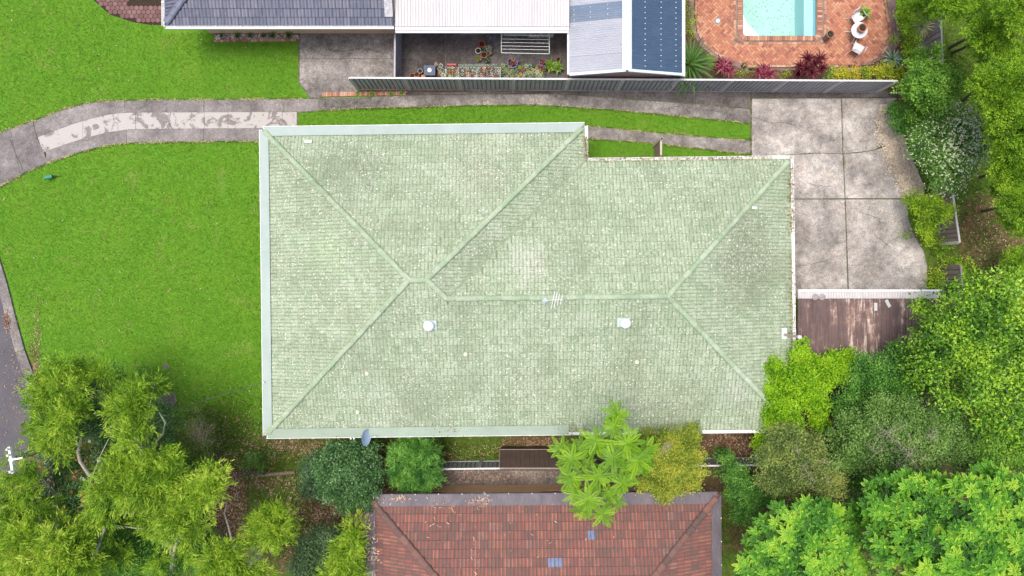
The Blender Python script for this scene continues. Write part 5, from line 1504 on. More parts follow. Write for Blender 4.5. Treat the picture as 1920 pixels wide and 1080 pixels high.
KINDS = dict(
    round_=dict(dens=34, k=11, rc=.12, L=.085, W=.05, out=.5, up=.5, jit=.8, lump=.16),
    small=dict(dens=52, k=13, rc=.10, L=.075, W=.044, out=.5, up=.5, jit=.8, lump=.26),
    vine=dict(dens=46, k=8, rc=.11, L=.10, W=.09, out=.3, up=1.1, jit=.5, lump=.14),
    glossy=dict(dens=30, k=10, rc=.14, L=.12, W=.055, out=.6, up=.3, jit=.7, lump=.18),
    big=dict(dens=24, k=12, rc=.17, L=.135, W=.075, out=.6, up=.5, jit=.6, lump=.25),
    willow=dict(dens=30, k=22, rc=.055, L=.19, W=.032, out=.9, up=.45, jit=.5, lump=.34),
    needle=dict(dens=80, k=13, rc=.055, L=.085, W=.036, out=1.0, up=.5, jit=.45, lump=.20),
)


SPLIT = dict(willow=(6, .42, .72), big=(6, .42, .72), small=(6, .42, .68), glossy=(5, .45, .62), vine=(5, .45, .6))


def lump_f(d, seed):
    r = np.random.default_rng(seed); v = np.zeros(len(d))
    for i in range(7):
        k = r.normal(size=3) * (2.5 + i); v += np.sin(d @ k + r.uniform(0, 6)) / 3.2
    return v


def fill_blob(LV, c, R, kind, seed=0, zmin=-.25, flat=.8, dens=1.0, tone=0.0, size=1.0):
    K = KINDS[kind]; c = np.array(c); Rz = R * flat
    area = 2 * np.pi * R * R * (1 + flat) * .55
    n = max(4, int(area * K['dens'] * dens))
    d = rand_dir(n, zmin); lf = lump_f(d * (1 + R * .6), seed)
    rad = 1 + K['lump'] * lf - np.abs(rng.normal(0, .10, n))
    # smaller second shell so that gaps look into leaves
    inner = rng.random(n) < .22; rad = np.where(inner, rad * .78, rad)
    P = c + d * np.array([R, R, Rz]) * rad[:, None]
    P[:, 2] = np.maximum(P[:, 2], .05)
    nd = nrmz(d / np.array([1, 1, flat]))
    ct = np.clip(.5 + .22 * lf + rng.normal(0, .16, n) + tone, 0, 1)
    k = K['k']; m = n * k
    Pk = np.repeat(P, k, 0) + rng.normal(0, K['rc'] * size, (m, 3)) * np.array([1, 1, .7])
    Dk = np.repeat(nd, k, 0) * K['out'] + rng.normal(0, K['jit'], (m, 3)) + UPV * .1
    if kind == 'willow':      # sprays: every clump shares a direction
        sd = nrmz(nd * np.array([1, 1, .35]) + rng.normal(0, .6, (n, 3)) * np.array([1, 1, .5])); Pk = Pk + np.repeat(sd, k, 0) * rng.uniform(-.08, .42, m)[:, None] * size; Dk = np.repeat(sd, k, 0) * 1.1 + rng.normal(0, .42, (m, 3)) + UPV * .15
    Nk = np.repeat(nd, k, 0) * .4 + UPV * K['up'] + rng.normal(0, .35, (m, 3))
    s = rng.uniform(.7, 1.3, m) * size
    LV.add(Pk, Dk, Nk, K['L'] * s, K['W'] * s, np.repeat(ct, k) * .55 + rng.random(m) * .45)


def px_blob(px, py, rpx, z):
    c = Q(px, py, z); return c, rpx * (H - z) / F


def limbs(root, base, tips, r0, mat, fork=.35, twigs=None, name="branch", wob=.25):
    if mat is M_TRKP: r0 *= .6
    base = Vector(base); top = sum((Vector(t) for t in tips), Vector()) / len(tips)
    f = base.lerp(Vector((top.x, top.y, top.z)), fork); f = Vector((base.x + (f.x - base.x) * .6, base.y + (f.y - base.y) * .6, base.z + (top.z - base.z) * fork))
    MB().tube([base, base.lerp(f, .5) + Vector((random.gauss(0, .06), random.gauss(0, .06), 0)), f], [r0, r0 * .82, r0 * .72], 9).build("trunk", mat, root)
    m = MB()
    for t_ in tips:
        t_ = Vector(t_); L = (t_ - f).length
        p1 = f.lerp(t_, .35) + Vector((random.gauss(0, wob * .3), random.gauss(0, wob * .3), L * .08)); p2 = f.lerp(t_, .7) + Vector((random.gauss(0, wob * .4), random.gauss(0, wob * .4), L * .06))
        m.tube([f, p1, p2, t_], [r0 * .5, r0 * .38, r0 * .24, r0 * .10], 7)
        for q, rr in ((p1, .2), (p2, .16), (p2, .14), (t_, .1)):
            e = q + Vector((random.gauss(0, 1), random.gauss(0, 1), random.uniform(.1, .5))).normalized() * min(L * .2, random.uniform(.2, .45))
            m.tube([q, q.lerp(e, .5) + Vector((0, 0, .05)), e], [r0 * rr, r0 * rr * .6, r0 * .03], 5)
    m.build(name, mat, root)


def twig_fan(root, px, py, z, rpx, n, mat, r=.012, name="twig", ang=None):
    """bare pale twigs lying at the crown surface"""
    c, R = px_blob(px, py, rpx, z); m = MB()
    for i in range(n):
        a = random.uniform(0, 6.28) if ang is None else random.gauss(ang, .6)
        s = c + Vector((random.gauss(0, R * .25), random.gauss(0, R * .25), -.1)); pts = [s]; d = Vector((math.cos(a), math.sin(a), .15))
        for k in range(4):
            d = (d + Vector((random.gauss(0, .25), random.gauss(0, .25), random.gauss(0, .1)))).normalized(); pts.append(pts[-1] + d * R * .3)
        m.tube(pts, [r, r * .85, r * .7, r * .5, r * .25], 5)
        for k in (1, 2, 3):
            e = pts[k] + (d + Vector((random.gauss(0, .8), random.gauss(0, .8), .1))).normalized() * R * .35; m.tube([pts[k], e], [r * .5, r * .15], 4)
    m.build(name, mat, root)


def plant(name, label, cat, blobs, kind, mat, trunk=None, r0=.12, base=None, flat=.8, dens=1.0, size=1.0, group=None, sub=None, zmin=-.25, tips=True):
    """blobs: (px, py, radius px, z centre[, tone])"""
    cs = [px_blob(*b[:4]) for b in blobs]
    ctr = sum((c for c, _ in cs), Vector()) / len(cs)
    b = Vector((ctr.x, ctr.y, 0)) * (1 + min(.13, ctr.z * .022) if trunk else 1.0) if base is None else Q(base[0], base[1], 0)
    root = empty(name, b, label, cat, group)
    LV = Leaves()
    for i, ((c, R), bb) in enumerate(zip(cs, blobs)):
        tn = bb[4] if len(bb) > 4 else 0
        if kind in SPLIT and R > .28:
            ns, q, sp = SPLIT[kind]
            fill_blob(LV, c - Vector((0, 0, R * .15)), R * .8, kind, seed=i * 13 + len(label), flat=flat, dens=dens * (.3 if kind == 'willow' else .55), tone=tn - .15, size=size, zmin=zmin)
            for j in range(ns):
                a = j * 6.283 / ns + random.uniform(-.5, .5); d = R * sp * random.uniform(.55, 1.2) if j else 0
                fill_blob(LV, c + Vector((math.cos(a) * d, math.sin(a) * d, R * flat * random.uniform(.0, .55))), R * q * random.uniform(.7, 1.2), kind, seed=i * 13 + j, flat=.85, dens=dens, tone=tn + random.gauss(0, .13), size=size, zmin=-.1)
        else:
            fill_blob(LV, c, R, kind, seed=i * 13 + len(label), flat=flat, dens=dens, tone=tn, size=size, zmin=zmin)
    wlink("crown" if cat == "tree" else "foliage", LV.mesh("foliage", mat), root)
    if trunk: limbs(root, b, [c for c, R in cs][:14], r0, trunk)
    global NLEAF; NLEAF += LV.count()
    return root


NLEAF = 0
g_ = lambda r, g, b: (r, g, b, 1)
M_TRK = plain("grey_brown_bark", (.22, .18, .14, 1), .9, .1, .4, 8); M_TRKP = plain("pale_bark", (.48, .44, .38, 1), .85, .1, .35, 7); M_TWIG = plain("pale_twig", (.34, .29, .25, 1), .9, .1, .3, 9)
LM_OLIVE = leaf_mat("olive_needles", [g_(0.045, 0.11, 0.010), g_(0.13, 0.28, 0.016), g_(0.25, 0.45, 0.024), g_(0.42, 0.60, 0.05)], .3)
LM_LIME = leaf_mat("lime_vine_leaf", [g_(0.07, 0.19, 0.008), g_(0.21, 0.45, 0.013), g_(0.36, 0.62, 0.02), g_(0.50, 0.72, 0.055)], .35)
LM_MIDG = leaf_mat("mid_green_leaf", [g_(0.03, 0.11, 0.018), g_(0.09, 0.26, 0.035), g_(0.18, 0.41, 0.055), g_(0.36, 0.60, 0.13)], .25)
LM_DEEP = leaf_mat("deep_glossy_leaf", [g_(0.022, 0.065, 0.018), g_(0.06, 0.155, 0.038), g_(0.12, 0.27, 0.075), g_(0.26, 0.43, 0.20)], .15, .35, spec=.5)
LM_BIGT = leaf_mat("glossy_tree_leaf", [g_(0.015, 0.06, 0.011), g_(0.065, 0.19, 0.018), g_(0.16, 0.36, 0.026), g_(0.32, 0.56, 0.04), g_(0.50, 0.70, 0.07)], .28, .38, spec=.45, clump=1.0)
LM_SCRUB = leaf_mat("grey_green_leaf", [g_(0.04, 0.10, 0.022), g_(0.12, 0.25, 0.050), g_(0.21, 0.38, 0.08), g_(0.36, 0.52, 0.16)], .25)
LM_OLIVB = leaf_mat("olive_brown_leaf", [g_(0.055, 0.095, 0.025), g_(0.15, 0.23, 0.055), g_(0.27, 0.36, 0.09), g_(0.48, 0.52, 0.13)], .25)
LM_YELL = leaf_mat("yellow_green_leaf", [g_(0.08, 0.13, 0.015), g_(0.23, 0.33, 0.035), g_(0.43, 0.50, 0.06), g_(0.66, 0.62, 0.10)], .3)
LM_WILL = leaf_mat("feathery_yellow_green_leaf", [g_(0.055, 0.14, 0.012), g_(0.17, 0.33, 0.022), g_(0.33, 0.52, 0.034), g_(0.53, 0.68, 0.09)], .35)
LM_WILB = leaf_mat("bright_feathery_leaf", [g_(0.07, 0.16, 0.012), g_(0.20, 0.37, 0.022), g_(0.37, 0.55, 0.04), g_(0.58, 0.70, 0.11)], .35)
LM_HEDGE = leaf_mat("hedge_leaf", [g_(0.062, 0.138, 0.013), g_(0.188, 0.350, 0.019), g_(0.350, 0.550, 0.025), g_(0.550, 0.688, 0.050)], .3)
LM_HEDGY = leaf_mat("golden_hedge_leaf", [g_(0.081, 0.161, 0.014), g_(0.253, 0.391, 0.023), g_(0.517, 0.575, 0.034), g_(0.632, 0.414, 0.057)], .3, clump=2.6)
LM_SOFT = leaf_mat("soft_green_leaf", [g_(0.046, 0.138, 0.017), g_(0.127, 0.299, 0.034), g_(0.230, 0.460, 0.057), g_(0.380, 0.609, 0.103)], .3)
LM_ROUND = leaf_mat("lively_green_leaf", [g_(0.021, 0.084, 0.017), g_(0.070, 0.224, 0.031), g_(0.154, 0.378, 0.049), g_(0.336, 0.588, 0.126)], .25, .4, spec=.4)
LM_FERN = leaf_mat("pinnate_leaf", [g_(0.015, 0.07, 0.007), g_(0.06, 0.22, 0.016), g_(0.15, 0.41, 0.026), g_(0.38, 0.60, 0.05)], .3, clump=.7)
LM_WHITE = leaf_mat("white_petal", [g_(0.52, 0.54, 0.38), g_(0.74, 0.75, 0.60), g_(0.80, 0.80, 0.70)], .2)
LM_ORANGE = leaf_mat("orange_petal", [g_(0.300, 0.080, 0.030), g_(0.500, 0.160, 0.060), g_(0.600, 0.280, 0.140)], .2)
LM_LITTER = leaf_mat("dry_leaf", [g_(0.10, 0.045, 0.028), g_(0.25, 0.13, 0.08), g_(0.45, 0.28, 0.18), g_(0.64, 0.50, 0.36)], 0, .8)
LM_GRASSB = leaf_mat("grass_blade", [g_(.065, .15, .006), g_(.125, .24, .013), g_(.23, .34, .045)], .2)
LM_WEED = leaf_mat("weed_leaf", [g_(0.030, 0.080, 0.008), g_(0.090, 0.200, 0.015), g_(0.200, 0.340, 0.030)], .25)


def flowers(root, blobs, n, mat, size=.06, name="blossom", flat=.8):
    LV = Leaves()
    for b in blobs:
        c, R = px_blob(*b[:4]); m = max(1, n // len(blobs)); d = rand_dir(m, .0)
        lf = 1.0 + rng.normal(0, .05, m); P = np.array(c) + d * np.array([R, R, R * flat]) * lf[:, None] + UPV * .04
        for k in range(4):
            a = k * 1.57 + rng.uniform(0, .6, m); D = np.stack([np.cos(a), np.sin(a), np.full(m, .25)], 1)
            LV.add(P, D, np.tile(UPV, (m, 1)) + rng.normal(0, .2, (m, 3)), size, size * .8, rng.random(m))
    o = wlink(name, LV.mesh(name, mat), root); tag(o, kind="stuff")


def pinnate(LV, c, azs, els, L, npair, lw, ll, tone):
    """fronds from point c, leaflets in pairs along each"""
    c = np.array(c)
    for az, el in zip(azs, els):
        h = np.array([math.cos(az), math.sin(az), 0]); sd = np.array([-math.sin(az), math.cos(az), 0])
        s = (np.arange(npair) + .6) / npair
        z = math.sin(el) * s - .45 * s * s
        P = c + (h[None] * (math.cos(el) * s)[:, None] + UPV[None] * z[:, None]) * L
        prof = np.sin(np.pi * np.clip(s * .86 + .12, 0, 1)) ** .6
        for sg in (-1, 1):
            D = sd[None] * sg * 1.0 + h[None] * .75 + UPV * (-.12); D = np.repeat(D, npair, 0) + rng.normal(0, .08, (npair, 3))
            LV.add(P, D, np.tile(UPV, (npair, 1)) - sg * sd * .25 + rng.normal(0, .06, (npair, 3)), ll * L * prof, lw * L, tone + .25 * (s - .5) + rng.normal(0, .08, npair), fold=.05)
        LV.add(P[-1:], h[None] - UPV * .3, UPV[None], ll * L * .7, lw * L, np.array([tone + .2]))


# ------------------------------------------------------------------ upper right olive crowns
OL = "olive green bushy trees at the right edge"
ZUP = 1.08
NB = dict(kind='needle', mat=LM_OLIVE, trunk=M_TRK, r0=.08, flat=.75)
def lobes(px, py, r, z, n=7, sp=.64, sr=.50, zr=1.2, tone=0):
    n = int(n * 1.3)
    z = z * (ZUP if r > 39 and px > 1770 and z > 4 else 1)
    out = [(px, py, r * .72, z, tone)]
    for i in range(n):
        a = i * 6.283 / n + random.uniform(-.3, .3); q = random.uniform(.85, 1.1)
        out.append((px + math.cos(a) * r * sp * q, py + math.sin(a) * r * sp * q, r * sr * random.uniform(.85, 1.12), z - random.uniform(0.1, zr), tone + random.uniform(-.1, .1)))
    return out
plant("tree", "rounded olive green tree crown at the top edge, left of the dark shaded gap", "tree", lobes(1778, -4, 44, 5.5, 6), **NB)
plant("tree", "olive tree crown with grey twigs below it, right of the dark shaded grass strip", "tree", lobes(1856, 70, 42, 6, 7) + [(1850, 12, 30, 4.5, -.2), (1832, 25, 20, 4, -.2)], **NB)
plant("tree", "bright olive crown cut off by the top right corner", "tree", lobes(1912, 14, 46, 7.5, 6, tone=.15), **NB)
plant("tree", "largest olive green tree crown on the right edge, level with the white flowering bush", "tree", lobes(1892, 165, 62, 6.5, 8) + lobes(1862, 150, 34, 5.5, 5), **NB)
plant("tree", "olive crown on the right edge just below the largest one", "tree", lobes(1905, 240, 50, 6.2, 7), **NB)
plant("tree", "olive crown on the right edge between the white flowering bush and the brown grass", "tree", lobes(1905, 318, 46, 5.5, 7, tone=.05), **NB)
plant("tree", "lower bright olive crown on the right edge above the brown grass patch", "tree", lobes(1908, 385, 40, 5.5, 7, tone=.1), **NB)
plant("bush", "small olive green bush on the right edge below the brown grass patch", "bush", lobes(1902, 492, 27, 2.2, 5), 'needle', LM_OLIVE, None)
plant("bush", "olive green undergrowth between the tree crowns along the right edge", "bush", [(1880, 215, 26, 3.4), (1870, 275, 26, 3.0), (1880, 350, 24, 2.8), (1905, 110, 28, 4.0), (1880, 45, 26, 4.0), (1905, 425, 20, 2.4), (1820, 5, 22, 3.2), (1912, 60, 24, 4.0)], 'needle', LM_OLIVE, None)
tw = plant("bush", "grey twiggy half dead bush under the olive crown beside the shaded grass", "bush", [(1842, 105, 14, 3), (1862, 112, 12, 3)], 'needle', LM_OLIVE, None, dens=.3)
twig_fan(tw, 1850, 104, 4.6, 22, 26, M_TWIG, .010, ang=-1.0)

wpp = empty("white_pipe", Q(1756, 365, 1.7), "short white bent pipe lying across the taupe fence beside the flowering bush", "pipe")
a_, b_, c_ = (Q(*v) - wpp.location for v in ((1743, 369, 1.62), (1756, 366, 1.7), (1769, 361, 1.72)))
MB().tube([a_, b_, c_], .045, 8).local("pipe", M_WHITE, wpp); MB().tube([c_, c_ + Vector((.03, 0, -.5))], .04, 8).local("elbow", M_WHITE, wpp)
# ------------------------------------------------------------------ pool garden
plant("hedge", "bright yellow green hedge running down the right side of the pool terrace", "hedge", [(1698, 8, 17, 1.2), (1690, 30, 14, 1.0), (1702, 48, 18, 1.2), (1712, 70, 18, 1.2), (1705, 92, 18, 1.1), (1722, 105, 16, 1.3), (1698, -14, 20, 1.3), (1716, 22, 18, 1.4)], 'vine', LM_HEDGE, None, size=.62, flat=.7, dens=1.5)
plant("bush", "olive tinted shrub between the yellow green hedge and the lilac fence at the top", "bush", [(1728, 20, 22, 2.4), (1742, 8, 20, 2.6), (1722, -4, 20, 2.2)], 'needle', LM_OLIVE, None)
plant("hedge", "low golden tipped hedge along the grey fence, right of the dark red cordyline", "hedge", [(1562, 137, 11, .8, .2), (1582, 138, 12, .8, .3), (1604, 138, 12, .85, .4), (1626, 137, 13, .9, .1), (1648, 134, 14, 1.0, .2), (1668, 132, 15, 1.0, -.05), (1684, 140, 12, 1.0, -.1)], 'vine', LM_HEDGY, None, size=.6, flat=.75, dens=1.7)
plant("bush", "small deep green shrub between the dark red cordyline and the golden hedge", "bush", [(1549, 139, 11, .8), (1556, 128, 8, .7)], 'round_', LM_ROUND, None, dens=1.4, size=.8)
plant("bush", "low sparse green plants between the two crimson cordylines by the fence", "bush", [(1478, 140, 8, .4), (1463, 141, 8, .4), (1402, 139, 9, .4), (1384, 141, 7, .4), (1410, 130, 5, .3)], 'round_', LM_HEDGE, None, dens=.9, size=.7)
plant("bush", "yellow green low shrub in the strip between the navy roof and the terrace", "bush", [(1291, 24, 9, .8), (1293, 44, 10, .9), (1294, 62, 8, .8), (1290, -2, 10, .9)], 'round_', LM_HEDGE, None, dens=1.3, size=.8)
plant("bush", "soft light green leafy shrub at the eastern end of the grey fence", "bush", lobes(1750, 165, 50, 3.4, 8, .60, .5, .9) + [(1712, 125, 20, 2.2), (1725, 108, 18, 2.2), (1755, 98, 15, 2.3), (1698, 170, 20, 2.2), (1715, 208, 18, 2.0), (1786, 150, 16, 2.6)], 'vine', LM_SOFT, M_TRK, r0=.07, size=.85, flat=.75)
wb_ = lobes(1782, 272, 66, 3.0, 9, .62, .5, .7) + [(1832, 240, 28, 2.6), (1756, 332, 24, 1.9), (1785, 342, 24, 1.8), (1728, 255, 24, 2)]
wb = plant("bush", "large round bush covered with small white flowers beside the concrete pad", "bush", wb_, 'glossy', leaf_mat("flowering_bush_leaf", [g_(.05, .13, .03), g_(.13, .29, .055), g_(.25, .45, .09), g_(.45, .63, .24)], .2, .4), M_TRK, r0=.08, size=.85, dens=1.1)
def tip_flowers(root, n, mat, size, bias=None):
    src = [c for c in root.children if c.name.startswith(("foliage", "crown"))][0]
    V = np.empty(len(src.data.vertices) * 3, dtype=np.float32); src.data.vertices.foreach_get("co", V); V = V.reshape(-1, 4, 3)[:, 2]
    g = np.floor(V[:, :2] / .16).astype(int); key = g[:, 0] * 100003 + g[:, 1]; o_ = np.lexsort((-V[:, 2], key)); first = np.r_[True, key[o_][1:] != key[o_][:-1]]; T_ = V[o_[first]]
    w = np.ones(len(T_)) if bias is None else bias(960 + T_[:, 0] * F / (H - T_[:, 2]), 540 - T_[:, 1] * F / (H - T_[:, 2]))
    i = rng.choice(len(T_), n, p=w / w.sum()); P = T_[i] + rng.normal(0, .04, (n, 3)) * np.array([1, 1, .4]) + UPV * .03; LV = Leaves()
    for k in range(4):
        a = k * 1.57 + rng.uniform(0, .6, n); LV.add(P, np.stack([np.cos(a), np.sin(a), np.full(n, .25)], 1), np.tile(UPV, (n, 1)) + rng.normal(0, .2, (n, 3)), size, size * .8, rng.random(n))
    o = wlink("blossom", LV.mesh("blossom", mat), root); tag(o, kind="stuff")
tip_flowers(wb, 1250, LM_WHITE, .03, lambda x, y: .15 + np.exp(-((x - 1815) / 45) ** 2 - ((y - 250) / 55) ** 2) + .5 * np.exp(-((x - 1780) / 60) ** 2 - ((y - 290) / 60) ** 2))
plant("bush", "low dark green bush between the concrete pad and the white flowering bush", "bush", [(1677, 208, 15, 1.0), (1682, 228, 15, 1.2), (1692, 243, 11, 1.0)], 'small', LM_ROUND, None, dens=1.3)
plant("bush", "yellow green citrus bush leaning over the taupe fence", "bush", [(1722, 385, 22, 1.7), (1745, 395, 26, 2.0), (1765, 405, 20, 2.0), (1735, 425, 22, 1.6), (1708, 372, 16, 1.2), (1778, 395, 13, 1.9), (1742, 446, 12, 1.0), (1697, 440, 7, .6), (1755, 375, 14, 1.7)], 'glossy', LM_HEDGE, M_TRK, r0=.06, size=.75, dens=1.5)
plant("bush", "bright green leafy ground cover by the small taupe fence end", "bush", [(1752, 520, 14, .35), (1780, 498, 16, .35), (1808, 505, 16, .35), (1752, 545, 13, .5), (1800, 520, 14, .4), (1758, 470, 10, .3), (1770, 455, 9, .4), (1828, 512, 10, .3)], 'round_', LM_HEDGE, None, dens=1.1)
# strappy plants: every leaf its own part
def spiky(name, label, px, py, z, n, L, w, mat, droop=.4, el0=80, el1=8, heads=1, spread=0, stem=None, cat="plant"):
    root = empty(name, Q(px, py, 0), label, cat)
    hs_ = [(px, py, z)] if heads == 1 else [(px + random.uniform(-spread, spread), py + random.uniform(-spread, spread) * .9, z * random.uniform(.6, 1.1)) for _ in range(heads)]
    for (x, y, zz) in hs_:
        c = Q(x, y, zz); rosette(root, c - root.location, n, L, w, mat, el0, el1, droop)
        if stem: MB().tube([root.location + Vector((random.gauss(0, .08), random.gauss(0, .08), 0)), Vector(c)], [.035, .022], 6).build("stem", stem, root)
    return root
spiky("strappy_plant", "large dark green strappy leaved plant beside the navy blue roof", 1290, 122, 1.2, 84, 1.40, .19, L_DRAC, .45, 75, 8, stem=M_TRK)
def cordy(name, label, heads, mat, L=.42):
    root = empty(name, Q(heads[0][0], heads[0][1], 0), label, "cordyline")
    for (x, y, z) in heads:
        c = Q(x, y, z); rosette(root, c - root.location, 24, L, .10, mat, 80, 5, .35); MB().tube([root.location + Vector((random.gauss(0, .06), random.gauss(0, .06), 0)), Vector(c)], [.025, .018], 6).build("stem", M_TRK, root)
cordy("cordyline", "crimson leaved cordyline nearest to the strappy plant", [(1354, 126, 1.0), (1366, 134, .9), (1348, 118, .8), (1362, 120, .8)], L_RED)
cordy("cordyline", "crimson leaved cordyline in the middle of the bed behind the fence", [(1424, 137, .9), (1443, 138, .9), (1432, 130, .7), (1437, 142, .8)], L_RED)
cordy("cordyline", "tall dark maroon cordyline with many heads, tallest of the red plants behind the fence", [(1514, 110, 1.7), (1524, 136, 1.5), (1536, 112, 1.5), (1500, 126, 1.3), (1540, 130, 1.2), (1512, 128, 1.5), (1527, 120, 1.5), (1497, 139, .9)], L_DRED, .46)
spiky("agave", "blue green agave at the lower right corner of the pool terrace", 1672, 112, .4, 40, .62, .11, L_AGAVE, .25, 80, 10)
spiky("spiky_plant", "pale variegated spiky plant in front of the lilac fence", 1728, 50, 1.5, 60, .62, .05, L_PALEY, .5, 80, 0, stem=M_TRK)
spiky("spiky_plant", "small pale green spiky plant on the right border of the pool terrace", 1676, 73, .4, 26, .42, .045, L_FRESH, .35, 70, 10)
spiky("lavender_bush", "grey lilac bush beside the pale doorstep", 922, 64, .45, 70, .40, .05, one_rnd_leaf("lilac_grey_leaf", [(.10, .11, .15, 1), (.20, .21, .28, 1), (.34, .35, .44, 1)]), .4, 85, 0)
for i, (x, w_) in enumerate(((416, .12), (446, .18), (470, .15), (494, .15), (512, .22), (543, .26))):
    lab = ["first", "second", "third", "fourth", "fifth", "sixth"][i]
    spiky("small_shrub", "small dark green plant in the gravel garden bed, %s from the left" % lab, x, 67, .2, 26, w_ * 1.3, .06, L_DRAC, .3, 85, 10, cat="shrub")
for i, (x, y) in enumerate(((697, 175), (733, 176), (752, 174))):
    spiky("weed", "green weed growing in the brick edging, %s from the left" % ["first", "second", "third"][i], x, y, .08, 24, .17, .05, L_FRESH, .3, 75, 5, cat="weed")

# ------------------------------------------------------------------ lower right
plant("vine", "lime green leafy vine spilling over the corner of the green roof and the rusty carport", "vine",
      [(1500, 665, 24, 3.0), (1522, 680, 26, 3.0), (1450, 690, 20, 3.2), (1468, 715, 30, 3.3), (1500, 715, 36, 3.4), (1445, 740, 20, 3.2), (1475, 760, 34, 3.3), (1520, 745, 34, 3.2), (1560, 680, 24, 2.9), (1592, 672, 22, 2.9),
       (1455, 790, 26, 3.1), (1490, 800, 26, 3.0), (1430, 812, 16, 2.6), (1424, 835, 16, 2.4), (1550, 710, 28, 3.0), (1505, 645, 12, 3.0), (1446, 668, 9, 3.1), (1418, 708, 7, 3.2), (1430, 722, 10, 3.2), (1585, 700, 24, 3), (1440, 770, 14, 3.1), (1535, 790, 24, 2.8)],
      'vine', LM_LIME, M_TRK, r0=.09, base=(1500, 770), flat=.55, dens=1.35, size=.72)
plant("tree", "mid green small leaved tree between the lime vine and the rusty carport", "tree", [(1632, 690, 30, 3.6), (1660, 705, 34, 3.9), (1615, 720, 30, 3.4), (1690, 680, 30, 4), (1650, 740, 32, 3.6), (1600, 745, 26, 3.2), (1680, 655, 18, 3.6), (1575, 765, 24, 3), (1700, 720, 30, 4)], 'small', LM_ROUND, M_TRK, r0=.10, dens=1.1, size=1.1)
bt = [(1830, 600, 52, 6.8), (1780, 640, 48, 6.4), (1870, 560, 44, 6.5), (1900, 620, 50, 6.5), (1750, 680, 38, 5.8), (1840, 680, 50, 6.5), (1900, 700, 50, 6.2), (1790, 730, 40, 5.5, -.1), (1860, 760, 46, 5.6, -.05), (1745, 605, 24, 5.0, .1), (1730, 640, 26, 5.2, .1), (1785, 575, 26, 5.6), (1830, 540, 28, 5.8, .05), (1905, 520, 22, 5.5, .1), (1910, 800, 40, 5.3), (1880, 830, 30, 5, -.05), (1715, 700, 22, 4.8), (1780, 545, 14, 4.6, .1), (1725, 575, 16, 4.4, .15)]
plant("tree", "large glossy leaved tree overhanging the end of the rusty carport on the right edge", "tree", bt, 'big', LM_BIGT, M_TRKP, r0=.24, flat=.65, dens=.95)
sc_ = [(1640, 790, 44, 4.8), (1700, 780, 44, 5.2), (1760, 800, 40, 5.2), (1620, 840, 40, 4.6), (1680, 850, 44, 5), (1740, 860, 40, 5.1), (1800, 850, 36, 5), (1840, 870, 32, 4.8), (1600, 790, 30, 4.2), (1650, 895, 30, 4.2), (1700, 905, 26, 4.2), (1590, 860, 30, 4), (1810, 800, 26, 4.8), (1570, 820, 20, 3.6)]
sct = plant("tree", "grey green scrubby tree with bare twigs showing, in front of the glossy tree", "tree", sc_, 'small', LM_SCRUB, M_TWIG, r0=.14, flat=.6, dens=.85, size=1.1)
for (x, y, r, n) in ((1668, 815, 34, 30), (1710, 850, 34, 30), (1760, 815, 22, 16), (1640, 850, 20, 14), (1690, 880, 22, 12), (1545, 868, 14, 8)): twig_fan(sct, x, y, 6.15 if y < 870 else 5.8, r, n // 2, M_TWIG, .0065)
plant("tree", "fresh green feathery bush at the right edge above the big fern leaved tree", "tree", [(1860, 820, 30, 5.4, .1), (1885, 850, 28, 5.2, .15), (1840, 850, 24, 5.2), (1915, 870, 24, 5), (1870, 880, 22, 4.8)], 'small', LM_SOFT, None, dens=1.0)
ob_ = [(1490, 835, 36, 4.2), (1450, 860, 34, 3.8), (1520, 880, 36, 4.2), (1470, 905, 32, 3.8), (1555, 905, 28, 3.9, .35), (1440, 895, 26, 3.2), (1500, 930, 22, 3.4), (1530, 835, 22, 4), (1575, 900, 14, 3.4, .4), (1460, 815, 20, 3.8)]
ot = plant("tree", "olive brown tree with yellowing tips below the corner of the green roof", "tree", ob_, 'small', LM_OLIVB, M_TWIG, r0=.10, flat=.65, dens=.95, size=1.1)
for (x, y, r, n) in ((1515, 885, 20, 18), (1495, 845, 16, 8), (1550, 900, 12, 8)): twig_fan(ot, x, y, 5.2, r, n // 2, M_TWIG, .006)
plant("bush", "mid green bush standing right of the yellow shrub and the white fence rail", "bush", [(1362, 862, 18, 1.8), (1378, 890, 24, 2.2), (1400, 915, 26, 2.4), (1375, 925, 20, 1.8), (1410, 945, 24, 2.2), (1390, 965, 20, 1.8), (1352, 850, 12, 1.2), (1432, 925, 18, 2.0), (1342, 880, 8, .9)], 'small', LM_ROUND, M_TRK, r0=.06, dens=1.1)
plant("bush", "deep green undergrowth between the trees on the right, below the rusty carport", "bush", [(1600, 800, 40, 1.8), (1660, 830, 46, 2.2), (1720, 820, 46, 2.4), (1780, 790, 46, 2.4), (1830, 830, 40, 2.4), (1880, 790, 44, 2.4), (1560, 850, 36, 1.8), (1600, 900, 36, 1.8), (1540, 940, 30, 1.6), (1640, 940, 34, 2.0), (1720, 700, 40, 2.0), (1450, 930, 26, 1.4), (1600, 960, 26, 1.8), (1840, 740, 40, 2.2), (1690, 760, 40, 2.2), (1480, 860, 30, 1.6), (1620, 1010, 26, 2), (1630, 1060, 26, 2)], 'glossy', LM_MIDG, None, size=.9, dens=.8)
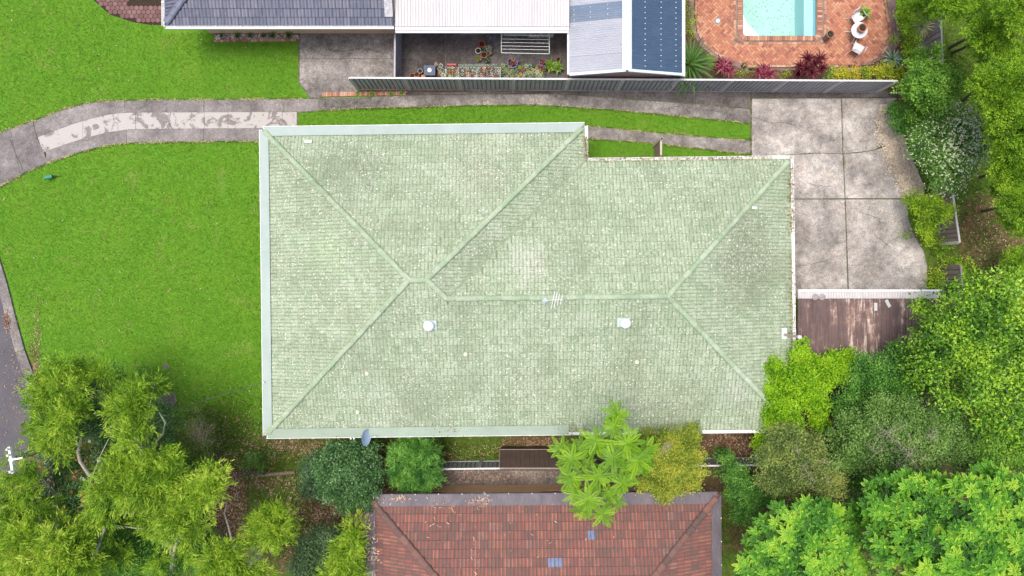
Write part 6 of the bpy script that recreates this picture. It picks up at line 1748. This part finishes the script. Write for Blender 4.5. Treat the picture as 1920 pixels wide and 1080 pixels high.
# fern leaved trees in the lower right corner
def fern_tree(label, blobs, base, n_per_m2, seed):
    root = empty("tree", Q(base[0], base[1], 0), label, "tree"); LV = Leaves(); r_ = np.random.default_rng(seed); tips = []
    for bi, b in enumerate(blobs):
        c, R = px_blob(*b[:4]); n = int(2 * math.pi * R * R * n_per_m2); d = rand_dir(n, -.05); lf = lump_f(d * 1.6, seed + bi)
        P = np.array(c) + d * np.array([R, R, R * .7]) * (1 + .24 * lf - np.abs(rng.normal(0, .08, n)))[:, None]
        tips.append(c)
        for i in range(n):
            nf = random.randint(6, 9); a0 = random.uniform(0, 6.28); L = random.uniform(.26, .38)
            tone = .42 + .30 * lf[i] + random.gauss(0, .16)
            pinnate(LV, P[i], [a0 + k * 6.283 / nf + random.gauss(0, .15) for k in range(nf)], [random.uniform(.1, .7) for _ in range(nf)], L, 7, .13, .30, tone)
            # pale young leaflets in the middle of the rosette
            m = 5; a = rng.uniform(0, 6.28, m); LV.add(np.tile(P[i] + [0, 0, .05], (m, 1)), np.stack([np.cos(a), np.sin(a), np.full(m, .5)], 1), np.tile(UPV, (m, 1)), .10, .045, np.full(m, tone + .45))
        fill_blob(LV, Vector(c) - Vector((0, 0, .25)), R * .80, 'round_', seed + 50 + bi, flat=.6, dens=.4, tone=-.6, size=1.4)  # inner leaves toned darker: shade between the rosettes put into their colour
    wlink("crown", LV.mesh("crown", LM_FERN), root); limbs(root, root.location, tips, .22, M_TRK)
    global NLEAF; NLEAF += LV.count()
fern_tree("bright green fern leaved tree with rounded crown, right of the red roofed house", [(1478, 985, 40, 5.0), (1530, 970, 34, 5.2), (1440, 1020, 38, 4.8), (1500, 1040, 44, 5.2), (1560, 1010, 38, 5.0), (1420, 1068, 36, 4.6), (1580, 1060, 34, 4.6), (1590, 965, 24, 4.4), (1480, 1095, 40, 4.8), (1545, 1090, 36, 4.6)], (1500, 1030), 13, 5)
fern_tree("broad bright green fern leaved tree filling the bottom right corner", [(1665, 930, 44, 6.4), (1730, 940, 50, 6.8), (1800, 950, 54, 7.2), (1870, 930, 46, 7.0), (1670, 1000, 46, 6.2), (1740, 1020, 54, 7.0), (1820, 1030, 56, 7.2), (1900, 1010, 50, 7.0), (1690, 1070, 44, 6.0), (1770, 1090, 50, 6.6), (1850, 1095, 50, 6.8), (1640, 955, 24, 5.6), (1835, 905, 30, 6.4), (1915, 940, 36, 6.8), (1915, 1080, 44, 6.8)], (1780, 1000), 12, 9)

# ------------------------------------------------------------------ the star shaped tree: each frond a part
st_t = empty("tree", Q(1120, 850, 0), "young lime green tree with star shaped leaf rosettes between the two roofs", "tree")
def frond_mesh(L, npair=19):
    LV = Leaves(); c = np.zeros(3); s = (np.arange(npair) + .5) / npair
    z = .30 * s - .50 * s * s; P = np.stack([s * .97, np.zeros(npair), z], 1) * L
    prof = np.sin(np.pi * np.clip(s * .80 + .16, 0, 1)) ** .55
    for sg in (-1, 1):
        D = np.tile([.62, sg * 1.0, -.20], (npair, 1)); LV.add(P, D, np.tile([0.0, -sg * .25, 1.0], (npair, 1)), .24 * L * prof, .072 * L, .3 + .6 * rng.random(npair), fold=.05)
    LV.add(P[-1:], np.array([[1.0, 0, -.5]]), UPV[None], .15 * L, .08 * L, np.array([.8]))
    return LV
t = NT("star_tree_leaf", .5, .35)
c = t.ramp(t.math('ADD', t.math('MULTIPLY', t.attr(), .45), t.math('MULTIPLY', t.objrnd(), .55)), [(.0, g_(.07, .18, .006)), (.45, g_(.15, .33, .008)), (.8, g_(.25, .46, .012)), (1, g_(.38, .56, .03))])
t.col(c); out = t.t.nodes["Material Output"]; tr = t.n("ShaderNodeBsdfTranslucent"); t.l(c, tr.inputs[0]); mx = t.n("ShaderNodeMixShader"); mx.inputs[0].default_value = .35
t.l(t.b.outputs[0], mx.inputs[1]); t.l(tr.outputs[0], mx.inputs[2]); t.l(mx.outputs[0], out.inputs[0]); M_STAR = t.m
FM = [frond_mesh(1.0).mesh("frond", M_STAR) for _ in range(3)]
heads = [(1155, 777, 6.0, 1), (1150, 803, 6.3, .95), (1117, 826, 6.4, 1.1), (1175, 830, 6.5, 1.15), (1073, 860, 5.6, 1.05), (1150, 859, 6.6, 1.1), (1195, 862, 6.2, 1.2), (1052, 840, 5.0, .9), (1122, 893, 6.0, 1.0), (1072, 896, 5.4, 1.0),
         (1167, 905, 5.9, 1.0), (1103, 936, 5.8, 1.1), (1078, 925, 5.0, .9), (1130, 963, 5.2, .95), (1092, 958, 4.9, .9), (1212, 843, 5.6, .95), (1090, 838, 5.2, .9), (1138, 925, 4.8, .9), (1180, 885, 5.2, .95), (1098, 870, 5.0, .9), (1205, 875, 4.6, .8), (1140, 835, 5.0, .9), (1154, 938, 4.6, .85), (1062, 875, 4.6, .8)]
m = MB(); cz_ = Q(1125, 868, 3.0); nfr = 0
MB().tube([st_t.location, cz_.lerp(Vector(st_t.location), .5) + Vector((.05, 0, 0)), cz_], [.11, .09, .075], 9).build("trunk", M_TRK, st_t)
for hi_, (x, y, z, sc) in enumerate(heads):
    c = Q(x, y, z); nf = 14 if z > 5.1 else 10; a0 = random.uniform(0, 6.28)
    m.tube([cz_, cz_.lerp(c, .5) + Vector((random.gauss(0, .1), random.gauss(0, .1), .2)), c], [.05, .035, .018], 6)
    for k in range(nf):
        if nfr >= 300: break
        L = sc * random.uniform(.42, .64); az = a0 + k * 2.39996 ; s = (k + .5) / nf
        o = bpy.data.objects.new("frond", random.choice(FM)); COL.objects.link(o); o.parent = st_t; nfr += 1
        o.matrix_local = Matrix.Translation(c - st_t.location + Vector((0, 0, .06 * (1 - s)))) @ Matrix.Rotation(a0 + k * 6.283 / nf * 1.0 + random.gauss(0, .12), 4, 'Z') @ Matrix.Rotation(-random.uniform(-.1, .35), 4, 'Y') @ Matrix.Rotation(random.gauss(0, .12), 4, 'X') @ Matrix.Diagonal((L, L * random.uniform(.8, 1.02), L, 1))
m.build("branch", M_TRK, st_t)
# yellow shrub, round shrub, dark bush
ys = plant("tree", "yellow leaved shrubby tree right of the star shaped tree, over the red roof gutter", "tree", [(1262, 830, 32, 3.6, .1), (1290, 840, 28, 3.5), (1240, 825, 20, 3.2), (1290, 870, 32, 3.6, .15), (1255, 868, 34, 3.8, .15), (1230, 890, 24, 3.2), (1270, 900, 28, 3.4), (1300, 895, 20, 3.0), (1240, 912, 20, 3.0), (1210, 905, 16, 2.8, -.1), (1300, 812, 18, 3.1, -.1), (1245, 930, 13, 2.9), (1212, 812, 14, 2.8, -.05), (1222, 860, 18, 3.1, -.1)], 'small', LM_YELL, M_TWIG, r0=.08, flat=.65, dens=1.25, size=1.0)
twig_fan(ys, 1246, 842, 4.6, 14, 12, M_TWIG, .008)
plant("bush", "round lively green shrub between the dark bush and the silver fence", "bush", lobes(778, 868, 50, 2.3, 9, .52, .5, .6), 'willow', LM_ROUND, M_TRK, r0=.07, size=.72, dens=1.9, flat=.8)
plant("bush", "large dark green bush below the satellite dish", "bush", lobes(655, 885, 60, 3.0, 9, .55, .5, .8, -.1) + [(690, 855, 26, 2.4, -.15), (690, 925, 28, 2.6, -.15), (655, 940, 24, 2.2, -.1), (700, 890, 22, 2.6, -.1), (625, 845, 16, 1.6, .0)], 'small', LM_DEEP, M_TRK, r0=.09, dens=1.1, size=1.2)
plant("bush", "blue green glossy bush overlapping the left side of the large dark bush", "bush", [(592, 880, 26, 2.3), (582, 905, 24, 2.0), (605, 920, 22, 2.0), (600, 860, 18, 1.8), (620, 900, 22, 2.5)], 'glossy', leaf_mat("blue_green_leaf", [g_(0.020, 0.050, 0.025), g_(0.050, 0.120, 0.050), g_(0.100, 0.200, 0.090), g_(0.200, 0.320, 0.170)], .15, .35), None, size=.8, dens=1.3)

# ------------------------------------------------------------------ bottom left
cam1 = [(175, 745, 44, 3.0), (205, 720, 26, 2.6), (190, 790, 40, 3.2), (215, 830, 36, 2.8), (235, 780, 28, 2.6), (160, 800, 30, 2.8), (200, 860, 28, 2.6)]
c1_ = plant("bush", "dark green camellia with a few white flowers among the feathery branches", "bush", cam1, 'glossy', LM_DEEP, M_TRK, r0=.08, size=.75, dens=1.2); flowers(c1_, cam1, 24, LM_WHITE, .09)
plant("bush", "very dark glossy bush beside the large manhole cover", "bush", [(305, 770, 26, 2.0), (320, 800, 30, 2.4), (300, 820, 26, 2.2), (325, 840, 24, 2.0), (285, 755, 18, 1.6)], 'glossy', LM_DEEP, M_TRK, r0=.07, size=.75, dens=1.2)
cam2 = [(125, 880, 40, 3.0), (160, 920, 40, 3.2), (95, 910, 30, 2.8), (145, 950, 36, 2.8), (90, 850, 26, 2.4), (80, 820, 16, 2.0)]
c2_ = plant("bush", "dark camellia with orange brown blossoms close to the cross arm", "bush", cam2, 'glossy', LM_DEEP, M_TRK, r0=.08, size=.75, dens=1.2); flowers(c2_, cam2, 90, LM_ORANGE, .09); flowers(c2_, [(160, 920, 26, 3.3)], 12, LM_WHITE, .09)
plant("bush", "green undergrowth bush at the bottom between the pale trunks", "bush", [(240, 1010, 50, 2.4), (290, 1040, 46, 2.4), (330, 1000, 36, 2.2), (250, 1070, 40, 2.4), (180, 1020, 40, 2.2), (320, 1075, 36, 2.2), (360, 1050, 24, 2)], 'glossy', LM_MIDG, M_TRK, r0=.07, size=.75, dens=1.1)
bw_ = plant("bush", "brown green twiggy shrub between the dark glossy bush and the leaf litter", "bush", [(372, 810, 30, 1.8), (385, 840, 26, 1.4), (365, 785, 20, 1.0), (350, 850, 22, 1.4)], 'small', LM_OLIVB, M_TRK, r0=.04, dens=.6)
twig_fan(bw_, 372, 825, 3.0, 34, 30, M_TRK, .009, ang=1.4)
plant("bush", "small grey green shrub growing beside the log", "bush", [(476, 858, 14, .5), (490, 872, 12, .4), (462, 872, 10, .4), (504, 845, 8, .3)], 'small', LM_SCRUB, None, dens=.5)
WL = [(118, 700, 26, 5.4), (85, 725, 26, 5.2), (140, 735, 26, 5.6), (195, 700, 18, 4.8), (90, 760, 30, 5.4), (120, 790, 32, 5.8), (80, 800, 22, 5.2), (150, 690, 16, 5.0), (110, 830, 26, 5.6)]
w1 = plant("tree", "feathery yellow green tree spreading over the kerb, upper left of the bottom left group", "tree", WL, 'willow', LM_WILL, M_TRKP, r0=.16, base=(165, 850), dens=1.1, flat=.6)
m = MB()
for pts, r in (([(196, 905, 3), (170, 890, 4), (152, 865, 4.6), (146, 845, 5.0), (150, 820, 5.2)], .10), ([(290, 877, 3.5), (265, 850, 4.4), (256, 825, 5.0)], .06), ([(283, 840, 4.2), (303, 815, 4.7), (308, 790, 5.2), (300, 772, 5.4)], .05), ([(318, 1090, 2), (322, 1050, 3), (332, 1015, 4.2), (330, 1000, 4.6)], .09), ([(160, 1095, 2), (170, 1060, 3), (188, 1020, 4), (195, 990, 4.8), (193, 975, 5.2)], .08), ([(88, 990, 4.2), (76, 965, 4.6), (55, 940, 4.8)], .07), ([(438, 1030, 2), (427, 990, 2.8), (421, 960, 3.2), (428, 940, 3.4)], .05), ([(468, 1062, 2), (488, 1045, 3), (497, 1020, 3.8)], .06)):
    P_ = [Q(a, b, z) for a, b, z in pts]; m.tube([p + Vector((random.gauss(0, .03), random.gauss(0, .03), 0)) for p in P_], [r * (1 - .6 * i / (len(P_) - 1)) for i in range(len(P_))], 8)
w2r = plant("tree", "tall feathery tree over the dark glossy bush with curving pale limbs", "tree", [(258, 735, 18, 5.8), (245, 765, 22, 6.0), (270, 790, 22, 5.8), (255, 820, 26, 6.0), (290, 720, 10, 5.2), (225, 775, 18, 5.6), (265, 760, 16, 5.9)], 'willow', LM_WILL, M_TRKP, r0=.12, base=(300, 860), dens=1.0, flat=.6)
m.build("limb", M_TRKP, w2r)
plant("tree", "bright feathery tree in the middle of the bottom left group", "tree", [(225, 890, 28, 5.6, .05), (255, 920, 30, 5.8), (200, 925, 26, 5.6), (310, 880, 32, 5.4), (335, 900, 26, 5.2), (295, 915, 28, 5.2), (230, 860, 20, 5.4, .1), (190, 960, 22, 5.2), (265, 880, 24, 5.6)], 'willow', LM_WILL, M_TRKP, r0=.14, base=(260, 930), dens=1.15, flat=.6)
plant("tree", "yellow green feathery tree leaning right above the red leaf litter", "tree", [(365, 930, 30, 5.2), (340, 960, 32, 5.2), (375, 965, 24, 5.0), (325, 985, 26, 4.8), (395, 905, 26, 5.4, .15), (405, 890, 20, 5.3, .2), (350, 915, 20, 5.2)], 'willow', LM_WILB, M_TRKP, r0=.13, base=(330, 1060), dens=1.2, flat=.6)
plant("tree", "feathery tree at the left edge around the white cross arm", "tree", [(35, 935, 26, 4.6), (60, 905, 22, 4.8), (25, 965, 24, 4.6), (8, 880, 13, 5.6), (32, 838 + 10, 8, 6.0), (55, 975, 22, 4.4), (5, 910, 14, 5), (15, 990, 22, 4.4)], 'willow', LM_WILL, M_TRKP, r0=.11, base=(80, 1000), dens=1.1, flat=.6)
plant("tree", "brightest feathery tree at the bottom left corner", "tree", [(55, 1030, 40, 5.4, .1), (110, 1020, 34, 5.6, .1), (130, 1060, 34, 5.6), (90, 1075, 40, 5.4), (30, 1080, 36, 5.0), (145, 1015, 22, 5.2, .15), (165, 1050, 22, 5)], 'willow', LM_WILB, M_TRKP, r0=.15, base=(110, 1060), dens=1.2, flat=.6)
plant("tree", "bright feathery crown at the bottom edge left of the red leaf litter", "tree", [(425, 1050, 28, 4.8), (405, 1075, 28, 4.8), (450, 1075, 26, 4.6), (440, 1030, 18, 4.6), (490, 1078, 20, 4.4), (230, 1085, 20, 4.6)][:5], 'willow', LM_WILB, M_TRKP, r0=.10, base=(430, 1075), dens=1.2, flat=.6)
plant("tree", "small bright feathery tree standing alone in the litter, in line with the log", "tree", [(512, 985, 24, 4.2), (495, 1005, 22, 4.2), (525, 1005, 22, 4.2), (515, 965, 16, 4.0), (538, 980, 14, 3.8), (488, 985, 14, 3.8)], 'willow', LM_WILB, M_TRKP, r0=.07, base=(470, 1060), dens=1.2, flat=.6)
plant("bush", "grey green bush at the bottom edge left of the red roofed house", "bush", [(590, 1030, 32, 1.8), (615, 1010, 28, 2.0), (630, 1045, 30, 2.0), (580, 1062, 28, 1.6), (605, 1080, 34, 1.8), (560, 1060, 16, 1.2)], 'small', leaf_mat("cool_green_leaf", [g_(0.030, 0.060, 0.025), g_(0.070, 0.140, 0.050), g_(0.130, 0.220, 0.090), g_(0.220, 0.340, 0.160)], .25), M_TRK, r0=.06, dens=1.0, size=1.2)
plant("tree", "lime feathery tree touching the left end of the red roof", "tree", [(660, 1000, 17, 3.6), (664, 1022, 16, 3.6), (645, 1042, 20, 3.6), (658, 1062, 18, 3.4), (630, 1070, 22, 3.4), (668, 985, 10, 3.5), (645, 1085, 24, 3.4)], 'willow', LM_WILB, M_TRKP, r0=.08, base=(650, 1045), dens=1.2, flat=.6)

plant("bush", "mixed green undergrowth filling the ground under the feathery trees at the bottom left", "bush", [(70, 740, 22, 1.4), (105, 740, 26, 1.6), (140, 700, 16, 1.2), (120, 800, 26, 1.6), (250, 880, 34, 2.2), (290, 900, 34, 2.0), (210, 950, 34, 2.2), (160, 985, 30, 2.0), (100, 960, 30, 1.8), (60, 900, 26, 1.6), (60, 950, 28, 1.6), (30, 1010, 30, 1.6), (120, 1050, 40, 1.8), (260, 950, 36, 2.2), (310, 950, 30, 1.8), (355, 900, 22, 1.8), (340, 870, 22, 1.6), (380, 1030, 26, 1.4), (20, 1060, 34, 1.4), (150, 860, 26, 2.2), (330, 930, 24, 2.2), (220, 1050, 40, 1.8), (310, 1000, 34, 2.0), (400, 1010, 22, 1.0), (385, 870, 18, 1.4), (180, 900, 24, 2.4), (250, 840, 26, 2.4), (270, 700, 12, 1.0), (225, 700, 16, 1.6)], 'glossy', LM_MIDG, None, size=.85, dens=1.0)
plant("tree", "feathery yellow green tree crown between the pale curving limbs at the bottom left", "tree", [(62, 875, 14, 5.0), (75, 945, 16, 4.8), (208, 955, 14, 5.0), (300, 950, 16, 4.8), (215, 800, 12, 5.4), (120, 985, 14, 4.9), (240, 855, 14, 5.2), (355, 1000, 16, 4.6), (172, 960, 12, 4.8)], 'willow', LM_WILL, M_TRKP, r0=.12, base=(180, 960), dens=.8, flat=.6)
plant("tree", "loose feathery green crown filling in between the camellias and the pale limbs", "tree", [(165, 700, 16, 4.2), (225, 745, 14, 4.4), (150, 770, 14, 4.4), (285, 870, 16, 4.2), (330, 860, 14, 4), (70, 820, 14, 4.2), (45, 905, 16, 4.2), (100, 955, 18, 4.2), (150, 990, 18, 4.2), (205, 985, 18, 4.2), (265, 960, 18, 4.2), (290, 985, 16, 4), (350, 1030, 18, 3.6), (300, 1060, 18, 3.4), (230, 1040, 18, 3.6), (180, 1070, 18, 3.4), (20, 1010, 18, 4), (75, 1000, 20, 4.2)], 'willow', LM_WILL, None, dens=.7, flat=.6)
# ------------------------------------------------------------------ leaf litter, grass blades, weeds
def scatter(regions, n, z=.02):
    P = []
    tot = sum(r[4] * r[2] * r[3] for r in regions)
    for (px, py, rx, ry, w) in regions:
        m = int(n * w * rx * ry / tot); a = rng.normal(0, .55, (m, 2)); 
        P.append(np.stack([(px + a[:, 0] * rx - 960) / 40, -(py + a[:, 1] * ry - 540) / 40, np.full(m, z)], 1))
    return np.vstack(P)
LITTER = [(405, 955, 55, 90, 2.4), (610, 960, 95, 45, 1.2), (560, 838, 90, 24, 1.4), (500, 900, 70, 24, .8), (740, 905, 110, 60, 1.2), (930, 893, 150, 14, 1.6), (930, 848, 120, 20, .5), (1010, 834, 50, 16, 1.5), (1380, 832, 60, 22, 1.8), (560, 960, 200, 120, .25), (460, 820, 80, 60, .35), (230, 860, 140, 120, .4), (70, 650, 10, 90, .8), (14, 600, 5, 22, 4.0), (1860, 450, 70, 90, .35), (1600, 800, 200, 100, .2), (380, 760, 60, 40, .12), (30, 700, 30, 110, .15), (100, 560, 60, 110, .02)]
P = np.vstack([scatter(LITTER, 24000, .03), scatter([(250, 500, 260, 300, 1), (300, 80, 300, 100, .6), (1100, 220, 300, 40, .15), (440, 770, 60, 50, .5), (1550, 400, 200, 200, .25)], 520, .04)])
n = len(P); P[:, 2] += rng.uniform(0, .03, n); a = rng.uniform(0, 6.28, n)
LV = Leaves(); sz = rng.uniform(.06, .16, n); LV.add(P, np.stack([np.cos(a), np.sin(a), rng.normal(0, .22, n)], 1), UPV + rng.normal(0, .45, (n, 3)), sz, sz * rng.uniform(.14, .28, n), rng.random(n) ** .9)
o = link("leaf_litter", LV.mesh("leaf_litter", LM_LITTER)); tag(o, "fallen brown gum leaves and bark strips strewn over the ground between the houses", "leaf litter", kind="stuff")
# litter lying on the red roof, one patch object of the house
LV = Leaves(); pts = []
for (x0_, y0_, sx, sy, m) in ((900, 941, 10, 6, 90), (745, 936, 16, 3, 50), (688, 1000, 6, 26, 120), (700, 1060, 6, 30, 60), (815, 945, 8, 5, 18), (835, 950, 10, 8, 16), (890, 1040, 4, 20, 16), (820, 990, 10, 14, 10), (1000, 1010, 120, 40, 24)):
    for _ in range(m):
        x = random.gauss(x0_, sx); y = random.gauss(y0_, sy); q = spot(x, y)
        if x < 696: zz = RZ + max(.1, (Q(x, y, RZ).x - RW) * RTG)
        else: zz = RZ + max(.0, q[1]) * RTG
        p = Q(x, y, zz + .09); pts.append(p)
P = np.array(pts); n = len(P); a = rng.uniform(0, 6.28, n); sz = rng.uniform(.07, .20, n)
LV.add(P, np.stack([np.cos(a), np.sin(a), rng.normal(0, .15, n)], 1), UPV + rng.normal(0, .3, (n, 3)), sz, sz * .2, .5 + .5 * rng.random(n))
o = wlink("fallen_leaves", LV.mesh("fallen_leaves", LM_LITTER), red); tag(o, kind="stuff")
# debris in the open gutters of the green roof
LV = Leaves()
for (u0, v0, u1, v1, m, w_) in ((WE + .2, N1 + .03, E0 - .8, N1 + .03, 900, .07), (WE + .02, N0 - .5, WE + .02, N1, 260, .07), (E0 - .02, N1 - .3, E0 - .02, 2.2, 420, .10), (E0 - .05, 1.4, E0 - .05, -2.8, 420, .10), (-3.4, S0 + .15, -2.2, S0 + .15, 120, .16), (1.8, S0 + .1, 3.4, S0 + .1, 160, .14)):
    f = rng.random(m); U_ = u0 + (u1 - u0) * f + rng.normal(0, w_, m); V2 = v0 + (v1 - v0) * f + rng.normal(0, w_, m)
    Z_ = np.array([roof_z(a_, b_) for a_, b_ in zip(U_, V2)]); Pw = np.array([L2(a_, b_, z_ + .07 if z_ > ZE + .03 else z_ + .03) for a_, b_, z_ in zip(U_, V2, Z_)])
    a = rng.uniform(0, 6.28, m); sz = rng.uniform(.03, .09, m); LV.add(Pw, np.stack([np.cos(a), np.sin(a), rng.normal(.1, .3, m)], 1), UPV + rng.normal(0, .4, (m, 3)), sz, sz * .45, rng.random(m))
o = wlink("gutter_debris", LV.mesh("gutter_debris", M_MOULD), house); tag(o, kind="stuff")
# grass: short blades over the lawns, denser along the concrete edges
LV = Leaves(); Pn = []
def along(fn, x0, x1, n, s=3.0, off=0):
    x = rng.uniform(x0, x1, n); y = np.array([fn(v) for v in x]) + off + rng.normal(0, s, n); return np.stack([x, y], 1)
def inside_lawn(x, y):
    A = (y < np.interp(x, [-20, 62, 120, 205, 575], [254, 230, 208, 192, 188])) & (x < 562) & (y > -5) & ~((x > 306) & (y < 62)) & ~((x > 400) & (y < 80)) & ~((x > 172) & (y < np.interp(x, [172, 205, 250, 310], [0, 28, 43, 47])))
    Bz = (y > np.interp(x, [-20, 0, 90, 195, 270, 490], [358, 352, 307, 275, 269, 266])) & (x < 500) & (y < 800) & (x > np.interp(y, [400, 482, 560, 640, 712, 800], [-20, 2, 30, 50, 73, 80]))
    Cz = (x > 560) & (x < 1407) & (y > np.interp(x, [560, 760, 1000, 1150, 1320, 1408], [210, 203, 198, 208, 224, 233])) & (y < np.interp(x, [560, 1095, 1145, 1300, 1408], [240, 238, 240, 255, 263]))
    Dz = (x > 1095) & (x < 1407) & (y > np.interp(x, [1095, 1225, 1300, 1408], [261, 270, 279, 290])) & (y < 300)
    return A | Bz | Cz | Dz
c_ = np.stack([rng.uniform(-20, 1410, 330000), rng.uniform(-5, 800, 330000)], 1); c_ = c_[inside_lawn(c_[:, 0], c_[:, 1])]
c_ = c_[(c_[:, 0] < 500) | (c_[:, 1] < 305)]
edges_ = np.vstack([along(T, -20, 575, 4200, 1.3, -.5), along(B, -20, 490, 3600, 1.3, .5), along(V_, 600, 1406, 5000, 1.2, .6), along(C1, 1096, 1406, 2200, 1.1, -.5), along(C2, 1096, 1406, 2200, 1.1, .5)])
allp = np.vstack([c_, edges_]); n = len(allp)
P = np.stack([(allp[:, 0] - 960) / 40, -(allp[:, 1] - 540) / 40, np.zeros(n)], 1); a = rng.uniform(0, 6.28, n); L = rng.uniform(.05, .10, n)
LV.add(P, np.stack([np.cos(a) * .8, np.sin(a) * .8, rng.uniform(.5, 1.1, n)], 1), UPV + rng.normal(0, .3, (n, 3)), L, rng.uniform(.010, .020, n), rng.random(n))
o = link("grass", LV.mesh("grass", LM_GRASSB)); tag(o, "short bright green grass blades covering the lawns", "grass", kind="stuff"); NLEAF += n
# dry straw coloured grass where the lawns meet the concrete
ed = np.vstack([along(T, -20, 575, 1500, .9, -.6), along(B, -20, 490, 1300, .9, .8), along(V_, 600, 1406, 1100, .7, .4), along(C1, 1096, 1406, 500, .7, -.3), along(C2, 1096, 1406, 500, .7, .4)])
ed = ed[np.sin(ed[:, 0] * .07) + np.sin(ed[:, 0] * .19 + 2) + rng.normal(0, .6, len(ed)) > -.2]
n = len(ed); P = np.stack([(ed[:, 0] - 960) / 40, -(ed[:, 1] - 540) / 40, np.full(n, .04)], 1); a = rng.uniform(0, 6.28, n)
LV = Leaves(); LV.add(P, np.stack([np.cos(a), np.sin(a), rng.uniform(.05, .5, n)], 1), UPV + rng.normal(0, .3, (n, 3)), rng.uniform(.05, .11, n), .022, rng.random(n))
o = link("dry_grass", LV.mesh("dry_grass", leaf_mat("straw", [g_(.30, .26, .12), g_(.48, .44, .22), g_(.55, .56, .26)], .1))); tag(o, "straw coloured dry grass along the edges of the driveway", "grass", kind="stuff")
# rough darker grass
R2_ = [(560, 980, 150, 100, 1), (1850, 300, 60, 250, .8), (900, 850, 160, 22, 1.2), (500, 850, 80, 50, .8), (1850, 480, 70, 70, .8), (1360, 980, 30, 80, .8), (600, 860, 90, 30, 1), (440, 790, 60, 50, 1), (1790, 140, 30, 80, 1)]
P = scatter(R2_, 26000, 0.0); n = len(P); a = rng.uniform(0, 6.28, n)
LV = Leaves(); LV.add(P, np.stack([np.cos(a), np.sin(a), rng.uniform(.3, 1, n)], 1), UPV + rng.normal(0, .3, (n, 3)), rng.uniform(.08, .17, n), rng.uniform(.014, .03, n), rng.random(n))
o = link("rough_grass", LV.mesh("rough_grass", LM_WEED)); tag(o, "longer weedy grass in the shaded yards around the trees", "grass", kind="stuff")
# weeds in the slab joints
J = [((1578, 186), (1580, 288), 160), ((1582, 290), (1584, 372), 220), ((1584, 374), (1590, 545), 420), ((1486, 374), (1700, 373), 420), ((1495, 289), (1540, 287), 120), ((1540, 287), (1665, 275), 160), ((1408, 180), (1408, 295), 420), ((1148, 184), (1148, 206), 60), ((530, 188), (534, 240), 120), ((1155, 184), (1406, 204), 260), ((1000, 173), (1406, 171), 160), ((1410, 184), (1680, 184), 160), ((70, 258), (83, 285), 40), ((83, 286), (215, 249), 90), ((560, 60), (562, 155), 200), ((1486, 500), (1584, 484), 10)]
P = np.vstack([np.stack([np.interp(f, [0, 1], [a_[0], b_[0]]) + rng.normal(0, .8, m), np.interp(f, [0, 1], [a_[1], b_[1]]) + rng.normal(0, .8, m)], 1) for a_, b_, m in J for f in [np.clip(np.concatenate([rng.normal(c0, .035, max(1, m // 16)) for c0 in rng.random(9)]), 0, 1)] for m in [len(f)]])
n = len(P); W3 = np.stack([(P[:, 0] - 960) / 40, -(P[:, 1] - 540) / 40, np.full(n, .03)], 1); a = rng.uniform(0, 6.28, n)
LV = Leaves(); LV.add(W3, np.stack([np.cos(a), np.sin(a), rng.uniform(.2, .8, n)], 1), UPV + rng.normal(0, .3, (n, 3)), rng.uniform(.03, .08, n), .02, rng.random(n))
o = link("joint_weeds", LV.mesh("joint_weeds", leaf_mat("joint_moss", [g_(.05, .05, .02), g_(.12, .12, .04), g_(.2, .26, .06)], .1))); tag(o, "tiny weeds and moss growing in the joints of the concrete", "weeds", kind="stuff")
print("leaves", NLEAF)
